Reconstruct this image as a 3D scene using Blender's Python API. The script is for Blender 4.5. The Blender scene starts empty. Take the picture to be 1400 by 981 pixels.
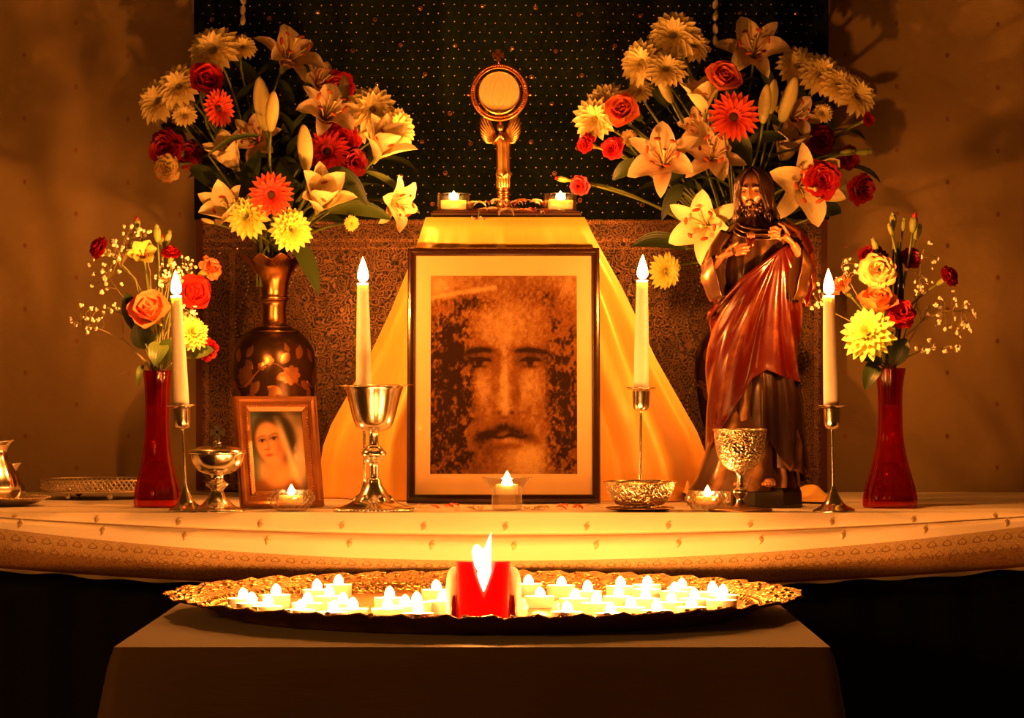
import bpy, math, random
import numpy as np
from mathutils import Vector, Matrix, Euler, noise

S = bpy.context.scene
COL = S.collection
R = math.radians
PI = math.pi
random.seed(7)

# ------------------------------------------------------------------ camera
CAM_Z = 1.079          # eye height (altar top is at 0.900)
F = 4000.0             # focal length in pixels of the 1400 x 981 frame
cam_d = bpy.data.cameras.new('camera')
cam_d.sensor_width = 36.0
cam_d.lens = 36.0 * F / 1400.0
cam_d.shift_y = 29.5 / 1400.0
cam_d.clip_start = 0.05
cam = bpy.data.objects.new('camera', cam_d)
cam.location = (0, -4.0, CAM_Z)
cam.rotation_euler = (PI / 2, 0, 0)
COL.objects.link(cam)
S.camera = cam

# ------------------------------------------------------------------ world and exposure
W = bpy.data.worlds.new('dark_room')
S.world = W
W.use_nodes = True
bg = W.node_tree.nodes['Background']
bg.inputs[0].default_value = (1.0, 0.30, 0.03, 1)
bg.inputs[1].default_value = 0.030
S.view_settings.view_transform = 'Standard'
S.view_settings.look = 'None'
S.view_settings.exposure = 0.55
S.view_settings.gamma = 1.0
S.view_settings.use_curve_mapping = False
S.cycles.use_denoising = True
S.cycles.sample_clamp_indirect = 4.0
S.cycles.max_bounces = 10
S.cycles.transparent_max_bounces = 24
S.cycles.caustics_reflective = False
S.cycles.caustics_refractive = False

# added dim fill light, off to the side, so the low table's cloth isn't black
_rl = bpy.data.lights.new('front_fill_light', 'POINT'); _rl.energy = 20.0; _rl.color = (1.0, 0.32, 0.04); _rl.shadow_soft_size = 0.15
_ro = bpy.data.objects.new('front_fill_light', _rl); _ro.location = (-1.7, -2.4, 1.55); COL.objects.link(_ro)
FLAME_COL = (1.0, 0.285, 0.038)   # candle light as the camera's daylight balance sees it
P_TEA, P_TAPER, P_VOTIVE, P_PILLAR = 0.50, 4.1, 0.6, 1.2

# ------------------------------------------------------------------ placing
ALTAR_Z = 0.900
def at(px, py, d):
    """point seen at pixel (px,py) of the photograph, d metres in front of the lens"""
    return Vector(((px - 700.0) * d / F, d - 4.0, CAM_Z - (py - 520.0) * d / F))
def kk(d):
    return d / F
def stand(px, d, z=ALTAR_Z):
    return Vector(((px - 700.0) * d / F, d - 4.0, z))

# ------------------------------------------------------------------ objects
def tag(o, label=None, cat=None, group=None, kind=None):
    if label: o['label'] = label
    if cat: o['category'] = cat
    if group: o['group'] = group
    if kind: o['kind'] = kind
    return o
def thing(name, label, cat, loc=(0, 0, 0), rot=(0, 0, 0), group=None):
    o = bpy.data.objects.new(name, None)
    o.empty_display_size = 0.02
    COL.objects.link(o)
    o.location = loc
    o.rotation_euler = rot
    return tag(o, label, cat, group)
def inst(name, me, parent, mtx=None):
    o = bpy.data.objects.new(name, me)
    COL.objects.link(o)
    o.parent = parent
    if mtx is not None: o.matrix_basis = mtx
    return o

class MB:
    """collects vertices and faces of ONE mesh"""
    def __init__(s):
        s.v, s.f, s.a = [], [], []
    def add(s, vs, fs, at_=None):
        n = len(s.v)
        s.v += [tuple(p) for p in vs]
        s.f += [tuple(i + n for i in f) for f in fs]
        s.a += list(at_) if at_ is not None else [(0.5, 0.5, 0.5)] * len(vs)
        return s
    def grid(s, fn, nu, nv, closeu=False, attr=None):
        vs, ats = [], []
        for j in range(nv + 1):
            for i in range(nu + (0 if closeu else 1)):
                u, v = i / nu, j / nv
                r = fn(u, v)
                vs.append(r)
                ats.append(attr(u, v) if attr else (v, u, 0.5))
        w = nu if closeu else nu + 1
        fs = []
        for j in range(nv):
            for i in range(nu):
                a, b = j * w + i, j * w + (i + 1) % w
                fs.append((a, b, b + w, a + w))
        return s.add(vs, fs, ats)
    def box(s, cx, cy, cz, sx, sy, sz, m=None, bev=0.0):
        hx, hy, hz = sx / 2, sy / 2, sz / 2
        if bev <= 0:
            vs = [Vector((x * hx, y * hy, z * hz)) for z in (-1, 1) for y in (-1, 1) for x in (-1, 1)]
            fs = [(0, 2, 3, 1), (4, 5, 7, 6), (0, 1, 5, 4), (2, 6, 7, 3), (0, 4, 6, 2), (1, 3, 7, 5)]
        else:
            b = bev
            vs, fs = [], []
            rings = [(hx - b, hy - b, -hz), (hx, hy, -hz + b), (hx, hy, hz - b), (hx - b, hy - b, hz)]
            for (x, y, z) in rings:
                vs += [Vector((-x, -y, z)), Vector((x, -y, z)), Vector((x, y, z)), Vector((-x, y, z))]
            for r in range(3):
                for i in range(4):
                    j = (i + 1) % 4
                    fs.append((r * 4 + i, r * 4 + j, r * 4 + 4 + j, r * 4 + 4 + i))
            fs += [(3, 2, 1, 0), (12, 13, 14, 15)]
        c = Vector((cx, cy, cz))
        vs = [((m @ p) if m else p) + c for p in vs]
        return s.add(vs, fs)
    def lathe(s, prof, n=40, mod=None, cap=True, sy=1.0, c=(0, 0, 0)):
        """prof: (radius, z) from bottom to top or along the wall"""
        vs, fs, ats = [], [], []
        m = len(prof)
        for j, (r, z) in enumerate(prof):
            for i in range(n):
                t = 2 * PI * i / n
                rr, zz = (mod(r, z, t, j) if mod else (r, z))
                vs.append((c[0] + rr * math.cos(t), c[1] + rr * math.sin(t) * sy, c[2] + zz))
                ats.append((j / max(1, m - 1), i / n, 0.5))
        for j in range(m - 1):
            for i in range(n):
                k = (i + 1) % n
                fs.append((j * n + i, j * n + k, j * n + n + k, j * n + n + i))
        if cap:
            if prof[0][0] > 1e-5: fs.append(tuple(reversed(range(n))))
            if prof[-1][0] > 1e-5: fs.append(tuple(range((m - 1) * n, m * n)))
        return s.add(vs, fs, ats)
    def tube(s, pts, rad, n=7, cap=True, sq=1.0):
        pts = [Vector(p) for p in pts]
        if not hasattr(rad, '__len__'): rad = [rad] * len(pts)
        t0 = (pts[1] - pts[0]).normalized()
        up = Vector((0, 0, 1)) if abs(t0.z) < 0.9 else Vector((1, 0, 0))
        u = t0.cross(up).normalized()
        vs, fs, ats = [], [], []
        for j, p in enumerate(pts):
            a = pts[max(0, j - 1)]; b = pts[min(len(pts) - 1, j + 1)]
            t = (b - a)
            if t.length < 1e-9: t = t0
            t = t.normalized()
            u = (u - t * u.dot(t))
            u = u.normalized() if u.length > 1e-6 else t.orthogonal().normalized()
            w = t.cross(u)
            for i in range(n):
                th = 2 * PI * i / n
                vs.append(p + u * (rad[j] * math.cos(th)) + w * (rad[j] * sq * math.sin(th)))
                ats.append((j / (len(pts) - 1), i / n, 0.5))
        for j in range(len(pts) - 1):
            for i in range(n):
                k = (i + 1) % n
                fs.append((j * n + i, j * n + k, j * n + n + k, j * n + n + i))
        if cap:
            fs.append(tuple(reversed(range(n))))
            fs.append(tuple(range((len(pts) - 1) * n, len(pts) * n)))
        return s.add(vs, fs, ats)
    def ball(s, c, r, nu=12, nv=8, fn=None):
        c = Vector(c)
        if not hasattr(r, '__len__'): r = (r, r, r)
        def g(u, v):
            a, b = 2 * PI * u, PI * (v - 0.5)
            p = Vector((math.cos(b) * math.cos(a), math.cos(b) * math.sin(a), math.sin(b)))
            q = Vector((p.x * r[0], p.y * r[1], p.z * r[2]))
            if fn: q = fn(q, p)
            return c + q
        return s.grid(g, nu, nv, True)
    def mesh(s, name, m=None, smooth=True):
        me = bpy.data.meshes.new(name)
        me.from_pydata(s.v, [], s.f)
        if m: me.materials.append(m)
        if smooth and me.polygons:
            me.polygons.foreach_set('use_smooth', [True] * len(me.polygons))
        ca = me.attributes.new('Col', 'FLOAT_COLOR', 'POINT')
        arr = np.ones((len(s.v), 4), dtype=np.float32)
        arr[:, :3] = np.array(s.a, dtype=np.float32).reshape(-1, 3)
        ca.data.foreach_set('color', arr.ravel())
        me.update()
        return me
    def build(s, name, m, parent=None, mtx=None, smooth=True):
        return inst(name, s.mesh(name, m, smooth), parent, mtx)

def arc(p0, p1, p2, n=8):
    """quadratic bezier"""
    p0, p1, p2 = Vector(p0), Vector(p1), Vector(p2)
    return [p0 * (1 - t) ** 2 + p1 * 2 * t * (1 - t) + p2 * t * t for t in [i / n for i in range(n + 1)]]
def lerp(a, b, t): return a + (b - a) * t
def interp(x, pts):
    if x <= pts[0][0]: return pts[0][1]
    for (a, va), (b, vb) in zip(pts, pts[1:]):
        if x <= b: 
            t = (x - a) / (b - a)
            return va + (vb - va) * t
    return pts[-1][1]
def smoothprof(prof, sub=3):
    """Catmull-Rom through a lathe profile"""
    out = []
    n = len(prof)
    for i in range(n - 1):
        p0, p1, p2, p3 = prof[max(0, i - 1)], prof[i], prof[i + 1], prof[min(n - 1, i + 2)]
        for k in range(sub):
            t = k / sub
            q = []
            for c in (0, 1):
                a, b, cc, d = p0[c], p1[c], p2[c], p3[c]
                q.append(0.5 * (2 * b + (cc - a) * t + (2 * a - 5 * b + 4 * cc - d) * t * t + (3 * b - a - 3 * cc + d) * t ** 3))
            lo, hi = min(p1[0], p2[0]), max(p1[0], p2[0])
            q[0] = max(0.0, min(max(q[0], lo - 0.15 * (hi - lo)), hi + 0.15 * (hi - lo)))
            out.append(tuple(q))
    out.append(prof[-1])
    return out
def remeshed(mb, name, m, voxel, smooth_it=2):
    """the shapes of mb fused into one continuous surface"""
    me = mb.mesh(name, m)
    o = bpy.data.objects.new('tmp', me)
    COL.objects.link(o)
    md = o.modifiers.new('r', 'REMESH'); md.mode = 'VOXEL'; md.voxel_size = voxel
    ms = o.modifiers.new('s', 'SMOOTH'); ms.factor = 0.5; ms.iterations = smooth_it
    dg = bpy.context.evaluated_depsgraph_get()
    out = bpy.data.meshes.new_from_object(o.evaluated_get(dg))
    bpy.data.objects.remove(o)
    out.name = name
    if not out.materials: out.materials.append(m)
    if out.polygons: out.polygons.foreach_set('use_smooth', [True] * len(out.polygons))
    return out

# ------------------------------------------------------------------ materials
class NT:
    def __init__(s, name):
        s.m = bpy.data.materials.new(name)
        s.m.use_nodes = True
        s.t = s.m.node_tree
        s.n = s.t.nodes
        s.n.clear()
        s.out = s.n.new('ShaderNodeOutputMaterial')
    def new(s, typ, **kw):
        n = s.n.new('ShaderNode' + typ)
        for k, v in kw.items():
            if k.startswith('_'): setattr(n, k[1:], v)
            else:
                key = k.replace('__', ' ')
                s.put(n.inputs[key], v)
        return n
    def put(s, sock, v):
        if hasattr(v, 'is_output') or isinstance(v, bpy.types.NodeSocket): s.t.links.new(v, sock)
        elif isinstance(v, bpy.types.Node): s.t.links.new(v.outputs[0], sock)
        else:
            if sock.type == 'RGBA' and len(v) == 3: v = (*v, 1)
            sock.default_value = v
    def math(s, op, a, b=0.0, c=0.0, clamp=False):
        n = s.n.new('ShaderNodeMath'); n.operation = op; n.use_clamp = clamp
        for i, v in enumerate((a, b, c)): s.put(n.inputs[i], v)
        return n.outputs[0]
    def mix(s, fac, a, b):
        n = s.n.new('ShaderNodeMix'); n.data_type = 'RGBA'
        s.put(n.inputs[0], fac); s.put(n.inputs[6], a); s.put(n.inputs[7], b)
        return n.outputs[2]
    def ramp(s, fac, stops):
        n = s.n.new('ShaderNodeValToRGB')
        el = n.color_ramp.elements
        while len(el) < len(stops): el.new(0.5)
        for e, (p, c) in zip(el, stops):
            e.position = p
            e.color = (*c, 1) if len(c) == 3 else c
        s.put(n.inputs[0], fac)
        return n.outputs[0]
    def coord(s, which='Object'):
        return s.n.new('ShaderNodeTexCoord').outputs[which]
    def attr(s):
        n = s.n.new('ShaderNodeAttribute'); n.attribute_name = 'Col'
        sp = s.n.new('ShaderNodeSeparateColor'); s.t.links.new(n.outputs[0], sp.inputs[0])
        return sp.outputs
    def noise(s, scale, detail=3, vec=None, rough=0.55):
        n = s.n.new('ShaderNodeTexNoise'); n.inputs['Scale'].default_value = scale
        n.inputs['Detail'].default_value = detail; n.inputs['Roughness'].default_value = rough
        s.put(n.inputs['Vector'], vec if vec is not None else s.coord())
        return n.outputs[0]
    def bump(s, h, strength=0.3, dist=0.002):
        n = s.n.new('ShaderNodeBump'); n.inputs['Strength'].default_value = strength
        n.inputs['Distance'].default_value = dist
        s.put(n.inputs['Height'], h)
        return n.outputs[0]
    def rnd(s):
        return s.n.new('ShaderNodeObjectInfo').outputs['Random']
    def done(s, shader):
        s.put(s.out.inputs[0], shader)
        return s.m
    def pbr(s, color, rough=0.5, metal=0.0, normal=None, **kw):
        p = s.n.new('ShaderNodeBsdfPrincipled')
        s.put(p.inputs['Base Color'], color)
        s.put(p.inputs['Roughness'], rough)
        s.put(p.inputs['Metallic'], metal)
        if normal is not None: s.put(p.inputs['Normal'], normal)
        for k, v in kw.items(): s.put(p.inputs[k.replace('__', ' ')], v)
        return p.outputs[0]
    def mixsh(s, fac, a, b):
        n = s.n.new('ShaderNodeMixShader')
        s.put(n.inputs[0], fac); s.put(n.inputs[1], a); s.put(n.inputs[2], b)
        return n.outputs[0]

def plain(name, col, rough=0.5, metal=0.0, nscale=40, namt=0.25, bscale=0, bstr=0.2, **kw):
    t = NT(name)
    n = t.noise(nscale)
    c2 = tuple(max(0.0, x * (1 - namt)) for x in col)
    c1 = tuple(min(1.0, x * (1 + namt * 0.4)) for x in col)
    c = t.mix(n, c2, c1)
    nrm = t.bump(t.noise(bscale), bstr, 0.001) if bscale else None
    return t.done(t.pbr(c, rough, metal, nrm, **kw))

def petal_mat(name, stops, vein=0.12, trans=0.35, rough=0.55, veinfreq=60.0, spot=None, edge=None):
    """stops: colour from base to tip; veins along the petal; thin and translucent"""
    t = NT(name)
    a = t.attr()
    c = t.ramp(a[0], stops)
    if edge is not None:
        e = t.math('ABSOLUTE', t.math('SUBTRACT', a[1], 0.5))
        e = t.math('MULTIPLY', t.math('SUBTRACT', e, 0.30, clamp=True), 3.0, clamp=True)
        c = t.mix(e, c, edge)
    w = t.math('SINE', t.math('MULTIPLY', a[1], veinfreq))
    w = t.math('MULTIPLY', t.math('ADD', w, 1.0), 0.5 * vein)
    dark = t.mix(0.55, c, (c0 := tuple(x * 0.45 for x in stops[len(stops) // 2][1])))
    c = t.mix(w, c, dark)
    if spot is not None:
        sp = t.noise(420, 1)
        k = t.math('MULTIPLY', t.math('GREATER_THAN', sp, 0.64), t.math('SUBTRACT', 0.75, a[0], clamp=True))
        c = t.mix(k, c, spot)
    hv = t.mix(t.math('MULTIPLY', t.rnd(), 0.15), c, (0.0, 0.0, 0.0))
    p = t.pbr(hv, rough, 0.0, t.bump(w, 0.3, 0.001), **{'Specular__IOR__Level': 0.3})
    tr = t.new('BsdfTranslucent', Color=hv)
    return t.done(t.mixsh(trans, p, tr.outputs[0]))

MAT = {}
MAT['brass'] = plain('brass', (0.86, 0.56, 0.22), 0.22, 1.0, 60, 0.25, 300, 0.04)
MAT['silver'] = plain('silver', (0.90, 0.82, 0.66), 0.17, 1.0, 60, 0.12, 300, 0.03)
MAT['silver_dull'] = plain('silver_dull', (0.86, 0.74, 0.56), 0.42, 1.0, 80, 0.25, 260, 0.08)
MAT['gilt'] = plain('gilt', (0.83, 0.48, 0.16), 0.3, 1.0, 120, 0.4, 200, 0.1)
MAT['dark_metal'] = plain('dark_metal', (0.30, 0.16, 0.08), 0.35, 1.0, 80, 0.3, 200, 0.1)
MAT['wax'] = plain('wax', (0.95, 0.90, 0.78), 0.45, 0.0, 30, 0.06, Subsurface__Weight=0.35, Subsurface__Radius=(0.012, 0.006, 0.003), Subsurface__Scale=1.0)
MAT['wick'] = plain('wick', (0.02, 0.015, 0.01), 0.9)
MAT['stem'] = plain('stem', (0.12, 0.16, 0.03), 0.5, 0.0, 80, 0.4)
MAT['twig'] = plain('twig', (0.24, 0.20, 0.08), 0.6, 0.0, 80, 0.4)
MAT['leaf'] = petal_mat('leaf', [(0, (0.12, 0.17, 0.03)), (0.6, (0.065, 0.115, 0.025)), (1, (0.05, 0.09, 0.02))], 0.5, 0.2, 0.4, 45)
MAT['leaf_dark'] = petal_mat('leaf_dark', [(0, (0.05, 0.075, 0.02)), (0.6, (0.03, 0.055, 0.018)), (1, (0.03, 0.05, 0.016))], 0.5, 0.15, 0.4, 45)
MAT['sepal'] = petal_mat('sepal', [(0, (0.25, 0.32, 0.06)), (1, (0.30, 0.34, 0.08))], 0.4, 0.25, 0.5, 40)
MAT['lily'] = petal_mat('lily', [(0, (0.42, 0.46, 0.16)), (0.25, (0.86, 0.72, 0.36)), (0.7, (0.94, 0.82, 0.48)), (1, (0.94, 0.78, 0.44))], 0.28, 0.18, 0.5, 34, None)
MAT['lily_pink'] = petal_mat('lily_pink', [(0, (0.55, 0.38, 0.16)), (0.3, (0.86, 0.52, 0.32)), (0.65, (0.89, 0.68, 0.38)), (1, (0.92, 0.77, 0.46))], 0.28, 0.20, 0.5, 34, (0.45, 0.05, 0.03), (0.88, 0.76, 0.60))
MAT['bud'] = petal_mat('bud', [(0, (0.30, 0.36, 0.08)), (0.4, (0.58, 0.54, 0.20)), (0.8, (0.66, 0.56, 0.24)), (1, (0.35, 0.36, 0.10))], 0.3, 0.15, 0.5, 19)
MAT['gerbera'] = petal_mat('gerbera', [(0, (0.42, 0.02, 0.015)), (0.5, (0.74, 0.055, 0.03)), (1, (0.82, 0.13, 0.06))], 0.4, 0.3, 0.5, 22)
MAT['gerbera_red'] = petal_mat('gerbera_red', [(0, (0.30, 0.01, 0.015)), (0.5, (0.55, 0.02, 0.03)), (1, (0.62, 0.04, 0.04))], 0.4, 0.3, 0.5, 22)
MAT['gerbera_eye'] = plain('gerbera_eye', (0.06, 0.02, 0.012), 0.8, 0, 400, 0.6, 500, 0.8)
MAT['mum'] = petal_mat('mum', [(0, (0.50, 0.44, 0.12)), (0.4, (0.90, 0.74, 0.30)), (1, (0.97, 0.84, 0.40))], 0.15, 0.20, 0.5, 16)
MAT['mum_yellow'] = petal_mat('mum_yellow', [(0, (0.55, 0.50, 0.06)), (0.4, (0.88, 0.86, 0.16)), (1, (0.92, 0.92, 0.26))], 0.25, 0.35, 0.5, 16)
MAT['mum_eye'] = plain('mum_eye', (0.40, 0.34, 0.06), 0.8, 0, 400, 0.4, 500, 0.8)
MAT['rose_orange'] = petal_mat('rose_orange', [(0, (0.85, 0.55, 0.12)), (0.5, (0.88, 0.26, 0.09)), (1, (0.84, 0.14, 0.06))], 0.2, 0.35, 0.5, 30)
MAT['rose_red'] = petal_mat('rose_red', [(0, (0.60, 0.12, 0.03)), (0.5, (0.70, 0.035, 0.02)), (1, (0.72, 0.03, 0.02))], 0.2, 0.35, 0.5, 30)
MAT['rose_yellow'] = petal_mat('rose_yellow', [(0, (0.80, 0.70, 0.14)), (0.55, (0.90, 0.55, 0.16)), (1, (0.80, 0.14, 0.05))], 0.2, 0.35, 0.5, 30)
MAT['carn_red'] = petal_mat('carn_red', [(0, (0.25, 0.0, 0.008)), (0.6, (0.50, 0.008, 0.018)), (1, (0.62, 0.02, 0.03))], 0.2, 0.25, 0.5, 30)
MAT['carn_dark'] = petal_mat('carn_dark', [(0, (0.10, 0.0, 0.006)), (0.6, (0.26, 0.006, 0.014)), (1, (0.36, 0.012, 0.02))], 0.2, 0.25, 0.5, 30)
MAT['carn_orange'] = petal_mat('carn_orange', [(0, (0.80, 0.50, 0.12)), (0.7, (0.88, 0.36, 0.14)), (1, (0.70, 0.12, 0.05))], 0.2, 0.3, 0.5, 30)
MAT['carn_yellow'] = petal_mat('carn_yellow', [(0, (0.80, 0.70, 0.2)), (0.8, (0.92, 0.80, 0.32)), (1, (0.80, 0.30, 0.10))], 0.2, 0.3, 0.5, 30)
MAT['anther'] = plain('anther', (0.42, 0.07, 0.02), 0.8, 0, 300, 0.4)
MAT['filament'] = plain('filament', (0.70, 0.62, 0.25), 0.5)
MAT['blossom'] = plain('blossom', (0.88, 0.80, 0.66), 0.8, 0, 300, 0.25)
MAT['dry_petal'] = petal_mat('dry_petal', [(0, (0.80, 0.70, 0.50)), (1, (0.85, 0.62, 0.36))], 0.2, 0.3, 0.5, 20)
MAT['dry_petal_red'] = petal_mat('dry_petal_red', [(0, (0.75, 0.30, 0.12)), (1, (0.60, 0.08, 0.03))], 0.2, 0.3, 0.5, 20)

def schlick(t):
    """reflectance of a thin sheet, the same from either side"""
    g = t.n.new('ShaderNodeNewGeometry')
    d = t.n.new('ShaderNodeVectorMath'); d.operation = 'DOT_PRODUCT'
    t.put(d.inputs[0], g.outputs['Normal']); t.put(d.inputs[1], g.outputs['Incoming'])
    c = t.math('SUBTRACT', 1.0, t.math('ABSOLUTE', d.outputs['Value']), clamp=True)
    return t.math('ADD', 0.04, t.math('MULTIPLY', t.math('POWER', c, 5.0), 0.8))
def glass_mat(name, tint=(0.97, 0.97, 0.95), refr=0.25, rough=0.02, body=None, bfac=0.2):
    t = NT(name)
    tr = t.new('BsdfTransparent', Color=tint)
    gl = t.new('BsdfGlossy', Color=(1, 1, 1), Roughness=rough)
    g = t.new('BsdfGlass', Color=tint, Roughness=rough, IOR=1.45)
    a = t.mixsh(schlick(t), tr.outputs[0], gl.outputs[0])
    r = t.mixsh(refr, a, g.outputs[0])
    if body:                       # cloudy coloured glass scatters a little light
        df = t.new('BsdfDiffuse', Color=body); tl = t.new('BsdfTranslucent', Color=body)
        r = t.mixsh(bfac, r, t.mixsh(0.5, df.outputs[0], tl.outputs[0]))
    return t.done(r)
MAT['glass'] = glass_mat('clear_glass', refr=0.06)
MAT['cut_glass'] = glass_mat('cut_glass', (0.98, 0.97, 0.94), 0.3, 0.03)
MAT['red_glass'] = glass_mat('red_glass', (0.86, 0.16, 0.11), 0.12, 0.05, (0.42, 0.006, 0.004), 0.12)
def pane_mat():
    t = NT('picture_glass')
    tr = t.new('BsdfTransparent', Color=(0.98, 0.98, 0.98))
    gl = t.new('BsdfGlossy', Color=(1, 1, 1), Roughness=0.02)
    return t.done(t.mixsh(schlick(t), tr.outputs[0], gl.outputs[0]))
MAT['pane'] = pane_mat()

def flame_mat(name, strength):
    """glowing gas: adds light, casts no shadow; bluish foot, white core, yellow tip"""
    t = NT(name)
    a = t.attr()
    c = t.ramp(a[0], [(0.0, (0.25, 0.25, 0.9)), (0.10, (1.0, 0.55, 0.25)), (0.3, (1.0, 0.66, 0.30)), (0.75, (1.0, 0.60, 0.18)), (1.0, (1.0, 0.40, 0.06))])
    st = t.ramp(a[0], [(0.0, (0.03,) * 3), (0.12, (0.5,) * 3), (0.3, (1.0,) * 3), (0.8, (0.8,) * 3), (1.0, (0.10,) * 3)])
    e = t.new('Emission', Color=c, Strength=t.math('MULTIPLY', st, strength))
    tr = t.new('BsdfTransparent')
    ad = t.n.new('ShaderNodeAddShader')
    t.put(ad.inputs[0], e.outputs[0]); t.put(ad.inputs[1], tr.outputs[0])
    m = t.done(ad.outputs[0])
    m.cycles.emission_sampling = 'NONE'
    return m
MAT['flame'] = flame_mat('flame', 9.0)

_lights = {}
def flame(parent, loc, h, w, power, lean=0.0, sy=1.0, name='flame', squat=False):
    """a candle flame: glowing teardrop plus the light it gives"""
    prof = [(0.0, 0.0), (0.30, 0.05), (0.48, 0.16), (0.5, 0.28), (0.44, 0.45), (0.30, 0.65), (0.15, 0.84), (0.04, 0.96), (0.0, 1.0)]
    if squat: prof = [(0.0, 0.0), (0.34, 0.04), (0.48, 0.20), (0.5, 0.38), (0.45, 0.56), (0.34, 0.74), (0.19, 0.89), (0.06, 0.97), (0.0, 1.0)]
    mb = MB()
    pr = smoothprof([(r * w, z * h) for r, z in prof], 2)
    mb.lathe(pr, 14, cap=False)
    mb.v = [(x + lean * h * (z / h) ** 2, y, z) for (x, y, z) in mb.v]
    o = mb.build(name, MAT['flame'], parent, Matrix.Translation(loc))
    key = round(power, 4)
    if key not in _lights:
        L = bpy.data.lights.new('candle_light', 'POINT')
        L.energy = power
        L.color = FLAME_COL
        L.shadow_soft_size = 0.005
        _lights[key] = L
    lo = bpy.data.objects.new('candle_light', _lights[key])
    COL.objects.link(lo)
    lo.parent = parent
    lo.location = Vector(loc) + Vector((0, 0, h * 0.4))
    return o

# ================================================================== the setting
D_WALL, D_DRAPE = 4.80, 4.72
def wall_mat():
    t = NT('gold_wall_cloth')
    co = t.coord()
    sp = t.new('SeparateXYZ', Vector=co)
    # staggered woven sprigs, 84 mm x 104 mm
    u = t.math('DIVIDE', sp.outputs[0], 0.084)
    col = t.math('FLOOR', u)
    v = t.math('ADD', t.math('DIVIDE', sp.outputs[2], 0.104), t.math('MULTIPLY', col, 0.5))
    du = t.math('MULTIPLY', t.math('SUBTRACT', t.math('FRACT', u), 0.5), 0.084)
    dv = t.math('MULTIPLY', t.math('SUBTRACT', t.math('FRACT', v), 0.5), 0.104)
    r = t.math('SQRT', t.math('ADD', t.math('MULTIPLY', du, t.math('MULTIPLY', du, 1.8)), t.math('MULTIPLY', dv, dv)))
    r = t.math('ADD', r, t.math('MULTIPLY', t.math('SUBTRACT', t.noise(900, 1), 0.5), 0.004))
    mot = t.math('LESS_THAN', r, 0.0042)
    st = t.noise(9, 3)
    base = t.mix(st, (0.40, 0.27, 0.10), (0.50, 0.35, 0.14))
    weave = t.n.new('ShaderNodeTexNoise'); weave.inputs['Scale'].default_value = 30
    mp = t.new('Mapping', Vector=co); mp.inputs['Scale'].default_value = (3, 3, 60)
    t.put(weave.inputs['Vector'], mp.outputs[0])
    base = t.mix(t.math('MULTIPLY', weave.outputs[0], 0.35), base, (0.25, 0.17, 0.07))
    c = t.mix(mot, base, (0.34, 0.15, 0.07))
    rough = t.math('SUBTRACT', 0.62, t.math('MULTIPLY', mot, 0.3))
    wr = t.noise(5.5, 4)
    n = t.bump(t.math('ADD', t.math('MULTIPLY', wr, 1.0), t.math('MULTIPLY', weave.outputs[0], 0.03)), 0.5, 0.03)
    return t.done(t.pbr(c, rough, t.math('MULTIPLY', mot, 0.5), n, **{'Sheen__Weight': 0.15}))
def wall_fn(u, v):
    x = lerp(-1.7, 1.7, u); z = lerp(0.0, 2.3, v)
    y = D_WALL - 4 + 0.008 * math.sin(x * 9 + 0.6 * math.sin(z * 3)) + 0.004 * math.sin(x * 23 + z * 2) + 0.006 * noise.noise((x * 3, z * 2, 1.3))
    return (x, y, z)
o = MB().grid(wall_fn, 160, 60).build('wall_back', wall_mat())
tag(o, kind='structure')
MAT['floor'] = plain('floor_carpet', (0.035, 0.02, 0.012), 0.9, 0, 60, 0.4, 400, 0.5)
o = MB().grid(lambda u, v: (lerp(-3, 3, u), lerp(-5.5, 0.84, v), 0.0), 4, 4).build('floor', MAT['floor'])
tag(o, kind='structure')

# ------------------------------------------------------------------ hanging dark cloth with brocade border
DZ_SPLIT = at(0, 300, D_DRAPE).z            # where brocade meets the dark field
DXL, DXR = at(268, 0, D_DRAPE).x, at(1131, 0, D_DRAPE).x
def drape_y(x, z):
    up = max(0.0, min(1.0, (z - DZ_SPLIT + 0.02) / 0.25))
    f = 0.010 * math.sin(x * 27 + 1.1) + 0.006 * math.sin(x * 47 + 2.0 + z) + 0.004 * math.sin(x * 81 + 0.4)
    lo = 0.002 * math.sin(x * 20 + z * 5)
    return D_DRAPE - 4 + f * up + lo * (1 - up)
def starry_mat():
    t = NT('dark_green_net')
    n = t.noise(5, 3)
    c = t.mix(n, (0.003, 0.0045, 0.003), (0.010, 0.019, 0.010))
    vo = t.n.new('ShaderNodeTexVoronoi'); vo.inputs['Scale'].default_value = 110
    t.put(vo.inputs['Vector'], t.coord())
    ring = t.math('SUBTRACT', 1.0, t.math('MULTIPLY', t.math('ABSOLUTE', t.math('SUBTRACT', vo.outputs[0], 0.34)), 9.0), clamp=True)
    c = t.mix(t.math('MULTIPLY', ring, 0.5), c, (0.022, 0.032, 0.016))
    return t.done(t.pbr(c, 0.55, 0.0, t.bump(t.noise(700, 2), 0.4, 0.0008), **{'Specular__IOR__Level': 0.01}))
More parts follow.
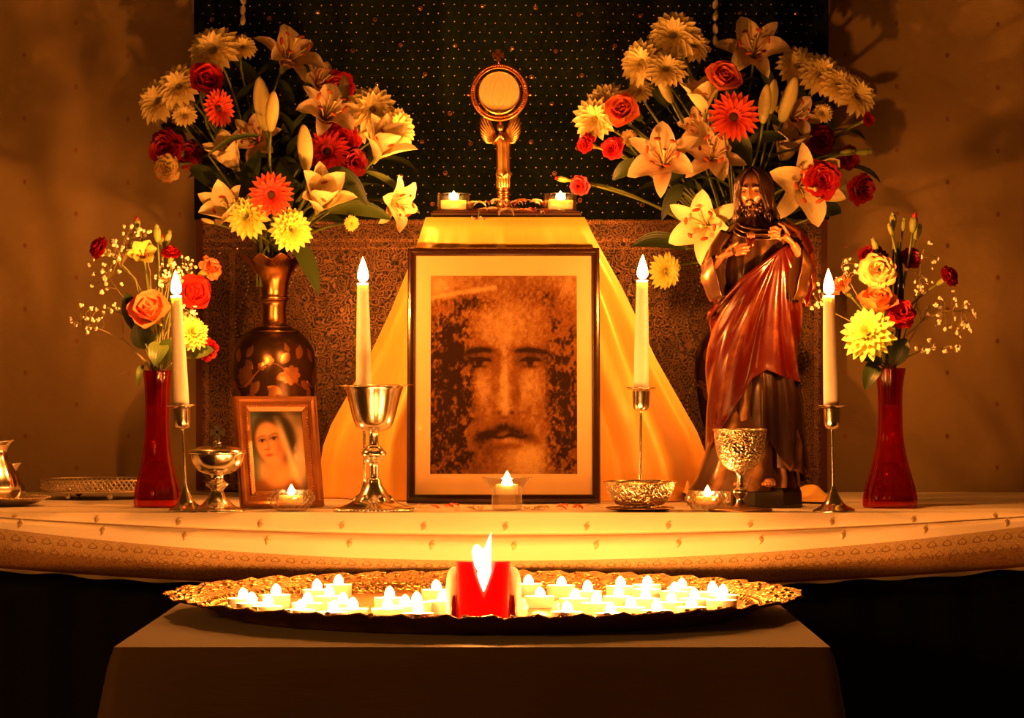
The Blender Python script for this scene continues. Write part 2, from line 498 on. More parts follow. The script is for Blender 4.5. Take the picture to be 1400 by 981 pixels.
def brocade_mat(name, dark, gold, s=1.0, metal=0.55, vcol=False):
    """dense scrolling metallic thread on a dark ground"""
    t = NT(name)
    co = t.coord()
    wn = t.n.new('ShaderNodeTexNoise'); wn.inputs['Scale'].default_value = 70 * s; wn.inputs['Detail'].default_value = 1
    t.put(wn.inputs['Vector'], co)
    add = t.n.new('ShaderNodeVectorMath'); add.operation = 'MULTIPLY_ADD'
    t.put(add.inputs[0], wn.outputs[1]); add.inputs[1].default_value = (0.012 / s,) * 3; t.put(add.inputs[2], co)
    vo = t.n.new('ShaderNodeTexVoronoi'); vo.inputs['Scale'].default_value = 62 * s
    t.put(vo.inputs['Vector'], add.outputs[0])
    rings = t.math('SINE', t.math('MULTIPLY', vo.outputs[0], 26.0))
    v2 = t.n.new('ShaderNodeTexVoronoi'); v2.inputs['Scale'].default_value = 190 * s; v2.feature = 'DISTANCE_TO_EDGE'
    t.put(v2.inputs['Vector'], add.outputs[0])
    lines = t.math('LESS_THAN', v2.outputs[0], 0.10)
    k = t.math('MAXIMUM', t.math('GREATER_THAN', rings, 0.35), t.math('MULTIPLY', lines, 0.6))
    k = t.math('MULTIPLY', k, t.math('ADD', 0.45, t.noise(30, 2)), clamp=True)
    c = t.mix(k, dark, gold)
    return t.done(t.pbr(c, t.math('SUBTRACT', 0.62, t.math('MULTIPLY', k, 0.25)), t.math('MULTIPLY', k, metal), t.bump(k, 0.5, 0.0015)))
MAT['brocade'] = brocade_mat('bronze_brocade', (0.016, 0.006, 0.004), (0.20, 0.095, 0.036))
MAT['brocade_band'] = brocade_mat('bronze_brocade_band', (0.03, 0.010, 0.005), (0.34, 0.17, 0.065), 1.7)
MAT['maroon'] = plain('maroon_edge', (0.10, 0.012, 0.008), 0.6, 0, 60, 0.3, 500, 0.3)
MAT['starry'] = starry_mat()
MAT['bead'] = plain('bead', (0.95, 0.80, 0.58), 0.25, 0.25, 90, 0.3)
MAT['stone'] = plain('stone', (0.90, 0.62, 0.30), 0.15, 1.0, 90, 0.2)
MAT['stone_red'] = plain('stone_ring', (0.60, 0.22, 0.08), 0.35, 0.9, 90, 0.2)

dr = thing('hanging_cloth', 'dark green spangled cloth with wide bronze brocade border hung behind the altar', 'cloth', (0, 0, 0))
Z_BOT = ALTAR_Z + 0.002
def dfield(u, v):
    x = lerp(DXL, DXR, u); z = lerp(DZ_SPLIT, 2.05, v)
    return (x, drape_y(x, z), z)
MB().grid(dfield, 260, 40).build('spangled_field', MAT['starry'], dr)
def dbroc(u, v):
    x = lerp(DXL, DXR, u); z = lerp(Z_BOT, DZ_SPLIT, v)
    return (x, drape_y(x, z) - 0.001, z)
MB().grid(dbroc, 120, 40).build('brocade_border', MAT['brocade'], dr)
def strip(x0, x1, z0, z1, m, name, off=0.0022):
    def g(u, v):
        x = lerp(x0, x1, u); z = lerp(z0, z1, v)
        return (x, drape_y(x, z) - off, z)
    return MB().grid(g, max(2, int((x1 - x0) / 0.008)), max(2, int((z1 - z0) / 0.02))).build(name, m, dr)
kd = kk(D_DRAPE)
strip(DXL, DXL + 9 * kd, Z_BOT, DZ_SPLIT, MAT['maroon'], 'maroon_edging', 0.003)
strip(DXR - 9 * kd, DXR, Z_BOT, DZ_SPLIT, MAT['maroon'], 'maroon_edging', 0.003)
for (a, b) in ((302, 306), (326, 331), (338, 341)):
    strip(DXL + 9 * kd, DXR - 9 * kd, at(0, b, D_DRAPE).z, at(0, a, D_DRAPE).z, MAT['brocade_band'], 'woven_band', 0.0026)
strip(DXL + 12 * kd, DXL + 18 * kd, Z_BOT, at(0, 345, D_DRAPE).z, MAT['brocade_band'], 'woven_band', 0.0026)
strip(DXL + 46 * kd, DXL + 54 * kd, Z_BOT, at(0, 345, D_DRAPE).z, MAT['brocade_band'], 'woven_band', 0.0026)
strip(DXR - 18 * kd, DXR - 12 * kd, Z_BOT, at(0, 345, D_DRAPE).z, MAT['brocade_band'], 'woven_band', 0.0026)

def seq_disc(mb, x, z, r, off, n=6, tilt=0.25):
    y = drape_y(x, z) - off
    ax, az = random.uniform(-tilt, tilt), random.uniform(-tilt, tilt)
    vs = [(x, y - r * 0.35, z)]
    for i in range(n):
        t = 2 * PI * i / n
        dx, dz = r * math.cos(t), r * math.sin(t)
        vs.append((x + dx, y + dx * ax + dz * az, z + dz))
    mb.add(vs, [(0, 1 + i, 1 + (i + 1) % n) for i in range(n)])
# tiny spangles in a staggered lattice
mb = MB()
row = 0
z = DZ_SPLIT + 0.012
while z < 1.79:
    x = DXL + 0.012 + (0.0085 if row % 2 else 0)
    while x < DXR - 0.008:
        seq_disc(mb, x + random.uniform(-.001, .001), z + random.uniform(-.001, .001), 0.00105, 0.0016)
        x += 0.0165
    z += 0.0145; row += 1
o = mb.build('spangle_lattice', MAT['bead'], dr, smooth=False); tag(o, kind='stuff')
# larger set stones
mb, mb2 = MB(), MB()
row = 0
z = DZ_SPLIT + 0.022
while z < 1.79:
    x = DXL + 0.03 + (0.044 if row % 2 else 0)
    while x < DXR - 0.02:
        xx, zz = x + random.uniform(-.012, .012), z + random.uniform(-.012, .012)
        seq_disc(mb, xx, zz, 0.0019, 0.003, 8, 0.1)
        yy = drape_y(xx, zz) - 0.0022
        pts = [(xx + 0.0031 * math.cos(2 * PI * i / 10), yy, zz + 0.0031 * math.sin(2 * PI * i / 10)) for i in range(11)]
        mb2.tube(pts, 0.0006, 4, cap=False)
        x += 0.085
    z += 0.052; row += 1
tag(mb.build('set_stones', MAT['stone'], dr, smooth=False), kind='stuff')
tag(mb2.build('stone_rings', MAT['stone_red'], dr), kind='stuff')
# wavy bead strings on the brocade and single stones
def oct_bead(mb, x, y, z, r):
    vs = [(x - r, y, z), (x + r, y, z), (x, y - r, z), (x, y + r * .5, z), (x, y, z - r), (x, y, z + r)]
    mb.add(vs, [(0, 2, 5), (2, 1, 5), (1, 3, 5), (3, 0, 5), (2, 0, 4), (1, 2, 4), (3, 1, 4), (0, 3, 4)])
for px in (335, 400, 428, 455, 484, 512, 538, 836, 870, 898, 925, 952, 985, 1015, 1045, 1075, 1098):
    mb = MB()
    for i in range(56):
        py = 352 + i * 5.6
        ppx = px + 9 * math.sin((py - 352) / 115 * 2 * PI + (px % 7)) - 4
        p = at(ppx, py, D_DRAPE)
        oct_bead(mb, p.x, drape_y(p.x, p.z) - 0.003, p.z, 0.0019)
    tag(mb.build('bead_string', MAT['bead'], dr), kind='stuff')
mb = MB()
for i in range(70):
    x = random.uniform(DXL + .03, DXR - .03); z = random.uniform(Z_BOT + .05, DZ_SPLIT - .03)
    seq_disc(mb, x, z, 0.0023, 0.003, 8, 0.1)
tag(mb.build('scattered_stones', MAT['stone'], dr, smooth=False), kind='stuff')
# hem piping at the field edges
for x in (DXL, DXR):
    MB().tube([(x, drape_y(x, z) - 0.001, z) for z in [DZ_SPLIT + i * 0.05 for i in range(14)]], 0.003, 5).build('rolled_hem', MAT['starry'], dr)

# ================================================================== altar table and cloth
at_ = thing('altar_table', 'long altar table under the cream cloth with a black draped front', 'table', (0, 0.35, 0))
MAT['black_cloth'] = plain('black_green_cloth', (0.010, 0.013, 0.009), 0.85, 0, 30, 0.4, 500, 0.3)
MB().box(0, 0.01, 0.889, 2.5, 0.70, 0.012).build('table_board', MAT['black_cloth'], at_, smooth=False)
def skirt(u, v):
    x = lerp(-1.25, 1.25, u); z = lerp(0.003, 0.882, v)
    return (x, -0.32 + 0.010 * math.sin(x * 40) * (1 - 0.8 * v) + 0.004 * math.sin(x * 91), z)
MB().grid(skirt, 240, 8).build('black_skirt', MAT['black_cloth'], at_)
for sx in (-1.2, 1.2):
    for sy in (-0.28, 0.30):
        MB().box(sx, sy, 0.4405, 0.05, 0.05, 0.881).build('leg', MAT['black_cloth'], at_, smooth=False)

def cream_mat():
    t = NT('cream_satin_cloth')
    mp = t.new('Mapping', Vector=t.coord()); mp.inputs['Scale'].default_value = (14, 14, 500)
    w = t.n.new('ShaderNodeTexNoise'); w.inputs['Scale'].default_value = 4; w.inputs['Detail'].default_value = 2
    t.put(w.inputs['Vector'], mp.outputs[0])
    c = t.mix(w.outputs[0], (0.76, 0.66, 0.52), (0.88, 0.78, 0.62))
    return t.done(t.pbr(c, 0.5, 0.0, t.bump(t.noise(18, 3), 0.25, 0.006), **{'Sheen__Weight': 0.25}))
MAT['cream'] = cream_mat()
def lace_mat():
    """woven border: rows of teardrop motifs over fine scrolls; Col.r runs down the border, object x along it"""
    t = NT('cream_gold_brocade')
    co = t.coord()
    sp = t.new('SeparateXYZ', Vector=co)
    a = t.attr()
    u = t.math('DIVIDE', sp.outputs[0], 0.0205)
    fu = t.math('SUBTRACT', t.math('FRACT', u), 0.5)
    def drop(v0, sc, shift):
        fu_ = t.math('SUBTRACT', t.math('FRACT', t.math('ADD', u, shift)), 0.5)
        dv = t.math('MULTIPLY', t.math('SUBTRACT', a[0], v0), sc)
        w = t.math('ADD', 1.0, t.math('MULTIPLY', dv, 0.9))
        q = t.math('SQRT', t.math('ADD', t.math('POWER', t.math('MULTIPLY', fu_, t.math('DIVIDE', 2.6, t.math('MAXIMUM', w, 0.2))), 2.0), t.math('POWER', dv, 2.0)))
        return t.math('SUBTRACT', 1.0, t.math('MULTIPLY', t.math('ABSOLUTE', t.math('SUBTRACT', q, 0.62)), 5.0), clamp=True)
    k = t.math('MAXIMUM', drop(0.2, 7.5, 0.0), drop(0.5, 9, 0.5))
    vo = t.n.new('ShaderNodeTexVoronoi'); vo.inputs['Scale'].default_value = 260
    t.put(vo.inputs['Vector'], co)
    sc = t.math('GREATER_THAN', t.math('SINE', t.math('MULTIPLY', vo.outputs[0], 16.0)), 0.2)
    sc = t.math('MULTIPLY', sc, t.ramp(a[0], [(0.0, (0.45,) * 3), (0.45, (0.6,) * 3), (0.6, (0.95,) * 3), (1.0, (0.95,) * 3)]))
    k = t.math('MAXIMUM', k, sc)
    ground = t.ramp(a[0], [(0.0, (0.52, 0.38, 0.18)), (0.50, (0.48, 0.33, 0.15)), (0.60, (0.30, 0.18, 0.07)), (1.0, (0.26, 0.14, 0.055))])
    c = t.mix(k, ground, (0.13, 0.05, 0.014))
    return t.done(t.pbr(c, 0.5, 0.0, t.bump(k, 0.4, 0.001)))
MAT['lace'] = lace_mat()
MAT['hem'] = plain('dark_hem', (0.16, 0.05, 0.03), 0.6, 0, 80, 0.3)
ac = thing('altar_cloth', 'cream satin altar cloth with paisley sprigs and gold brocade border', 'tablecloth', (0, 0, 0))
def q2(x): return ((x / 0.98 * 1000 - (-10)) / 700.0) ** 2     # x in metres on the front plane -> (px-690)/700 squared
def yfold(x): return min(0.0, 0) + 732 - 25 * min(q2(x), 1.6)
def yborder(x): return 766 - 45 * min(q2(x), 1.5)
def ybottom(x): return 807 - 27 * min(q2(x), 1.6)
def ztab(py, Y): return CAM_Z - (py - 520) * (4 + Y) / F
def cloth_pt(x, s):
    """s: 0 top front edge .. 1 crease .. 2 border top .. 3 bottom"""
    yf, yb, ye = yfold(x), yborder(x), ybottom(x)
    wob = 0.003 * math.sin(x * 11 + 1) + 0.002 * math.sin(x * 31)
    if s <= 1:
        py = lerp(700.5, yf, s)
        Y = -0.028 - 0.014 * math.sin(s * PI * 0.55) - 0.004 * s + wob * s
        if s > 0.90: Y += 0.034 * (s - 0.90) / 0.10
    else:
        w = (s - 1) / 2.0
        py = lerp(yf, yb, s - 1) if s <= 2 else lerp(yb, ye, s - 2)
        # bulge under the crease, tucked in again at the hem
        Y = -0.012 - 0.058 * (1 - math.exp(-w / 0.045)) + 0.055 * max(0.0, w - 0.62) ** 1.3 + wob * (0.6 + w)
        Y += 0.006 * math.sin(x * 17 + 0.5) * w * w
    return Vector((x, Y, ztab(py, Y)))
XA = 1.22
def top_fn(u, v):
    x = lerp(-XA, XA, u); y = lerp(0.72, -0.012, v)
    z = ALTAR_Z - 0.0008 + 0.0006 * math.sin(x * 37 + y * 9) * math.sin(y * 21)
    if v > 0.98: pass
    return (x, y, z)
MB().grid(top_fn, 120, 30).build('cloth_top', MAT['cream'], ac)
def front_fn(u, v):
    x = lerp(-XA, XA, u); 
    if v < 0.12:
        t = v / 0.12
        p = cloth_pt(x, 0.0)
        a = Vector((x, -0.012, ALTAR_Z - 0.0008 + 0.0006 * math.sin(x * 37 - 0.012 * 9) * math.sin(-0.012 * 21)))
        q = Vector((x, -0.026, ALTAR_Z + 0.0005))
        return a * (1 - t) ** 2 + q * 2 * t * (1 - t) + p * t * t
    s = (v - 0.12) / 0.88 * 2.0
    return cloth_pt(x, s)
MB().grid(front_fn, 220, 60).build('cloth_front', MAT['cream'], ac)
MB().grid(lambda u, v: cloth_pt(lerp(-XA, XA, u), 2.0 + v * 0.87) + Vector((0, -0.0006, 0)), 220, 16).build('brocade_border', MAT['lace'], ac)
MB().grid(lambda u, v: cloth_pt(lerp(-XA, XA, u), 2.86 + v * 0.07) + Vector((0, -0.0010, 0)), 220, 3).build('dark_hem', MAT['hem'], ac)
MB().grid(lambda u, v: cloth_pt(lerp(-XA, XA, u), 2.93 + v * (0.07 + 0.03 * math.sin(u * 170) + 0.02 * math.sin(u * 71))) + Vector((0, -0.0006 + .002 * v * math.sin(u * 230), 0)), 320, 3).build('pale_hem', MAT['cream'], ac)
# embroidered paisley sprigs, each a small raised leaf with a curl
MAT['sprig'] = plain('sprig_thread', (0.60, 0.43, 0.21), 0.45, 0.4, 200, 0.3)
def sprig_mesh():
    mb = MB()
    n = 14
    out = []
    for i in range(n):
        t = 2 * PI * i / n
        r = 0.0042 * (1 - 0.35 * math.sin(t / 2) ** 8)
        out.append((r * math.cos(t) + 0.0006 * math.sin(2 * t), r * 1.1 * math.sin(t)))
    vs = [(x, -0.0009, z) for x, z in out] + [(x * 1.15, 0.0002, z * 1.15) for x, z in out] + [(0, -0.0012, 0)]
    fs = [(i, (i + 1) % n, n + (i + 1) % n, n + i) for i in range(n)] + [(2 * n, (i + 1) % n, i) for i in range(n)]
    mb.add(vs, fs)
    mb.tube([(-0.001, -0.0006, 0.004), (0.001, -0.0008, 0.0065), (0.0035, -0.0006, 0.0075), (0.005, -0.0004, 0.006)], [0.0012, 0.0011, 0.0009, 0.0004], 5)
    mb.tube([(0, -0.0006, -0.004), (-0.002, -0.0006, -0.0065)], [0.0008, 0.0004], 5)
    mb.v = [(x * .9, y * .35, z * .9) for x, y, z in mb.v]
    return mb.mesh('sprig', MAT['sprig'])
SPRIG = sprig_mesh()
for i in range(-9, 10):
    for s, sh in ((0.62, 0.0), (1.42, 0.012)):
        x = i * 0.1105 - 0.01 + sh
        p = cloth_pt(x, s); p2 = cloth_pt(x, s + 0.05)
        tl = math.atan2(-(p2.y - p.y), -(p2.z - p.z)) if (p2 - p).length > 1e-6 else 0
        inst('sprig', SPRIG, ac, Matrix.Translation(p + Vector((0, -0.0005, 0))) @ Matrix.Rotation(-tl, 4, 'X'))

# ================================================================== small front table with dark cloth
FT_Z = CAM_Z - 0.2775
FX0, FX1, FY0, FY1 = -0.414, 0.331, -0.958, -0.190
ft = thing('low_table', 'small low table hidden under the dark brown cloth before the altar', 'table', ((FX0 + FX1) / 2, (FY0 + FY1) / 2, 0))
hx, hy = (FX1 - FX0) / 2, (FY1 - FY0) / 2
MAT['wood_dark'] = plain('dark_wood', (0.07, 0.032, 0.016), 0.4, 0, 30, 0.5, 90, 0.2)
MB().box(0, 0, FT_Z - 0.015, 2 * hx - 0.012, 2 * hy - 0.012, 0.022, bev=0.003).build('table_top', MAT['wood_dark'], ft, smooth=False)
for sx in (-1, 1):
    for sy in (-1, 1):
        MB().box(sx * (hx - .05), sy * (hy - .05), (FT_Z - 0.026) / 2, .045, .045, FT_Z - 0.026, bev=0.003).build('leg', MAT['wood_dark'], ft, smooth=False)
def brown_mat():
    t = NT('brown_table_cloth')
    mp = t.new('Mapping', Vector=t.coord()); mp.inputs['Scale'].default_value = (8, 8, 120)
    w = t.n.new('ShaderNodeTexNoise'); w.inputs['Scale'].default_value = 5; w.inputs['Detail'].default_value = 3
    t.put(w.inputs['Vector'], mp.outputs[0])
    c = t.mix(w.outputs[0], (0.13, 0.082, 0.034), (0.20, 0.125, 0.052))
    return t.done(t.pbr(c, 0.7, 0.0, t.bump(t.noise(600, 2), 0.3, 0.0006), **{'Sheen__Weight': 0.3}))
MAT['brown'] = brown_mat()
def ring_pt(u, off, z):
    """walk around a rounded rectangle"""
    r = 0.012 + off
    L = [(hx, -hy), (hx, hy), (-hx, hy), (-hx, -hy)]
    segs = []
    per = 4 * (hx + hy)
    s = u * per
    # start at front-left corner, run right along the front
    if s < 2 * hx: p = Vector((-hx + s, -hy, 0)); nrm = Vector((0, -1, 0)); c = min(s, 2 * hx - s)
    elif s < 2 * hx + 2 * hy: q = s - 2 * hx; p = Vector((hx, -hy + q, 0)); nrm = Vector((1, 0, 0)); c = min(q, 2 * hy - q)
    elif s < 4 * hx + 2 * hy: q = s - 2 * hx - 2 * hy; p = Vector((hx - q, hy, 0)); nrm = Vector((0, 1, 0)); c = min(q, 2 * hx - q)
    else: q = s - 4 * hx - 2 * hy; p = Vector((-hx, hy - q, 0)); nrm = Vector((-1, 0, 0)); c = min(q, 2 * hy - q)
    return p, nrm, c, s
def drop_fn(u, v):
    p, nrm, c, s = ring_pt(u % 1.0, 0, 0)
    drop = v * 0.46
    corner = math.exp(-(c / 0.10) ** 2)
    side = Vector((1 if p.x > 0 else -1, 1 if p.y > 0 else -1, 0))
    diag = math.exp(-(c / 0.05) ** 2)
    n2 = (nrm * (1 - 0.6 * diag) + side * 0.55 * diag)
    flare = 0.004 + 0.018 * v + corner * 0.062 * v
    flare += 0.014 * v * math.sin(s * 19 + 0.7) + 0.006 * v * math.sin(s * 47)
    if v < 0.03: flare *= v / 0.03
    q = p + n2 * flare
    return (q.x, q.y, FT_Z - drop + (0.0005 if v == 0 else 0))
tc = thing('table_cloth', 'dark brown cloth falling in soft corner folds over the low table', 'tablecloth', ft.location)
MB().grid(lambda u, v: (lerp(-hx, hx, u), lerp(-hy, hy, v), FT_Z + 0.0005), 40, 40).build('cloth_top', MAT['brown'], tc)
MB().grid(drop_fn, 260, 40, True).build('cloth_drop', MAT['brown'], tc)

# ================================================================== round embossed tray
TR_C = Vector((-0.033, -0.500, FT_Z))
MAT['tray'] = None
def tray_mat(name, emb):
    t = NT(name)
    vo = t.n.new('ShaderNodeTexVoronoi'); vo.inputs['Scale'].default_value = 85
    t.put(vo.inputs['Vector'], t.coord())
    h = t.math('ADD', t.math('SINE', t.math('MULTIPLY', vo.outputs[0], 14.0)), t.noise(120, 3))
    c = t.mix(t.noise(40, 3), (0.62, 0.36, 0.13), (0.88, 0.60, 0.26))
    return t.done(t.pbr(c, 0.32, 1.0, t.bump(h, emb, 0.003)))
MAT['tray'] = tray_mat('embossed_brass', 0.9)
MAT['tray_floor'] = tray_mat('chased_brass', 0.18)
tray = thing('tray', 'large round brass tray with wide embossed scalloped rim on the brown cloth', 'tray', TR_C)
RO = 0.378
def tray_mod(r, z, t, j):
    if r > 0.335:
        w = min(1.0, (r - 0.335) / 0.04)
        r = r + w * (0.0035 * math.sin(t * 24) + 0.0018 * math.sin(t * 61 + 1))
        z = z + w * (0.0016 * math.sin(t * 48 + .6) + 0.0010 * math.sin(t * 97))
    return r, z
MB().lathe([(0.0, 0.0035), (0.15, 0.0035), (0.310, 0.0035), (0.312, 0.0012), (0.15, 0.0012), (0.0, 0.0012)], 96, cap=False).build('tray_floor', MAT['tray_floor'], tray)
prof = [(0.310, 0.0030), (0.318, 0.0060), (0.326, 0.0120), (0.332, 0.0155), (0.338, 0.0165), (0.345, 0.0180), (0.353, 0.0200), (0.361, 0.0225), (0.369, 0.0245), (0.375, 0.0258), (RO, 0.0254),
        (RO - .001, 0.0240), (0.368, 0.0222), (0.353, 0.0178), (0.338, 0.0142), (0.326, 0.0092), (0.318, 0.0032), (0.311, 0.0010)]
MAT['underside_lift'] = plain('shade_lift_brown', (0.55, 0.30, 0.11), 0.7, 0.1, 60, 0.4, 200, 0.2)  # matte brown that lightens the shaded rim underside, in place of its brass
MB().lathe(prof[:12], 192, tray_mod, cap=False).build('rim', MAT['tray'], tray)
MB().lathe(prof[11:], 192, tray_mod, cap=False).build('rim_underside', MAT['underside_lift'], tray)
# slanted gadroons inside the rim and knobbly bosses along the edge
gm = MB().tube([(0.3190, -0.003, 0.0068), (0.3250, 0.0, 0.0118), (0.3310, 0.003, 0.0152)], [0.0012, 0.0018, 0.0012], 6).mesh('gadroon', MAT['tray'])
for i in range(170):
    inst('gadroon', gm, tray, Matrix.Rotation(2 * PI * i / 170, 4, 'Z'))
bm_ = MB().ball((0, 0, 0), (0.0055, 0.0042, 0.0026), 8, 5).mesh('rim_boss', MAT['tray'])
for i in range(132):
    t = 2 * PI * i / 132
    rr = (0.357 + 0.008 * (i % 3 - 1))
    inst('rim_boss', bm_, tray, Matrix.Rotation(t, 4, 'Z') @ Matrix.Translation((rr, 0, 0.0208 + (rr - 0.353) * 0.3)) @ Matrix.Rotation(0.7 * (i % 2) - 0.3, 4, 'Z'))

# ------------------------------------------------------------------ tealights on the tray
MAT['tin'] = plain('tin', (0.92, 0.88, 0.80), 0.5, 0.25, 200, 0.08)
def tealight_meshes(r, h, flare=1.0):
    tin = MB().lathe([(0, 0), (r * 0.92 / flare, 0), (r * 0.96 / flare, 0.0012), (r, h), (r * 1.02, h + 0.0006), (r * 0.985, h), (r * 0.94 / flare, 0.0022), (0, 0.002)], 24, cap=False).mesh('tin_cup', MAT['tin'])
    wax = MB().lathe([(0, h * 0.80), (r * 0.5, h * 0.80), (r * 0.85, h * 0.83), (r * 0.975, h * 0.9), (r * 0.93 / flare, h * 0.2), (0, h * 0.16)], 24, cap=False).mesh('wax', MAT['wax'])
    wick = MB().tube([(0, 0, h * 0.75), (0.0003, 0, h + 0.003), (0.001, 0, h + 0.006)], 0.0007, 5).mesh('wick', MAT['wick'])
    return tin, wax, wick
TEA = tealight_meshes(0.0178, 0.0155)
TEA_F = tealight_meshes(0.0185, 0.0135, 1.22)
def tealight(px, pytop, kind='tin', label=None, group=None, z=None, loc=None, tallglass=False):
    zb = FT_Z + 0.0036
    h = 0.0155 if kind == 'tin' else 0.0135
    zt = zb + h
    if loc is None:
        d = F * (CAM_Z - zt) / (pytop - 520.0)
        loc = Vector(((px - 700) * d / F, d - 4, zb))
    e = thing('tealight', label, 'candle', loc, group=group)
    for nm, me in zip(('tin_cup', 'wax', 'wick'), TEA if kind == 'tin' else TEA_F): inst(nm, me, e)
    flame(e, (0.0006, 0, h - 0.001), random.uniform(0.0130, 0.0155), 0.0120, P_TEA, random.uniform(-.06, .06), squat=True)
    return e
TL_LEFT = [(312, 818), (330, 824.5), (377, 813), (400, 834), (433, 806), (462, 799), (450, 815), (489, 832), (350, 829), (468, 824), (440, 838),
           (532, 817), (553, 828), (571, 823), (596, 806), (522, 832), (571, 838), (420, 824), (603, 821)]
TL_RIGHT = [(767, 800), (803, 808), (848, 801), (884, 805), (906, 797.5), (845, 815), (785, 818), (882, 818), (815, 824),
            (862, 830), (922, 808), (942, 802.5), (917, 823), (974, 809), (1007, 813), (950, 818), (985, 820), (834, 838), (775, 836), (897, 834), (950, 830)]
TRAY_TEA = []
for lst, lab, grp in ((TL_LEFT, 'lit white tealight in tin cup on the ciborium side of the brass tray', 'tealights on the ciborium side of the tray'),
                 (TL_RIGHT, 'lit white tealight in tin cup on the statue side of the brass tray', 'tealights on the statue side of the tray')):
    for (px, py) in lst:
        zt = FT_Z + 0.0191
        d = F * (CAM_Z - zt) / (py - 520.0)
        p = Vector(((px - 700) * d / F, d - 4, FT_Z + 0.0036))
        TRAY_TEA.append((p, lab, grp))
# keep the cups apart, off the pillar candle and inside the tray floor
PILL = stand(661, 3.235, FT_Z + 0.0036)
for it in range(220):
    for i in range(len(TRAY_TEA)):
        p = TRAY_TEA[i][0]
        for j in range(i):
            q = TRAY_TEA[j][0]
            v = p - q
            if v.length < 0.0385:
                u_ = v.normalized() if v.length > 1e-6 else Vector((1, 0, 0))
                s_ = (0.0390 - v.length) / 2
                p += u_ * s_; q -= u_ * s_
        v = p - PILL
        if v.length < 0.062: p += v.normalized() * (0.0622 - v.length)
        c = Vector((p.x - TR_C.x, p.y - TR_C.y, 0))
        if c.length > 0.288: p -= c.normalized() * (c.length - 0.288)
for (p, lab, grp) in TRAY_TEA: tealight(0, 0, 'tin', lab, grp, loc=p)
for (px, py, lab) in ((722, 798, 'lit floating candle with sloped sides close behind the red pillar candle'),
                      (738, 815, 'lit wide tealight in front of the sloped candle beside the red pillar')):
    e = tealight(px, py, 'fl', lab)

# ------------------------------------------------------------------ red pillar candle
def red_wax():
    t = NT('red_wax')
    c = t.mix(t.noise(25, 2), (0.42, 0.005, 0.020), (0.52, 0.010, 0.030))
    p = t.pbr(c, 0.35)
    tr = t.new('BsdfTranslucent', Color=(0.75, 0.02, 0.04))
    return t.done(t.mixsh(0.45, p, tr.outputs[0]))
MAT['red_wax'] = red_wax()
def pale_wax():
    t = NT('pale_wax')
    c = t.mix(t.noise(30, 2), (0.94, 0.84, 0.74), (0.98, 0.90, 0.82))
    p = t.pbr(c, 0.4)
    tr = t.new('BsdfTranslucent', Color=(1.0, 0.8, 0.62))
    return t.done(t.mixsh(0.5, p, tr.outputs[0]))
MAT['pale_wax'] = pale_wax()
pc = thing('pillar_candle', 'burning red pillar candle with split front and pale melted shoulders on the tray', 'candle', PILL)
kp = kk(3.235)
H = 0.0750          # height of the red wall
rw = 37.5 * kp
def shell(u, v):
    """front wall of red wax, cleft by a V where the flame has eaten through"""
    th = lerp(-R(86), R(86), u)
    x = rw * math.sin(th)
    notch = 0.0
    top = H
    xn = (x - 0.0005)
    d_ = max(0.0, 1 - abs(xn) / 0.0115)
    top = H - 0.034 * d_ ** 0.8
    zz = lerp(0, top, v)
    return Vector((x, -rw * 0.55 * math.cos(th) - 0.010, zz))
mb = MB().grid(shell, 64, 20)
def shell_in(u, v):
    p = shell(1 - u, v); return Vector((p.x * 0.92, p.y * 0.85, p.z))
mb.grid(shell_in, 64, 20)
mb.build('red_wall', MAT['red_wax'], pc)
MB().box(0, 0.004, 0.010, rw * 1.9, 0.03, 0.02, bev=0.003).build('red_foot', MAT['red_wax'], pc)
# pale melted shoulders left and right with long drips
for sx in (-1, 1):
    mb = MB()
    prof = smoothprof([(0.0, 0.0), (0.0125, 0.0), (0.0128, 0.030), (0.0126, 0.049), (0.0108, 0.061), (0.0065, 0.0672), (0.0, 0.0685)], 3)
    mb.lathe(prof, 20, cap=False, sy=1.5, c=(sx * (rw - 0.0015), 0.004, 0))
    mb.build('melted_shoulder', MAT['pale_wax'], pc)
    MB().tube([(sx * (rw + 0.0012), -0.012, 0.038), (sx * (rw + 0.0022), -0.0125, 0.02), (sx * (rw + 0.001), -0.012, 0.001)], [0.0026, 0.0036, 0.0030], 8).build('wax_drip', MAT['red_wax'], pc)
MB().tube([(0, -0.004, 0.018), (0.0006, -0.004, H - 0.036)], 0.001, 6).build('wick', MAT['wick'], pc)
flame(pc, (0.0, -0.006, H - 0.036), 0.068, 0.0150, P_PILLAR, 0.13)
# ragged second tongue of the same flame
mbf = MB()
mbf.lathe(smoothprof([(0.0, 0.0), (0.005, 0.003), (0.0072, 0.012), (0.0070, 0.022), (0.0045, 0.029), (0.0, 0.033)], 2), 12, cap=False)
mbf.v = [(x - 0.20 * z, y, z) for x, y, z in mbf.v]
mbf.build('flame', MAT['flame'], pc, Matrix.Translation((-0.001, -0.004, H - 0.014)))

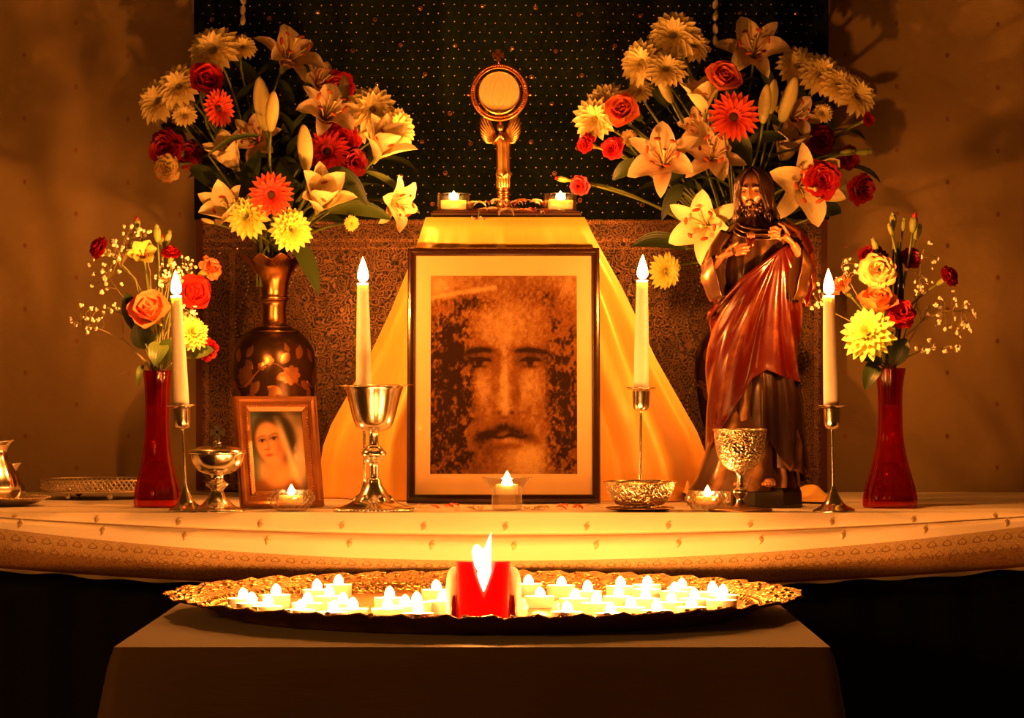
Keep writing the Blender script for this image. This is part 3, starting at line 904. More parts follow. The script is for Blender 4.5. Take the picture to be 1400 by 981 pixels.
# ================================================================== taper candles and candlesticks
def turned(parent, name, prof_px, k, ybase, m, n=40, mod=None, cap=False, sub=3, cx=0.0):
    """profile in photograph pixels (radius, y); y counted up from ybase"""
    pr = [(r * k, (ybase - y) * k) for r, y in prof_px]
    pr = smoothprof(pr, sub) if sub > 1 else pr
    return MB().lathe(pr, n, mod, cap, c=(cx, 0, 0)).build(name, m, parent)
def candle_pair(px_base, px_top, d, ycup, ywax, yflame_top, look, wherelab, m='silver', base_r=24, ymount=None):
    k = kk(d)
    b = stand(px_base, d)
    yb = 520 + (CAM_Z - ALTAR_Z) / k
    lean = math.atan2((px_top - px_base), (yb - ywax))
    st = thing('candlestick', look, 'candlestick', b, (0, lean, 0))
    turned(st, 'foot', [(0, yb - .2), (base_r, yb - 0.2), (base_r, yb - 2), (base_r * .82, yb - 5), (base_r * .5, yb - 11), (base_r * .3, yb - 20), (base_r * .16, yb - 29), (2.6, yb - 34), (2.2, yb - 36)], k, yb, MAT[m])
    turned(st, 'stem', [(2.2, yb - 35), (1.9, yb - 60), (1.7, ycup + 34), (2.2, ycup + 31)], k, yb, MAT[m], 16)
    turned(st, 'cup', [(2, ycup + 32), (7, ycup + 31), (10.5, ycup + 27), (11.5, ycup + 14), (12, ycup + 4)], k, yb, MAT[m], 32)
    turned(st, 'drip_pan', [(11, ycup + 3.5), (17, ycup + 1.5), (20, ycup), (19.5, ycup - 1), (12, ycup + 1), (9, ycup + 2.5), (0, ycup + 3)], k, yb, MAT[m], 40)
    # the taper stands in the cup: a thing of its own
    rotm = Matrix.Rotation(lean, 4, 'Y')
    cpos = b + (rotm @ Vector((0, 0, (yb - ycup - 3) * k)))
    ca = thing('taper_candle', wherelab, 'candle', cpos, (0, lean, 0))
    y0 = ycup + 3
    turned(ca, 'wax', [(0, y0 - .5), (10.4, y0 - .5), (10.6, y0 - 8), (9.6, lerp(y0, ywax, .5)), (7.8, ywax + 5), (7.5, ywax + 1.5), (6.8, ywax), (4, ywax + .8), (0, ywax + 1.2)], k, y0, MAT['wax'], 28)
    MB().tube([(0, 0, (y0 - ywax - 1) * k), (0.0002, 0, (y0 - ywax + 4) * k), (0.001, 0, (y0 - ywax + 8) * k)], 0.0007, 6).build('wick', MAT['wick'], ca)
    hf = (ywax - 2 - yflame_top) * k
    flame(ca, (0.0004, 0, (y0 - ywax + 2) * k), hf, 15 * k, P_TAPER)
    return st, ca
candle_pair(255, 241, 4.04, 554, 405, 368, 'slender silver candlestick with trumpet foot beside the silver ciborium', 'lit cream taper candle between the red glass vase and the ciborium')
candle_pair(499, 496, 4.117, 530, 388, 350, 'slender candlestick standing behind the silver chalice', 'lit cream taper candle rising behind the silver chalice')
candle_pair(875, 878, 4.108, 530, 384, 347, 'slender candlestick standing behind the engraved bowl', 'lit cream taper candle above the engraved bowl')
candle_pair(1140, 1133, 4.00, 554, 405, 366, 'slender silver candlestick with trumpet foot between statue and red vase', 'lit cream taper candle between the statue and the red vase', base_r=29)
def lathe_thing(name, label, cat, px, d, parts, yb=None, n=44):
    k = kk(d)
    e = thing(name, label, cat, stand(px, d))
    yb = 520 + (CAM_Z - ALTAR_Z) / k
    off = 0
    for nm, m, prof, sub in parts:
        turned(e, nm, [(r, y + (yb - 697)) for r, y in prof], k, yb, MAT[m], n, None, False, sub)
    return e, k, yb

# ------------------------------------------------------------------ chalice with paten, ciborium, goblet
ch, k, yb = lathe_thing('chalice', 'tall polished silver chalice with round knop holding a paten', 'chalice', 511, 4.03, [
    ('foot', 'silver', [(0, 696.8), (55, 696.8), (56.5, 695), (54, 692.5), (44, 690), (32, 685.5), (26, 681), (19, 673), (13, 664), (10.5, 659), (10, 655), (8, 653)], 3),
    ('stem', 'silver', [(8.6, 654.5), (6.4, 652), (6, 642), (6.2, 633), (8.5, 631)], 3),
    ('knop', 'silver', [(7.5, 632.5), (11, 630), (12, 627), (16.5, 622), (17.2, 618.5), (15, 614.5), (11, 611.5), (10, 609), (7, 607.5)], 3),
    ('neck', 'silver', [(7.6, 608.5), (6.4, 604), (6.6, 592), (9, 588)], 3),
    ('cup', 'silver', [(0, 589.5), (9, 589), (19, 586), (25, 580), (29.5, 568), (33.5, 552), (37.5, 537), (40.5, 528.5), (39.3, 528.5), (36.3, 537), (32.3, 552), (28.3, 568), (24, 579), (18, 584.5), (0, 587)], 3)])
for i in range(64):
    t = 2 * PI * i / 64
    if i == 0: bme = MB().ball((0, 0, 0), 0.0017, 8, 5).mesh('foot_bead', MAT['silver'])
    inst('foot_bead', bme, ch, Matrix.Translation((55.5 * k * math.cos(t), 55.5 * k * math.sin(t), 2.4 * k)))
for i in range(6):
    t = 2 * PI * (i + .5) / 6
    o = MB().ball((0, 0, 0), (0.006, 0.0022, 0.007), 10, 6).build('foot_lobe', MAT['silver'], ch, Matrix.Rotation(t, 4, 'Z') @ Matrix.Translation((0, -24.5 * k, 17 * k)) @ Matrix.Rotation(-0.7, 4, 'X'))
pt = thing('paten', 'thin silver paten dish lying across the chalice mouth', 'dish', stand(511, 4.03, ALTAR_Z + (697 - 528.3) * k), (0, R(-0.6), 0))
MB().lathe([(0, -0.0005), (25 * k, -0.0005), (38 * k, 0.0007), (53 * k, 0.0012 + 1.2 * k), (53.5 * k, 0.0012 + 1.6 * k), (38 * k, 0.0018), (25 * k, 0.0007), (0, 0.0007)], 56, cap=False).build('dish', MAT['silver'], pt)
MB().tube([(53.3 * k * math.cos(2 * PI * i / 48), 53.3 * k * math.sin(2 * PI * i / 48), 0.0012 + 1.4 * k) for i in range(49)], 0.0006, 5, cap=False).build('rolled_edge', MAT['silver'], pt)

cb, k, yb = lathe_thing('ciborium', 'small silver ciborium with domed lid and cross finial', 'ciborium', 297, 4.00, [
    ('foot', 'silver', [(0, 696.8), (37, 696.8), (38, 695), (35, 693), (26, 690), (17, 683), (11, 675), (9.5, 671), (7.5, 668)], 3),
    ('knop', 'silver', [(8, 670), (9, 667), (12, 663.5), (16, 660), (15, 657.5), (10.5, 655), (8.5, 651), (10, 645)], 3),
    ('bowl', 'silver', [(0, 647), (9.5, 646.5), (19, 644), (27, 640), (33, 633), (36, 625), (37.2, 617.5), (36, 617.5), (34.5, 625), (31, 633), (0, 640)], 3),
    ('lid', 'silver', [(36, 618), (39.5, 617.5), (40, 615.5), (38.5, 614), (37, 612.5), (31, 610.5), (20, 607.5), (10, 606), (4, 605.3), (0, 605.2)], 3)])
fin = turned(cb, 'finial', [(0, 605.5 + yb - 697), (5, 605 + yb - 697), (6, 602.5 + yb - 697), (3, 600 + yb - 697), (2, 597.5 + yb - 697), (0, 597 + yb - 697)], k, yb, MAT['silver'], 20)
def pattee(r, th):
    mb = MB()
    for q in range(4):
        a = q * PI / 2
        c, s = math.cos(a), math.sin(a)
        def P(x, z, y): return (x * c - z * s, y, x * s + z * c)
        w0, w1 = r * 0.13, r * 0.52
        o_ = [P(-w0, 0.0, -th), P(w0, 0.0, -th), P(w1, r * .92, -th), P(0, r, -th), P(-w1, r * .92, -th)]
        i_ = [P(-w0, 0.0, th), P(w0, 0.0, th), P(w1, r * .92, th), P(0, r, th), P(-w1, r * .92, th)]
        mb.add(o_ + i_, [(0, 1, 2, 3, 4), (9, 8, 7, 6, 5)] + [(j, 5 + j, 5 + (j + 1) % 5, (j + 1) % 5) for j in range(5)])
    return mb
pattee(10.5 * k, 0.0012).build('cross', MAT['silver'], cb, Matrix.Translation((0, 0, (697 - 588.5) * k)), smooth=False)

def engraved_mat():
    t = NT('engraved_silver')
    wn = t.n.new('ShaderNodeTexNoise'); wn.inputs['Scale'].default_value = 90; wn.inputs['Detail'].default_value = 1
    t.put(wn.inputs['Vector'], t.coord())
    vo = t.n.new('ShaderNodeTexVoronoi'); vo.inputs['Scale'].default_value = 130
    add = t.n.new('ShaderNodeVectorMath'); add.operation = 'MULTIPLY_ADD'
    t.put(add.inputs[0], wn.outputs[1]); add.inputs[1].default_value = (0.012,) * 3; t.put(add.inputs[2], t.coord())
    t.put(vo.inputs['Vector'], add.outputs[0])
    h = t.math('SINE', t.math('MULTIPLY', vo.outputs[0], 15))
    c = t.mix(t.math('MULTIPLY', t.math('ADD', h, 1), 0.5), (0.50, 0.36, 0.22), (0.90, 0.80, 0.60))
    return t.done(t.pbr(c, 0.25, 1.0, t.bump(h, 0.55, 0.0012)))
MAT['engraved'] = engraved_mat()
gb, k, yb = lathe_thing('goblet', 'embossed silver goblet on round foot in front of the statue', 'goblet', 1012, 4.02, [
    ('foot', 'dark_metal', [(0, 696.8), (43, 696.8), (44, 695), (41, 693.5), (20, 692), (10, 690.5), (6.5, 687), (5, 683)], 2),
    ('stem', 'silver', [(5.5, 684), (5, 680), (8, 676), (10.5, 671), (8.5, 667), (5, 664), (4.5, 655), (5, 647), (8.5, 642.5)], 3),
    ('bowl', 'engraved', [(0, 643.5), (8, 643), (18, 639), (26, 631), (31.5, 620), (34.5, 607), (35.8, 594), (36.2, 587), (37, 585.5), (35.3, 585.5), (34.4, 594), (33, 607), (30, 619), (24, 630), (0, 640)], 3)])
MB().tube([(36.6 * k * math.cos(2 * PI * i / 48), 36.6 * k * math.sin(2 * PI * i / 48), (697 - 586) * k) for i in range(49)], 0.0011, 6, cap=False).build('lip', MAT['silver'], gb)
# raised flower medallion on the goblet
med = MB()
for i in range(8):
    a = 2 * PI * i / 8
    med.ball((0.0062 * math.cos(a), 0, 0.0062 * math.sin(a)), (0.0034, 0.0013, 0.0034), 8, 5)
med.ball((0, -0.0004, 0), (0.003, 0.0018, 0.003), 8, 6)
for sg in (-1, 1):
    med.tube([(sg * 0.010, 0.001, -0.006), (sg * 0.0145, 0.003, 0.0), (sg * 0.011, 0.0016, 0.008), (sg * 0.007, 0.0, 0.0105)], [0.0012, 0.0018, 0.0016, 0.0006], 6)
med.build('medallion', MAT['silver'], gb, Matrix.Translation((-5 * k, -33.4 * k, (697 - 611) * k)))

bw, k, yb = lathe_thing('bowl', 'engraved brass bowl on a small dark saucer before the satin cloth', 'bowl', 875, 4.03, [
    ('foot', 'engraved', [(0, 692.5), (27, 692.5), (28, 691), (26, 689), (0, 688.5)], 2),
    ('basin', 'engraved', [(0, 690.5), (26, 690), (35, 686), (41, 679), (45.5, 670), (48, 661), (49, 658), (47.8, 657.5), (46.3, 661), (43.5, 670), (39, 678), (33, 684), (24, 687), (0, 688)], 2)])
MB().tube([(49.2 * k * math.cos(2 * PI * i / 56), 49.2 * k * math.sin(2 * PI * i / 56), (697 - 657.6) * k) for i in range(57)], 0.0013, 6, cap=False).build('rolled_rim', MAT['brass'], bw)
sc, k, yb = lathe_thing('saucer', 'small dark metal saucer under the engraved bowl', 'saucer', 875, 4.03, [
    ('dish', 'dark_metal', [(0, 696.8), (30, 696.8), (40, 695.6), (46, 692.8), (46.5, 693.3), (40, 694.6), (30, 693.2), (0, 692.9)], 1)])
MB().tube([(46.3 * k * math.cos(2 * PI * i / 56), 46.3 * k * math.sin(2 * PI * i / 56), (697 - 693) * k) for i in range(57)], 0.0009, 6, cap=False).build('edge', MAT['dark_metal'], sc)

# ------------------------------------------------------------------ glass votives
def inner_candle(e, r, z0, h, fh=0.016, fw=0.010):
    MB().lathe([(0, z0), (r, z0), (r * 1.01, z0 + h), (r * 0.9, z0 + h - 0.001), (0, z0 + h - 0.002)], 24, cap=False).build('wax', MAT['wax'], e)
    MB().tube([(0, 0, z0 + h - 0.003), (0.0004, 0, z0 + h + 0.005)], 0.0006, 5).build('wick', MAT['wick'], e)
    flame(e, (0.0003, 0, z0 + h), fh, fw, P_VOTIVE)
def cut_votive(px, d, label, rx, ytop, seed, diam):
    k = kk(d)
    e = thing('votive_holder', label, 'candle holder', stand(px, d))
    yb = 697
    n = 16
    def mod(r, z, t, j):
        return r * (1 + (0.05 if diam else 0.035) * math.cos(n * t + (PI if j % 2 else 0))), z
    H_ = (yb - ytop)
    outer = [(0, 0.2), (rx * .60, 0.2), (rx * .72, 3), (rx * .80, H_ * .25), (rx * .97, H_ * .5), (rx, H_ * .66), (rx * .92, H_ * .85), (rx * .8, H_)]
    inner = [(rx * .74, H_ - .5), (rx * .78, H_ * .8), (rx * .80, H_ * .62), (rx * .62, H_ * .34), (rx * .52, H_ * .26), (0, H_ * .24)]
    mb = MB().lathe([(r * k, z * k) for r, z in outer], n * 4, mod, False)
    mb.lathe([(r * k, z * k) for r, z in inner], n * 2, None, False)
    mb.build('glass_bowl', MAT['cut_glass'], e, smooth=False)
    # cut diamonds proud of the wall
    dm = MB().add([(0, -0.0024, 0), (0.0032, 0, 0), (0, 0, 0.0038), (-0.0032, 0, 0), (0, 0, -0.0038)], [(0, 1, 2), (0, 2, 3), (0, 3, 4), (0, 4, 1)]).mesh('facet', MAT['cut_glass'], False)
    for rz, rr, off in ((H_ * .56, rx * .99, 0), (H_ * .33, rx * .86, .5)):
        for i in range(n):
            a = 2 * PI * (i + off) / n
            inst('facet', dm, e, Matrix.Rotation(a, 4, 'Z') @ Matrix.Translation((0, -rr * k, rz * k)) @ Matrix.Rotation(-0.3, 4, 'X'))
    inner_candle(e, rx * .5 * k, H_ * .27 * k, H_ * .45 * k)
    return e
cut_votive(398, 4.03, 'ribbed crystal votive with lit tealight before the small gilt frame', 32, 668, 1, False)
cut_votive(967, 4.03, 'diamond cut crystal votive with lit tealight beside the goblet', 30, 670, 2, True)
k = kk(4.06)
e = thing('votive_holder', 'clear flared glass votive with lit candle before the large portrait', 'candle holder', stand(693, 4.06))
prof = [(0, .3), (19, .3), (20.5, 1.5), (20.5, 19), (21.5, 22), (25, 30), (33.5, 43), (34.5, 44.2), (33, 44.2), (23.5, 30), (19.5, 23.5), (18.5, 20.5), (0, 20)]
MB().lathe([(r * k, z * k) for r, z in prof], 48, lambda r, z, t, j: (r * (1 + 0.012 * math.cos(12 * t)), z), False).build('glass_cup', MAT['cut_glass'], e)
inner_candle(e, 15 * k, 21 * k, 14 * k, 0.019, 0.012)

# ================================================================== satin pedestal
D_PED = 4.345
pz = at(0, 296.5, D_PED).z
px0, px1 = at(583, 0, D_PED).x, at(797, 0, D_PED).x
pcx = (px0 + px1) / 2
ped = thing('pedestal', 'tall box pedestal hidden beneath the golden satin cloth', 'pedestal', (pcx, D_PED - 4 + 0.07, ALTAR_Z))
MB().box(0, 0, (pz - ALTAR_Z) / 2 - 0.001, (px1 - px0) - 0.030, 0.115, pz - ALTAR_Z - 0.006, bev=0.004).build('box', MAT['wood_dark'], ped, smooth=False)
MB().box(0, 0, pz - ALTAR_Z - 0.0045, (px1 - px0) - 0.016, 0.125, 0.005, bev=0.002).build('lid', MAT['wood_dark'], ped, smooth=False)
def satin_mat():
    t = NT('golden_satin')
    mp = t.new('Mapping', Vector=t.coord()); mp.inputs['Scale'].default_value = (40, 40, 4)
    w = t.n.new('ShaderNodeTexNoise'); w.inputs['Scale'].default_value = 4; w.inputs['Detail'].default_value = 2
    t.put(w.inputs['Vector'], mp.outputs[0])
    c = t.mix(w.outputs[0], (0.84, 0.46, 0.075), (0.94, 0.56, 0.12))
    return t.done(t.pbr(c, 0.36, 0.12, t.bump(t.noise(12, 3), 0.15, 0.008), **{'Sheen__Weight': 0.2}))
MAT['satin'] = satin_mat()
sat = thing('satin_cloth', 'shimmering golden satin cloth draped over the pedestal and spreading in folds', 'cloth', (0, 0, 0))
LE = [(297, 582), (320, 575), (345, 566), (380, 552), (420, 535), (480, 506), (540, 472), (580, 449), (610, 437), (640, 432), (675, 430)]
RE = [(297, 799), (320, 810), (344, 823), (392, 850), (447, 877), (489, 897), (536, 924), (590, 955), (629, 971), (655, 977), (675, 978)]
def satin_pt(u, v):
    """u across, v down the front"""
    py = lerp(297, 690, v)
    xl, xr = at(interp(py, LE), 0, D_PED).x, at(interp(py, RE), 0, D_PED).x
    s = 2 * u - 1
    x = lerp(xl, xr, u)
    edge = abs(s) ** 2.2
    Y = D_PED - 4 - 0.010 - 0.018 * v ** 0.8 + (0.15 if s < 0 else 0.085) * v * edge
    A = 0.026 * min(1.0, v * 1.6) ** 1.2
    fold = math.sin(s * 9.2 + 0.9 * v + 0.4) * 0.65 + 0.45 * math.sin(s * 17 - 1.2 * v + 1.7) + 0.2 * math.sin(s * 31 + 2.0)
    hw = (xr - xl) / 2
    e_ = (1 - abs(s)) * hw
    Y -= 0.017 * min(1.0, v * 1.5) * math.cos(e_ / 0.0165 + 0.5) * math.exp(-e_ / 0.11)
    # big soft ridge from each top corner to the low outer corner
    Y -= A * fold * (1 - 0.4 * edge)
    Y -= 0.020 * v * math.exp(-((abs(s) - 0.80) / 0.10) ** 2)
    d = 4 + Y
    z = CAM_Z - (py - 520) * D_PED / F
    z = max(z, ALTAR_Z + 0.0003)
    if v < 0.03: Y = lerp(D_PED - 4 - 0.004, Y, v / 0.03)
    return Vector((x, Y, z))
MB().grid(satin_pt, 160, 80).build('front_drape', MAT['satin'], sat)
def satin_top(u, v):
    p = satin_pt(u, 0)
    e0 = (0.0 if 0 < u < 1 else 0)
    y = lerp(p.y, D_PED - 4 + 0.145, v)
    return (p.x, y, p.z + 0.0004 * math.sin(v * PI))
MB().grid(satin_top, 40, 10).build('top_fold', MAT['satin'], sat)
for sgn, u in ((-1, 0.0), (1, 1.0)):
    def side(a, v):
        p = satin_pt(u, v)
        return (p.x - sgn * 0.03 * a * v - sgn * .004 * a, lerp(p.y, D_PED - 4 + 0.16 + 0.06 * v, a), p.z)
    MB().grid(side, 10, 60).build('side_drape', MAT['satin'], sat)
# loose crumpled tail of the cloth lying out towards the right candlestick
def tail(u, v):
    x = lerp(at(985, 0, 4.42).x, at(1140, 0, 4.42).x, u)
    y = lerp(0.26, 0.43, v)
    h = max(0.0, math.sin(v * PI)) * (0.012 + 0.006 * math.sin(u * 9 + 1) + 0.005 * math.sin(u * 23 + v * 6)) * (1 - max(0, u - .8) * 4.5) 
    return (x, y + 0.01 * math.sin(u * 13), ALTAR_Z + 0.002 + max(0.0005, h))
MB().grid(tail, 60, 20).build('loose_tail', MAT['satin'], sat)
def tail2(u, v):
    x = lerp(at(985, 0, 4.4).x, at(930, 0, 4.4).x, u)
    y = lerp(0.22, 0.40, v)
    h = math.sin(v * PI) * (0.02 + 0.008 * math.sin(u * 15 + 1) + 0.006 * math.sin(u * 33 + v * 6))
    return (x, y, ALTAR_Z + 0.002 + max(0.0005, h * (0.4 + 0.6 * u)))
MB().grid(tail2, 30, 16).build('loose_tail', MAT['satin'], sat)

# ------------------------------------------------------------------ board, glass cups and monstrance on the pedestal
PT = pz + 0.001
bo = thing('board', 'thin dark lacquered board on top of the satin pedestal', 'board', (at(692, 0, D_PED).x, D_PED - 4 + 0.066, PT))
kb = kk(D_PED)
MB().box(0, 0, 0.0035, 206 * kb, 0.125, 0.007, bev=0.002).build('slab', MAT['wood_dark'], bo, smooth=False)
MB().box(0, 0, 0.0078, 200 * kb, 0.119, 0.0012).build('inlay', MAT['maroon'], bo, smooth=False)
BT = PT + 0.0085
def glass_cup(px, label):
    d = D_PED + 0.024
    e = thing('glass_candle_cup', label, 'candle holder', stand(px, d, BT))
    k = kk(d)
    pr = [(0, .2), (21, .2), (22.3, 1.5), (22.6, 23), (22, 24), (21.2, 23), (21, 3), (0, 2.6)]
    MB().lathe([(r * k, z * k) for r, z in pr], 40, None, False).build('glass_wall', MAT['glass'], e)
    pr = [(0, 3), (17, 3), (17.4, 15), (16.5, 15), (0, 13)]
    MB().lathe([(r * k, z * k) for r, z in pr], 28, None, False).build('wax', MAT['wax'], e)
    MB().tube([(0, 0, 12 * k), (0.0003, 0, 18 * k)], 0.0006, 5).build('wick', MAT['wick'], e)
    flame(e, (0.0003, 0, 14 * k), 0.016, 0.011, P_VOTIVE * 4.0)
glass_cup(620, 'clear glass cup with lit tealight on the board beside the spread of bare satin')
glass_cup(766, 'clear glass cup with lit tealight on the board under the reaching carnation bud')

mo = thing('monstrance', 'gilt monstrance with winged angel stem holding a round host window', 'monstrance', stand(688, D_PED + 0.085, BT))
d = D_PED + 0.085; k = kk(d)
Y0 = 520 - (BT - CAM_Z) / k
def mz(py): return (Y0 - py) * k
def mx(px): return (px - 688) * k
MAT['red_gilt'] = plain('reddish_gilt', (0.70, 0.26, 0.10), 0.28, 1.0, 100, 0.3, 200, 0.1)
turned(mo, 'foot', [(0, Y0 - .2), (42, Y0 - .2), (43, Y0 - 2), (38, Y0 - 4.5), (26, Y0 - 7), (20, Y0 - 9.5), (10, Y0 - 11), (9, Y0 - 12)], k, Y0, MAT['dark_metal'])
turned(mo, 'collar', [(8, Y0 - 11), (8.5, 272), (7.4, 271), (8.7, 268.5), (7.6, 266.5), (9, 263), (7.8, 260), (9.3, 257.5), (8.6, 256)], k, Y0, MAT['red_gilt'], 28)
# angel: robed column with vertical pleats, head, praying arms
def robe_mod(r, z, t, j):
    return r * (1 + 0.10 * math.sin(t * 9 + z * 60) * (1 if j < 10 else .4) + 0.05 * math.sin(t * 17)), z
ang = turned(mo, 'angel_robe', [(8.6, 256.5), (9, 250), (8.6, 243), (9.8, 238), (8.6, 230), (8.8, 215), (9.0, 203), (9.6, 196), (9.2, 190), (6, 184), (3, 181)], k, Y0, MAT['gilt'], 40, robe_mod)
MB().tube([(-8 * k, -8 * k, mz(240)), (-2 * k, -10 * k, mz(244)), (5 * k, -9.5 * k, mz(236))], [1.6 * k, 2.2 * k, 1.2 * k], 6).build('sash', MAT['gilt'], mo)
mb = MB().ball((mx(684), -1.5 * k, mz(175)), (4.2 * k, 4.4 * k, 5.2 * k), 16, 12)
mb.ball((mx(684), 0.5 * k, mz(173)), (4.9 * k, 4.6 * k, 5.2 * k), 14, 10)
mb.tube([(mx(684), -5.8 * k, mz(175)), (mx(684), -6.4 * k, mz(177))], [0.7 * k, 0.9 * k], 6)
mb.build('angel_head', MAT['gilt'], mo)
for s in (-1, 1):
    mb = MB().tube([(mx(684) + s * 7 * k, -1 * k, mz(186)), (mx(684) + s * 8.5 * k, -6 * k, mz(196)), (mx(684) + s * 1.4 * k, -10 * k, mz(187)), (mx(684) + s * .8 * k, -10.5 * k, mz(181))], [3 * k, 2.8 * k, 1.6 * k, .6 * k], 8)
    mb.build('angel_arm', MAT['gilt'], mo)
    # wing: fan of feathers rising to the ring
    for i in range(9):
        t = i / 8
        a = lerp(R(70), R(2), t)
        L = lerp(40, 15, t) * k
        b0 = Vector((mx(684) + s * 6.5 * k, 2 * k, mz(185) - t * 8 * k))
        tip = b0 + Vector((s * math.cos(a) * L, -1 * k * (1 - t), math.sin(a) * L))
        mid = (b0 + tip) / 2 + Vector((s * 3 * k, -2.2 * k, -2 * k))
        MB().tube(arc(b0, mid, tip, 6), [.5 * k, .9 * k, 1.0 * k, 1.0 * k, .9 * k, .7 * k, .2 * k], 8, sq=3.0).build('feather', MAT['gilt'], mo)
# ring, glass, host
RC = Vector((mx(682.5), 0, mz(126.5)))
def ringtube(R_, r_, m, name, yoff=0, n=64, sq=1.0):
    return MB().tube([RC + Vector((R_ * k * math.cos(2 * PI * i / n), yoff * k, R_ * k * math.sin(2 * PI * i / n))) for i in range(n + 1)], r_ * k, 8, False, sq).build(name, m, mo)
ringtube(37.5, 2.2, MAT['red_gilt'], 'outer_ring')
ringtube(33.8, 1.4, MAT['red_gilt'], 'inner_ring', -1)
ringtube(28.2, 1.0, MAT['gilt'], 'lunette', -1)
tooth = MB().box(0, 0, 0, 4.0 * k, 2.6 * k, 1.4 * k, bev=.4 * k).mesh('ring_tooth', MAT['red_gilt'], False)
for i in range(72):
    a = 2 * PI * i / 72
    inst('ring_tooth', tooth, mo, Matrix.Translation(RC + Vector((36.2 * k * math.cos(a), -1.6 * k, 36.2 * k * math.sin(a)))) @ Matrix.Rotation(-a, 4, 'Y'))
def disc(c, r, th, axis_y=True, n=48):
    mb = MB()
    vs, fs = [c + Vector((0, -th, 0)), c + Vector((0, th, 0))], []
    for y in (-th, th):
        for i in range(n):
            a = 2 * PI * i / n
            vs.append(c + Vector((r * math.cos(a), y, r * math.sin(a))))
    for i in range(n):
        j = (i + 1) % n
        fs += [(0, 2 + i, 2 + j), (1, 2 + n + j, 2 + n + i), (2 + i, 2 + n + i, 2 + n + j, 2 + j)]
    return mb.add(vs, fs)
def host_mat():
    t = NT('host_wafer')
    sp = t.new('SeparateXYZ', Vector=t.coord())
    x = t.math('MULTIPLY', t.math('SUBTRACT', sp.outputs[0], RC.x), 300); z = t.math('MULTIPLY', t.math('SUBTRACT', sp.outputs[2], RC.z), 300)
    # faint pressed arches
    w = t.math('SINE', t.math('ADD', t.math('MULTIPLY', t.math('ABSOLUTE', x), 2.2), t.math('MULTIPLY', t.math('SQRT', t.math('ADD', t.math('MULTIPLY', x, x), t.math('MULTIPLY', z, z))), 1.3)))
    c = t.mix(t.noise(60, 3), (0.56, 0.40, 0.17), (0.64, 0.46, 0.21))
    return t.done(t.pbr(c, 0.55, 0, t.bump(w, 0.15, 0.001)))
disc(RC + Vector((0, -0.5 * k, 0)), 27.6 * k, 0.8 * k).build('host', host_mat(), mo, smooth=False)
disc(RC + Vector((0, -2.6 * k, 0)), 32.5 * k, 0.25 * k).build('window_glass', MAT['pane'], mo, smooth=False)
MB().tube([RC + Vector((28 * k * math.cos(a), -2 * k, 28 * k * math.sin(a))) for a in [lerp(R(205), R(335), i / 20) for i in range(21)]], [lerp(.5, 3.4, 1 - abs(i - 10) / 10) * k for i in range(21)], 8).build('crescent', MAT['gilt'], mo)
MB().ball(RC + Vector((0, -3 * k, -26.5 * k)), (3.4 * k, 2.4 * k, 2.8 * k), 10, 8).build('rosette', MAT['gilt'], mo)
MB().tube([RC + Vector((0, 0, 37 * k)), RC + Vector((-1.5 * k, 0, 46 * k))], 1.6 * k, 8).build('cross_stem', MAT['red_gilt'], mo)
pattee(8 * k, 1.6 * k).build('cross', MAT['red_gilt'], mo, Matrix.Translation((mx(681), 0, mz(75.5))), smooth=False)
for s in (-1, 1):
    MB().ball(RC + Vector((s * 42 * k, 0, -3 * k)), (2.6 * k, 2 * k, 2 * k), 10, 8).build('side_knob', MAT['red_gilt'], mo)
MB().tube([Vector((mx(685), 1 * k, mz(183))), Vector((mx(683.5), 1 * k, mz(164)))], [3 * k, 2.2 * k], 8).build('ring_support', MAT['red_gilt'], mo)

# ================================================================== framed pictures
def picture_mesh(w, h, nx, ny, fn, name, m):
    xs = (np.arange(nx + 1) / nx); ys = (np.arange(ny + 1) / ny)
    U, V = np.meshgrid(xs, ys)
    rgb = fn(U, V)
    mb = MB()
    vs = [((u - .5) * w, 0.0, v * h) for u, v in zip(U.ravel(), V.ravel())]
    fs = []
    for j in range(ny):
        for i in range(nx):
            a = j * (nx + 1) + i
            fs.append((a, a + 1, a + nx + 2, a + nx + 1))
    mb.add(vs, fs, [tuple(c) for c in rgb.reshape(-1, 3)])
    return mb.mesh(name, m)
def G(U, V, cx, cy, sx, sy, p=2.0):
    return np.exp(-(np.abs((U - cx) / sx) ** p + np.abs((V - cy) / sy) ** p))
def print_mat(name, speck, sscale):
    t = NT(name)
    n = t.n.new('ShaderNodeAttribute'); n.attribute_name = 'Col'
    sp = t.noise(sscale, 5, rough=0.7)
    k = t.math('MULTIPLY', t.math('SUBTRACT', sp, 0.42, clamp=True), speck, clamp=True)
    c = t.mix(k, n.outputs[0], (0.020, 0.008, 0.003))
    return t.done(t.pbr(c, 0.7, **{'Specular__IOR__Level': 0.05}))
def np_noise(U, V, s, seed):
    rs = np.random.RandomState(seed)
    out = np.zeros_like(U); amp = 1.0
    for o in range(5):
        n = int(s * 2 ** o) + 2
        g = rs.rand(n + 2, n + 2)
        x, y = U * n, V * n
        i, j = x.astype(int), y.astype(int)
        fx, fy = x - i, y - j
        fx, fy = fx * fx * (3 - 2 * fx), fy * fy * (3 - 2 * fy)
        out += amp * ((g[j, i] * (1 - fx) + g[j, i + 1] * fx) * (1 - fy) + (g[j + 1, i] * (1 - fx) + g[j + 1, i + 1] * fx) * fy - .5)
        amp *= 0.6
    return out
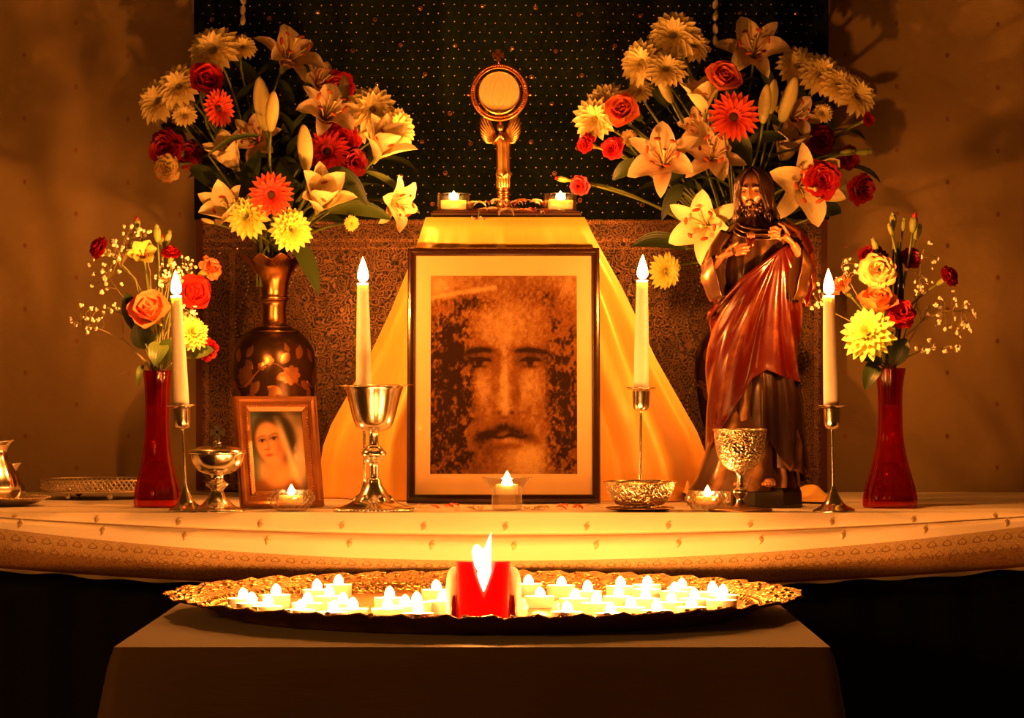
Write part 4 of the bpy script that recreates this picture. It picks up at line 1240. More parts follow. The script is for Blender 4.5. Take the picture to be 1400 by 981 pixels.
def bearded_portrait(U, V):
    """a generic sepia head of a bearded man on mottled cloth"""
    n1, n2 = np_noise(U, V, 5, 3), np_noise(U, V, 28, 4)
    T = 0.66 + 0.10 * n1
    x = U - 0.51
    # hair falling on both sides
    hair = G(U, V, 0.10, 0.36, 0.17, 0.36, 3) + 0.75 * G(U, V, 0.93, 0.32, 0.13, 0.34, 3) + 0.5 * G(U, V, 0.14, 0.70, 0.12, 0.14) + 0.35 * G(U, V, 0.88, 0.72, 0.10, 0.16)
    hair += 0.30 * G(U, V, 0.30, 0.86, 0.16, 0.05) + 0.3 * G(U, V, 0.72, 0.90, 0.16, 0.05)
    T -= 0.54 * np.clip(0.85 * hair + (1.2 * n2 + 0.5 * n1 + 0.8 * np_noise(U, V, 70, 21)) * np.clip(hair * 2.2, 0, 1), 0, 1.1)
    # face planes
    T += 0.16 * G(U, V, 0.50, 0.74, 0.22, 0.13) + 0.10 * G(U, V, 0.66, 0.44, 0.10, 0.08) + 0.10 * G(U, V, 0.34, 0.44, 0.10, 0.08)
    T += 0.22 * G(U, V, 0.505, 0.43, 0.030, 0.15) + 0.12 * G(U, V, 0.51, 0.335, 0.05, 0.03)
    T -= 0.16 * G(U, V, 0.425, 0.44, 0.04, 0.12) + 0.14 * G(U, V, 0.585, 0.44, 0.04, 0.12)
    # brows, lids, eyes
    for sx in (-1, 1):
        bx = 0.51 + sx * 0.175
        arc_ = 0.625 - 0.9 * (U - bx) ** 2 - sx * 0.04 * (U - bx)
        T -= 0.40 * np.exp(-((V - arc_) / 0.016) ** 2) * G(U, V, bx, 0.62, 0.115, 0.2, 4)
        T -= 0.26 * G(U, V, bx, 0.575, 0.105, 0.035)
        lid = 0.578 - 1.6 * (U - bx) ** 2
        T -= 0.34 * np.exp(-((V - lid) / 0.008) ** 2) * G(U, V, bx, .57, .07, .2, 4)
        T += 0.20 * G(U, V, bx, 0.557, 0.058, 0.014)
        T -= 0.42 * G(U, V, bx - 0.004, 0.561, 0.024, 0.019, 3)
        T -= 0.18 * np.exp(-((V - (0.538 + 1.2 * (U - bx) ** 2)) / 0.008) ** 2) * G(U, V, bx, .54, .06, .2, 4)
        T -= 0.28 * G(U, V, 0.51 + sx * 0.042, 0.308, 0.018, 0.010)
    T -= 0.22 * G(U, V, 0.51, 0.285, 0.04, 0.012)
    # moustache, mouth, beard
    for sx in (-1, 1):
        T -= 0.30 * np.exp(-((V - (0.235 - 0.30 * np.abs(U - .51))) / 0.030) ** 2) * G(U, V, 0.51 + sx * .10, .22, .12, .3, 4)
    T -= 0.34 * np.exp(-((V - 0.188 - 0.006 * np.sin((U - .51) * 40)) / 0.008) ** 2) * G(U, V, .51, .19, .12, .2, 4)
    T += 0.10 * G(U, V, 0.51, 0.168, 0.07, 0.012)
    T -= 0.16 * G(U, V, 0.51, 0.138, 0.10, 0.016)
    T -= 0.14 * G(U, V, 0.36, 0.10, 0.16, 0.12) * (1 + 2 * n2)
    T += 0.26 * G(U, V, 0.66, 0.07, 0.15, 0.08)
    T += 0.10 * n2
    # pale cloth bands at the top corners
    T += 0.22 * np.exp(-((V - (0.90 + 0.12 * (U - .1))) / 0.012) ** 2) * (U < .45) + 0.22 * G(U, V, 0.04, 0.95, .16, .07) + 0.15 * G(U, V, 0.95, 0.95, .12, .07)
    T = 0.47 + (T - 0.60) * 1.65 + 0.16 * np_noise(U, V, 60, 8)
    T = np.clip(T, 0.02, 1.0)
    lo, mid, hi = np.array([0.010, 0.004, 0.002]), np.array([0.165, 0.062, 0.013]), np.array([0.42, 0.26, 0.085])
    t = T[..., None]
    return np.where(t < .5, lo + (mid - lo) * (t / .5), mid + (hi - mid) * ((t - .5) / .5))
def veiled_portrait(U, V):
    """a generic young woman under a pale veil"""
    n1 = np_noise(U, V, 4, 9)
    c = np.zeros(U.shape + (3,)) + np.array([0.16, 0.22, 0.20]) + 0.10 * V[..., None]
    def over(c, col, a): return c * (1 - a[..., None]) + np.array(col) * a[..., None]
    def soft(x, w): return 1 / (1 + np.exp(-np.clip(x / w, -40, 40)))
    def ell(cx, cy, rx, ry, rot, w=0.05):
        dx, dy = (U - cx) * 0.72, V - cy
        a = dx * math.cos(rot) + dy * math.sin(rot); b = -dx * math.sin(rot) + dy * math.cos(rot)
        return soft(1 - np.sqrt((a / (rx * .72)) ** 2 + (b / ry) ** 2), w)
    c = over(c, (0.80, 0.58, 0.34), ell(0.62, 0.45, 0.46, 0.62, -0.25, .08) * 0.9)      # veil
    c = over(c, (0.10, 0.09, 0.07), ell(0.44, 0.66, 0.42, 0.36, 0.1, .06))               # hair
    c = over(c, (0.34, 0.17, 0.08), ell(0.42, 0.02, 0.55, 0.16, 0.0, .1))                # robe
    c = over(c, (0.66, 0.42, 0.20), ell(0.44, 0.24, 0.26, 0.20, 0.0, .12))               # neck and breast
    c = over(c, (0.80, 0.48, 0.24), ell(0.355, 0.60, 0.27, 0.265, 0.22, .05))             # face
    c = over(c, (0.92, 0.66, 0.38), ell(0.30, 0.70, 0.15, 0.12, 0.2, .2) * .6)
    c = over(c, (0.45, 0.22, 0.10), ell(0.56, 0.52, 0.09, 0.18, 0.2, .2) * .5)
    for (ex, ey, w) in ((0.205, 0.632, 0.062), (0.43, 0.662, 0.075)):
        c = over(c, (0.30, 0.15, 0.07), ell(ex, ey + .008, w * 1.35, 0.034, 0.12, .3) * .6)
        c = over(c, (0.72, 0.55, 0.34), ell(ex, ey - .002, w, 0.014, 0.12, .2) * .8)
        c = over(c, (0.05, 0.035, 0.02), ell(ex, ey, w * .42, 0.017, 0.12, .15))
        c = over(c, (0.06, 0.04, 0.025), soft(.006 - np.abs(V - (ey + .017 + .1 * (U - ex) - 3.0 * (U - ex) ** 2)), .004) * soft(w * 1.1 - np.abs(U - ex), .01))
        c = over(c, (0.14, 0.08, 0.04), soft(.006 - np.abs(V - (ey + .062 + .16 * (U - ex) - 2.6 * (U - ex) ** 2)), .005) * soft(w * 1.35 - np.abs(U - ex), .015) * .75)
    c = over(c, (0.50, 0.24, 0.11), ell(0.315, 0.565, 0.025, 0.08, 0.1, .3) * .5)
    c = over(c, (0.42, 0.18, 0.08), ell(0.28, 0.525, 0.05, 0.012, 0.1, .3) * .7)
    c = over(c, (0.60, 0.13, 0.07), ell(0.325, 0.455, 0.075, 0.016, 0.12, .2) * .85)
    c = over(c, (0.90, 0.72, 0.46), soft(0.055 - np.abs((U - 0.66) + (V - 0.55) * 0.42), .02) * soft(V - .12, .05) * soft(.86 - V, .05) * .9)  # bright veil fold
    c = over(c, (0.10, 0.12, 0.11), ell(0.98, 0.93, 0.2, 0.12, 0, .2) * .5)
    return np.clip(0.62 * c ** 1.5 * (1 + 0.12 * n1[..., None]), 0.004, 1)
def frame_rails(e, w, h, prof, m, names='rail'):
    """four mitred mouldings; prof: (distance in from the outer edge, height towards the viewer)"""
    pts = [(-w / 2, 0), (w / 2, 0), (w / 2, h), (-w / 2, h)]
    inn = [(1, 1), (-1, 1), (-1, -1), (1, -1)]
    for i in range(4):
        j = (i + 1) % 4
        mb = MB()
        vs = []
        for (a, t) in prof:
            vs.append((pts[i][0] + inn[i][0] * a, -t, pts[i][1] + inn[i][1] * a))
            vs.append((pts[j][0] + inn[j][0] * a, -t, pts[j][1] + inn[j][1] * a))
        n = len(prof)
        fs = [(2 * q, 2 * q + 1, 2 * ((q + 1) % n) + 1, 2 * ((q + 1) % n)) for q in range(n)]
        fs += [tuple(2 * q for q in range(n)), tuple(2 * q + 1 for q in reversed(range(n)))]
        mb.add(vs, fs).build(names, m, e, smooth=False)
# large frame
d = 4.25; k = kk(d)
MAT['frame_dark'] = plain('mahogany', (0.022, 0.006, 0.004), 0.25, 0, 60, 0.5, 120, 0.1, Coat__Weight=0.2)
MAT['mat_gold'] = plain('gold_mat_board', (0.56, 0.38, 0.16), 0.5, 0.0, 40, 0.12, 300, 0.1)
fw, fh = 265 * k, 350 * k / math.cos(R(8))
bf = thing('picture_frame', 'large dark mahogany frame with sepia bearded portrait in a gold mat', 'picture', stand(688.5, d, ALTAR_Z + 0.0015), (R(-8), 0, 0))
frame_rails(bf, fw, fh, [(0, -0.010), (0, 0.004), (0.0015, 0.007), (0.0045, 0.0075), (0.0055, 0.005), (0.008, 0.0045), (0.009, 0.0058), (0.0118, 0.0035), (0.012, -0.010)], MAT['frame_dark'])
def panel(x0, x1, z0, z1, y, m, name, par, th=0.001):
    return MB().box((x0 + x1) / 2, y + th / 2, (z0 + z1) / 2, x1 - x0, th, z1 - z0).build(name, m, par, smooth=False)
mx0, mx1 = (588 - 688.5) * k, (789.5 - 688.5) * k
mz0, mz1 = (690 - 650.5) * k, (690 - 375) * k
panel(-fw / 2 + .011, mx0, .011, fh - .011, -0.001, MAT['mat_gold'], 'mat_board', bf)
panel(mx1, fw / 2 - .011, .011, fh - .011, -0.001, MAT['mat_gold'], 'mat_board', bf)
panel(mx0, mx1, .011, mz0, -0.001, MAT['mat_gold'], 'mat_board', bf)
panel(mx0, mx1, mz1, fh - .011, -0.001, MAT['mat_gold'], 'mat_board', bf)
panel(-fw / 2 + .006, fw / 2 - .006, .006, fh - .006, 0.004, MAT['wood_dark'], 'backing', bf, 0.004)
inst('print', picture_mesh(mx1 - mx0, mz1 - mz0, 150, 200, bearded_portrait, 'print', print_mat('sepia_print', 2.0, 620)), bf, Matrix.Translation(((mx0 + mx1) / 2, 0.0006, mz0)))
panel(-fw / 2 + .011, fw / 2 - .011, .011, fh - .011, -0.0038, MAT['pane'], 'glass_pane', bf, 0.0015)
# small frame, turned a little and leaning back
d = 4.085; k = kk(d)
MAT['frame_gilt'] = plain('gilt_wood', (0.24, 0.088, 0.026), 0.28, 0.55, 70, 0.45, 160, 0.25)
fw, fh = 116 * k, 158 * k
sf = thing('picture_frame', 'small gilt wood frame with portrait of a veiled woman leaning by the brass vase', 'picture', stand(386.5, d, ALTAR_Z + 0.0035), (0, 0, 0))
sf.rotation_euler = Euler((R(-19), 0, R(17)), 'XYZ')
frame_rails(sf, fw, fh, [(0, -0.008), (0, 0.003), (0.002, 0.0065), (0.0055, 0.007), (0.0085, 0.0048), (0.013, 0.0045), (0.0145, 0.0058), (0.0165, 0.0045), (0.022, 0.0015), (0.022, -0.008)], MAT['frame_gilt'])
rope = MB().ball((0, 0, 0), (0.0022, 0.0016, 0.0010), 6, 4).mesh('carved_bead', MAT['frame_gilt'])
a_ = 0.0155
for side in range(4):
    n = 22 if side % 2 == 0 else 32
    for i in range(n):
        t = (i + .5) / n
        L = (fw - 2 * a_) if side % 2 == 0 else (fh - 2 * a_)
        if side == 0: p = (-fw / 2 + a_ + t * L, a_)
        elif side == 1: p = (fw / 2 - a_, a_ + t * L)
        elif side == 2: p = (-fw / 2 + a_ + t * L, fh - a_)
        else: p = (-fw / 2 + a_, a_ + t * L)
        inst('carved_bead', rope, sf, Matrix.Translation((p[0], -0.0058, p[1])) @ Matrix.Rotation(0.7 if side % 2 == 0 else -0.7, 4, 'Y'))
inst('print', picture_mesh(fw - .043, fh - .043, 90, 120, veiled_portrait, 'print', print_mat('colour_print', 0.25, 300)), sf, Matrix.Translation((0, 0.0008, 0.0215)))
panel(-fw / 2 + .021, fw / 2 - .021, .021, fh - .021, -0.0012, MAT['pane'], 'glass_pane', sf, 0.0012)
panel(-fw / 2 + .004, fw / 2 - .004, .004, fh - .004, 0.003, MAT['wood_dark'], 'backing', sf, 0.003)
MB().tube([(0, 0.006, fh * .62), (0, 0.062, 0.026)], 0.0035, 6).build('easel_strut', MAT['wood_dark'], sf)

# ================================================================== vases
def belly_mat():
    t = NT('enamelled_belly')
    c = t.mix(t.noise(50, 3), (0.045, 0.022, 0.012), (0.11, 0.055, 0.025))
    return t.done(t.pbr(c, 0.28, 0.75, t.bump(t.noise(220, 2), 0.12, 0.001)))
MAT['belly'] = belly_mat()
MAT['copper'] = plain('copper_inlay', (0.52, 0.23, 0.09), 0.33, 0.9, 90, 0.3, 260, 0.15)
MAT['vase_brass'] = plain('ringed_brass', (0.62, 0.32, 0.11), 0.25, 1.0, 80, 0.3, 200, 0.05)
VB = [(30, 679), (31, 676), (27, 670), (20, 660), (17, 650), (19, 640), (27, 625), (38, 603), (48, 575), (54, 545), (57, 515), (57.5, 500), (55, 480), (48, 464), (36, 453), (23, 446)]
VN = [(23, 446.5), (18.5, 440), (17, 428), (17.5, 414), (20.5, 409), (20.8, 405.5), (19.5, 402), (20, 392), (23, 378), (30, 366), (40, 357), (47, 350.5)]
def brass_vase(px, d, label):
    k = kk(d)
    e = thing('brass_vase', label, 'vase', stand(px, d))
    yb = 520 + (CAM_Z - ALTAR_Z) / k
    sh = yb - 679
    turned(e, 'belly', [(0, 679 + sh)] + [(r, y + sh) for r, y in VB], k, yb, MAT['belly'], 56)
    def flut(r, z, t, j):
        w = max(0.0, (r - 28 * k) / (19 * k))
        return r * (1 + 0.05 * w * math.cos(10 * t)), z + 4.0 * k * w * w * math.cos(10 * t)
    pr = smoothprof([(r * k, (679 - y) * k) for r, y in VN], 4)
    inner = [(r - 1.2 * k, z - .4 * k) for r, z in reversed(pr)]
    MB().lathe(pr + inner[:30], 100, flut, False).build('fluted_neck', MAT['vase_brass'], e)
    for yy in (408, 446, 452):
        rr = interp(yy, [(y, r) for r, y in reversed(VN)]) if yy < 446 else (24 if yy == 446 else 35.5)
        MB().tube([((rr + .3) * k * math.cos(2 * PI * i / 48), (rr + .3) * k * math.sin(2 * PI * i / 48), (679 - yy) * k) for i in range(49)], 0.9 * k, 6, False).build('ring', MAT['vase_brass'], e)
    # inlaid flowers and leaves follow the belly
    vy = sorted([(y, r) for r, y in VB])
    def surf(th, y, off=0.7):
        r = interp(y, vy) + off
        return Vector((r * k * math.sin(th), -r * k * math.cos(th), (679 - y) * k))
    def leaf_inlay(th, y, ang, L, Wd):
        L, Wd = L * 1.3, Wd * 1.4
        mb = MB()
        n = 6
        vs = []
        for i in range(n + 1):
            t = i / n
            w = Wd * math.sin(PI * min(1, t * 0.92 + 0.04)) ** 0.8
            for s in (-1, 0, 1):
                a = t * L; b = s * w
                dx = a * math.cos(ang) - b * math.sin(ang); dy = a * math.sin(ang) + b * math.cos(ang)
                vs.append(surf(th + dx / 56.0, y - dy, 1.1 if s == 0 else 0.5))
        fs = []
        for i in range(n):
            for s in range(2):
                q = i * 3 + s
                fs.append((q, q + 1, q + 4, q + 3))
        mb.add(vs, fs).build('inlaid_leaf', MAT['copper'], e)
    def flower_inlay(th, y, r, n=8):
        mb = MB()
        m = 32
        vs = [surf(th, y, 1.3)]
        for i in range(m):
            a = 2 * PI * i / m
            rr = r * (0.78 + 0.22 * abs(math.cos(n * a / 2)))
            vs.append(surf(th + rr * math.cos(a) / 56.0, y - rr * math.sin(a), 0.6))
        mb.add(vs, [(0, 1 + i, 1 + (i + 1) % m) for i in range(m)]).build('inlaid_flower', MAT['copper'], e)
    for base in range(3):
        b0 = base * 2 * PI / 3 - 0.15
        mbv = MB()
        mbv.tube([surf(b0 + lerp(-.95, .95, t), 512 + 16 * math.sin(t * 7 + .5), .7) for t in [i / 24 for i in range(25)]], 0.9 * k, 5).build('inlaid_vine', MAT['copper'], e)
        flower_inlay(b0 - .50, 514, 15)
        flower_inlay(b0 + .66, 512, 14)
        flower_inlay(b0 + .12, 492, 7, 5)
        flower_inlay(b0 - .05, 500, 6, 5)
        for (a, y, g, L, w) in ((-.72, 494, 1.9, 15, 4.5), (-.45, 488, 1.2, 14, 4), (-.28, 504, 2.3, 13, 4), (-.12, 520, -2.2, 18, 4.5), (.08, 528, -.4, 17, 4.5), (.20, 530, -1.6, 16, 4), (.30, 517, .4, 13, 4),
                                (.42, 496, .9, 14, 4.5), (.85, 490, 1.2, 16, 4.5), (.95, 520, -.6, 15, 4), (-.85, 528, -1.4, 15, 4.5), (-.5, 540, -.3, 17, 4), (.0, 548, -.2, 20, 3.5), (.5, 545, -2.6, 18, 4), (.62, 480, 2.0, 10, 3.5)):
            leaf_inlay(b0 + a, y, g, L, w)
    return e, k
V1D, V2D = 4.48, 4.50
v1, kv1 = brass_vase(374, V1D, 'brass vase with dark floral belly behind the small gilt frame')
v2, kv2 = brass_vase(1008, V2D, 'brass vase with dark floral belly standing behind the red robed statue')

def red_vase(px, d, label, prof, ytop):
    k = kk(d)
    e = thing('glass_vase', label, 'vase', stand(px, d))
    yb = 520 + (CAM_Z - ALTAR_Z) / k
    sh = yb - prof[0][1]
    def fl(r, z, t, j): return r * (1 + 0.045 * math.cos(8 * t)), z
    pr = smoothprof([(r * k, (prof[0][1] - y) * k) for r, y in prof], 3)
    mb = MB().lathe([(0, 0.0005)] + pr, 64, fl, False)
    mb.lathe([(max(0, r - 2.0 * k), z) for r, z in pr if z > 9 * k] , 48, None, False)
    mb.lathe([(0, 9 * k), (pr[2][0] - 3 * k, 9.2 * k)], 48, None, False)
    mb.build('fluted_glass', MAT['red_glass'], e)
    r0, z0 = pr[-1]
    MB().tube([((r0 - .8 * k) * (1 + .045 * math.cos(8 * 2 * PI * i / 48)) * math.cos(2 * PI * i / 48), (r0 - .8 * k) * (1 + .045 * math.cos(8 * 2 * PI * i / 48)) * math.sin(2 * PI * i / 48), z0) for i in range(49)], 1.0 * k, 6, False).build('lip', MAT['red_glass'], e)
    MB().lathe([(0, 9.5 * k), (pr[4][0] * .86, 9.5 * k), (pr[8][0] * .80, 40 * k), (11 * k, 62 * k), (0, 62 * k)], 32, None, False).build('water', glass_mat('red_water', (0.75, 0.10, 0.06), 0.2), e)
    return e, k
RV1D, RV2D = 4.16, 4.13
red_vase(215, RV1D, 'fluted red glass vase behind the candlestick near the ciborium', [(29, 692), (31, 688), (31, 680), (29, 665), (24, 645), (19.5, 622), (17, 597), (16, 565), (16.3, 535), (17.5, 518), (19.5, 507)], 507)
red_vase(1217, RV2D, 'fluted red glass vase standing alone at the altar end by the candlestick', [(34, 693.5), (36, 690), (36, 682), (33, 665), (27, 645), (21, 620), (17.5, 597), (16, 565), (16.3, 535), (18, 518), (20.5, 504)], 504)

# ================================================================== flowers
def petal(L, Wd, th0, th1, cup=0.15, shape=1.0, nl=8, nw=4, ruffle=0.0, rf=5.0, bend=1.0, r0=0.0, twist=0.0, tip=1.0):
    """petal rising from the origin along +Z and leaning out to +X: th0 at its base, th1 at its tip (radians from the axis)"""
    mb = MB()
    xs, zs = r0, 0.0
    line = [(xs, zs, th0)]
    for i in range(nl):
        t = (i + .5) / nl
        th = lerp(th0, th1, t ** bend)
        xs += math.sin(th) * L / nl; zs += math.cos(th) * L / nl
        line.append((xs, zs, lerp(th0, th1, ((i + 1) / nl) ** bend)))
    vs, ats = [], []
    for i, (x, z, th) in enumerate(line):
        t = i / nl
        w = Wd * (math.sin(PI * min(0.999, (t * 0.93 + 0.05) ** shape)) ** 0.75)
        if t == 1: w *= 0.35 * tip
        for j in range(nw + 1):
            s = 2 * j / nw - 1
            y = s * w
            n_ = cup * w * s * s
            rr = ruffle * w * math.sin(rf * PI * t + s * 2.5) * abs(s) ** 1.5 * t
            # normal to the petal, toward the axis
            nx, nz = -math.cos(th), math.sin(th)
            q = n_ + rr
            vs.append((x + nx * q, y + twist * t * z * 0, z + nz * q))
            ats.append((t, j / nw, 0.5))
    fs = []
    for i in range(nl):
        for j in range(nw):
            a = i * (nw + 1) + j
            fs.append((a, a + 1, a + nw + 2, a + nw + 1))
    return vs, fs, ats
def petal_mesh(name, m, *a, **k):
    return MB().add(*petal(*a, **k)).mesh(name, MAT[m])
def ring_petals(mb, n, L, Wd, th0, th1, off=0.0, z=0.0, jit=0.08, **k):
    for i in range(n):
        a = 2 * PI * (i + off) / n + random.uniform(-jit, jit)
        s = random.uniform(.92, 1.08)
        vs, fs, ats = petal(L * s, Wd, th0 + random.uniform(-jit, jit), th1 + random.uniform(-jit, jit) * 1.5, **k)
        M_ = Matrix.Translation((0, 0, z)) @ Matrix.Rotation(a, 4, 'Z')
        mb.add([M_ @ Vector(v) for v in vs], fs, ats)
_cache = {}
def cached(key, fn):
    if key not in _cache: _cache[key] = fn()
    return _cache[key]
def axis_mtx(dirv, roll=0.0):
    q = Vector((0, 0, 1)).rotation_difference(Vector(dirv).normalized())
    return q.to_matrix().to_4x4() @ Matrix.Rotation(roll, 4, 'Z')

def flower(kind, head, dirv, rpx, d, foot, label, cat='flower', group=None, sag=0.25, stem_r=0.0022, leaves=0, name=None, stem_mat='stem', foot2=None):
    """one cut flower: head at `head` facing dirv, its stem curving down to `foot` in the vase"""
    rpx = rpx * {'chrysanthemum': 1.22, 'gerbera': 1.12, 'carnation': 1.22, 'lily': 1.12, 'lily_cup': 1.12, 'rose': 1.12, 'lily_bud': 1.1}.get(kind.split('-')[0], 1.0)
    k = kk(d) * rpx                    # radius of the head in metres
    dirv = Vector(dirv).normalized()
    e = thing(name or kind.split('-')[0], label, cat, foot, group=group)
    hp = head - foot
    Mh = Matrix.Translation(hp) @ axis_mtx(dirv, random.uniform(0, 6.28)) @ Matrix.Scale(k, 4)
    I = lambda nm, me, m2=Matrix.Identity(4): inst(nm, me, e, Mh @ m2)
    RZ = lambda a: Matrix.Rotation(a, 4, 'Z')
    base = kind.split('-')[0]; var = kind.split('-')[1] if '-' in kind else ''
    back = 0.0
    if base in ('lily', 'lily_cup'):
        m = 'lily_pink' if 'p' in var else 'lily'
        if base == 'lily':
            A = cached(('lp', m, 0), lambda: petal_mesh('petal', m, 1.16, .31, .35, 1.75, cup=.35, shape=.95, ruffle=.22, bend=1.3, nl=10, nw=6))
            B = cached(('lp', m, 1), lambda: petal_mesh('petal', m, 1.16, .21, .42, 1.9, cup=.3, shape=.95, ruffle=.1, bend=1.3, nl=10, nw=6))
            back = .0
        else:
            A = cached(('lc', m, 0), lambda: petal_mesh('petal', m, 1.45, .42, .45, .52, cup=.6, shape=1.05, ruffle=.10, bend=2.5, nl=10, nw=6))
            B = cached(('lc', m, 1), lambda: petal_mesh('petal', m, 1.45, .32, .52, .95, cup=.5, shape=1.0, ruffle=.10, bend=3.0, nl=10, nw=6))
            Mh = Mh @ Matrix.Translation((0, 0, -.55))
        for i in range(3):
            I('petal', A, RZ(i * 2 * PI / 3 + random.uniform(-.1, .1)) @ Matrix.Rotation(random.uniform(-.12, .12), 4, 'Y'))
            I('petal', B, RZ((i + .5) * 2 * PI / 3 + random.uniform(-.1, .1)) @ Matrix.Rotation(random.uniform(-.12, .15), 4, 'Y') @ Matrix.Translation((.03, 0, -.04)))
        fi = cached('fil', lambda: MB().tube(arc((0, 0, 0), (.10, 0, .5), (.34, 0, .80), 6), .018, 5).mesh('filament', MAT['filament']))
        an = cached('anth', lambda: MB().ball((0, 0, 0), (.045, .11, .035), 8, 6).mesh('anther', MAT['anther']))
        nst = 6 if base == 'lily' else 4
        for i in range(nst):
            a = RZ(i * 2 * PI / nst + .3)
            f_ = I('stamen', fi, a)
            inst('anther', an, f_, Matrix.Translation((.35, 0, .82)) @ Matrix.Rotation(.6 * (-1) ** i, 4, 'X'))
        I('pistil', cached('pist', lambda: MB().tube([(0, 0, 0), (.02, 0, .5), (.06, 0, .9), (.07, 0, .96)], [.03, .028, .026, .055], 7).mesh('pistil', MAT['filament'])))
        I('throat', cached('thr', lambda: MB().lathe(smoothprof([(.0, -.22), (.05, -.2), (.09, -.05), (.10, .06), (.05, .1)], 2), 12, cap=False).mesh('throat', MAT['sepal'])))
        back = .2
    elif base == 'lily_bud':
        bm = cached('budm', lambda: MB().lathe(smoothprof([(0, -1.0), (.10, -.96), (.20, -.75), (.29, -.3), (.30, .1), (.25, .5), (.14, .85), (.04, .99), (0, 1.0)], 3), 24, lambda r, z, t, j: (r * (1 + .10 * abs(math.cos(1.5 * t)) ** .6), z), False).mesh('bud', MAT['bud']))
        I('bud', bm)
        back = 1.0
    elif base == 'gerbera':
        m = 'gerbera_red' if var == 'r' else 'gerbera'
        A = cached(('gb', m, 0), lambda: petal_mesh('petal', m, .84, .105, 1.25, 1.62, cup=.35, shape=1.5, nl=5, nw=2, r0=.16))
        B = cached(('gb', m, 1), lambda: petal_mesh('petal', m, .62, .09, .95, 1.40, cup=.35, shape=1.5, nl=5, nw=2, r0=.14))
        C = cached(('gb', m, 2), lambda: petal_mesh('petal', m, .26, .05, .4, 1.0, cup=.3, shape=1.3, nl=3, nw=2, r0=.14))
        for i in range(22): I('petal', A, RZ(2 * PI * i / 22 + random.uniform(-.05, .05)) @ Matrix.Rotation(random.uniform(-.06, .1), 4, 'Y'))
        for i in range(18): I('petal', B, RZ(2 * PI * (i + .4) / 18 + random.uniform(-.06, .06)) @ Matrix.Rotation(random.uniform(-.06, .1), 4, 'Y'))
        for i in range(16): I('petal', C, RZ(2 * PI * i / 16))
        I('eye', cached('gbe', lambda: MB().lathe([(0, .10), (.08, .10), (.16, .07), (.20, .0), (.18, -.08), (.06, -.2), (0, -.22)], 18, lambda r, z, t, j: (r * (1 + .07 * math.cos(9 * t)), z), False).mesh('eye', MAT['gerbera_eye'])))
        back = .2
    elif base == 'chrysanthemum':
        m = 'mum_yellow' if 'y' in var else 'mum'
        full = 'f' in var
        def mk():
            mb = MB()
            ring_petals(mb, 20, .98, .16, 1.2, 1.75, 0, 0, r0=.08, nl=5, nw=2, cup=.5, shape=1.45, tip=1.9)
            ring_petals(mb, 18, .88, .155, .95, 1.5, .5, .05, r0=.07, nl=5, nw=2, cup=.5, shape=1.45, tip=1.9)
            ring_petals(mb, 15, .72, .13, .65, 1.15, .2, .08, r0=.06, nl=5, nw=2, cup=.5, shape=1.45, tip=1.9)
            if full:
                ring_petals(mb, 12, .58, .10, .3, .75, .2, .12, r0=.05, nl=5, nw=2, cup=.5, shape=1.45, tip=1.9)
                ring_petals(mb, 9, .46, .09, .0, .4, .2, .15, r0=.03, nl=5, nw=2, cup=.5, shape=1.45, tip=1.9)
            return mb.mesh('petals', MAT[m])
        o = I('petals', cached(('mum', m, full, int(rpx) % 2), mk)); o['kind'] = 'stuff'
        I('eye', cached(('mume', full), lambda: MB().ball((0, 0, .1), (.2, .2, .14), 12, 8).mesh('eye', MAT['mum_eye'])))
        I('calyx', cached('mumc', lambda: MB().lathe([(0, -.28), (.06, -.26), (.17, -.1), (.2, .06)], 12, cap=False).mesh('calyx', MAT['sepal'])))
        back = .25
    elif base == 'rose':
        m = {'o': 'rose_orange', 'r': 'rose_red', 'y': 'rose_yellow'}[var]
        spec = [(4, .95, .22, -.28, .05, .9, 0.02), (4, 1.05, .34, -.05, .22, .8, .06), (4, 1.12, .46, .12, .42, .7, .12), (5, 1.18, .58, .30, .72, .55, .18), (4, 1.10, .60, .50, 1.15, .45, .20)]
        off = 0
        for q, (n, L, w, t0, t1, cp, r0) in enumerate(spec):
            me = cached(('rose', m, q), lambda: petal_mesh('petal', m, L, w, t0, t1, cup=cp, shape=1.7, ruffle=.08, bend=1.6, r0=r0, nl=7, nw=6, tip=2.2))
            off += .37
            for i in range(n):
                I('petal', me, RZ(2 * PI * (i + off) / n + random.uniform(-.12, .12)) @ Matrix.Translation((0, 0, -.5)) @ Matrix.Rotation(random.uniform(-.06, .08), 4, 'Y'))
        I('hip', cached('hip', lambda: MB().ball((0, 0, -.58), (.17, .17, .17), 12, 8).mesh('hip', MAT['sepal'])))
        se = cached('rsep', lambda: petal_mesh('sepal', 'sepal', .75, .12, .9, 1.5, cup=.3, shape=.7, nl=5, nw=2, r0=.08))
        for i in range(5): I('sepal', se, Matrix.Translation((0, 0, -.55)) @ RZ(2 * PI * i / 5))
        back = .65
    elif base == 'carnation':
        m = {'r': 'carn_red', 'd': 'carn_dark', 'o': 'carn_orange', 'y': 'carn_yellow'}[var]
        def mk():
            mb = MB()
            for (n, L, w, a, b, z) in ((11, 1.0, .34, .75, 1.6, 0), (10, .95, .33, .5, 1.3, .05), (9, .9, .31, .3, 1.0, .1), (8, .85, .28, .12, .7, .12), (6, .8, .24, .0, .4, .12)):
                ring_petals(mb, n, L, w, a, b, random.random(), z, jit=.2, nl=6, nw=5, cup=.2, shape=2.3, ruffle=.6, rf=5.5, r0=.04, tip=2.4)
            return mb.mesh('petals', MAT[m])
        o = I('petals', cached(('carn', m, int(rpx) % 2), mk), Matrix.Translation((0, 0, -.35))); o['kind'] = 'stuff'
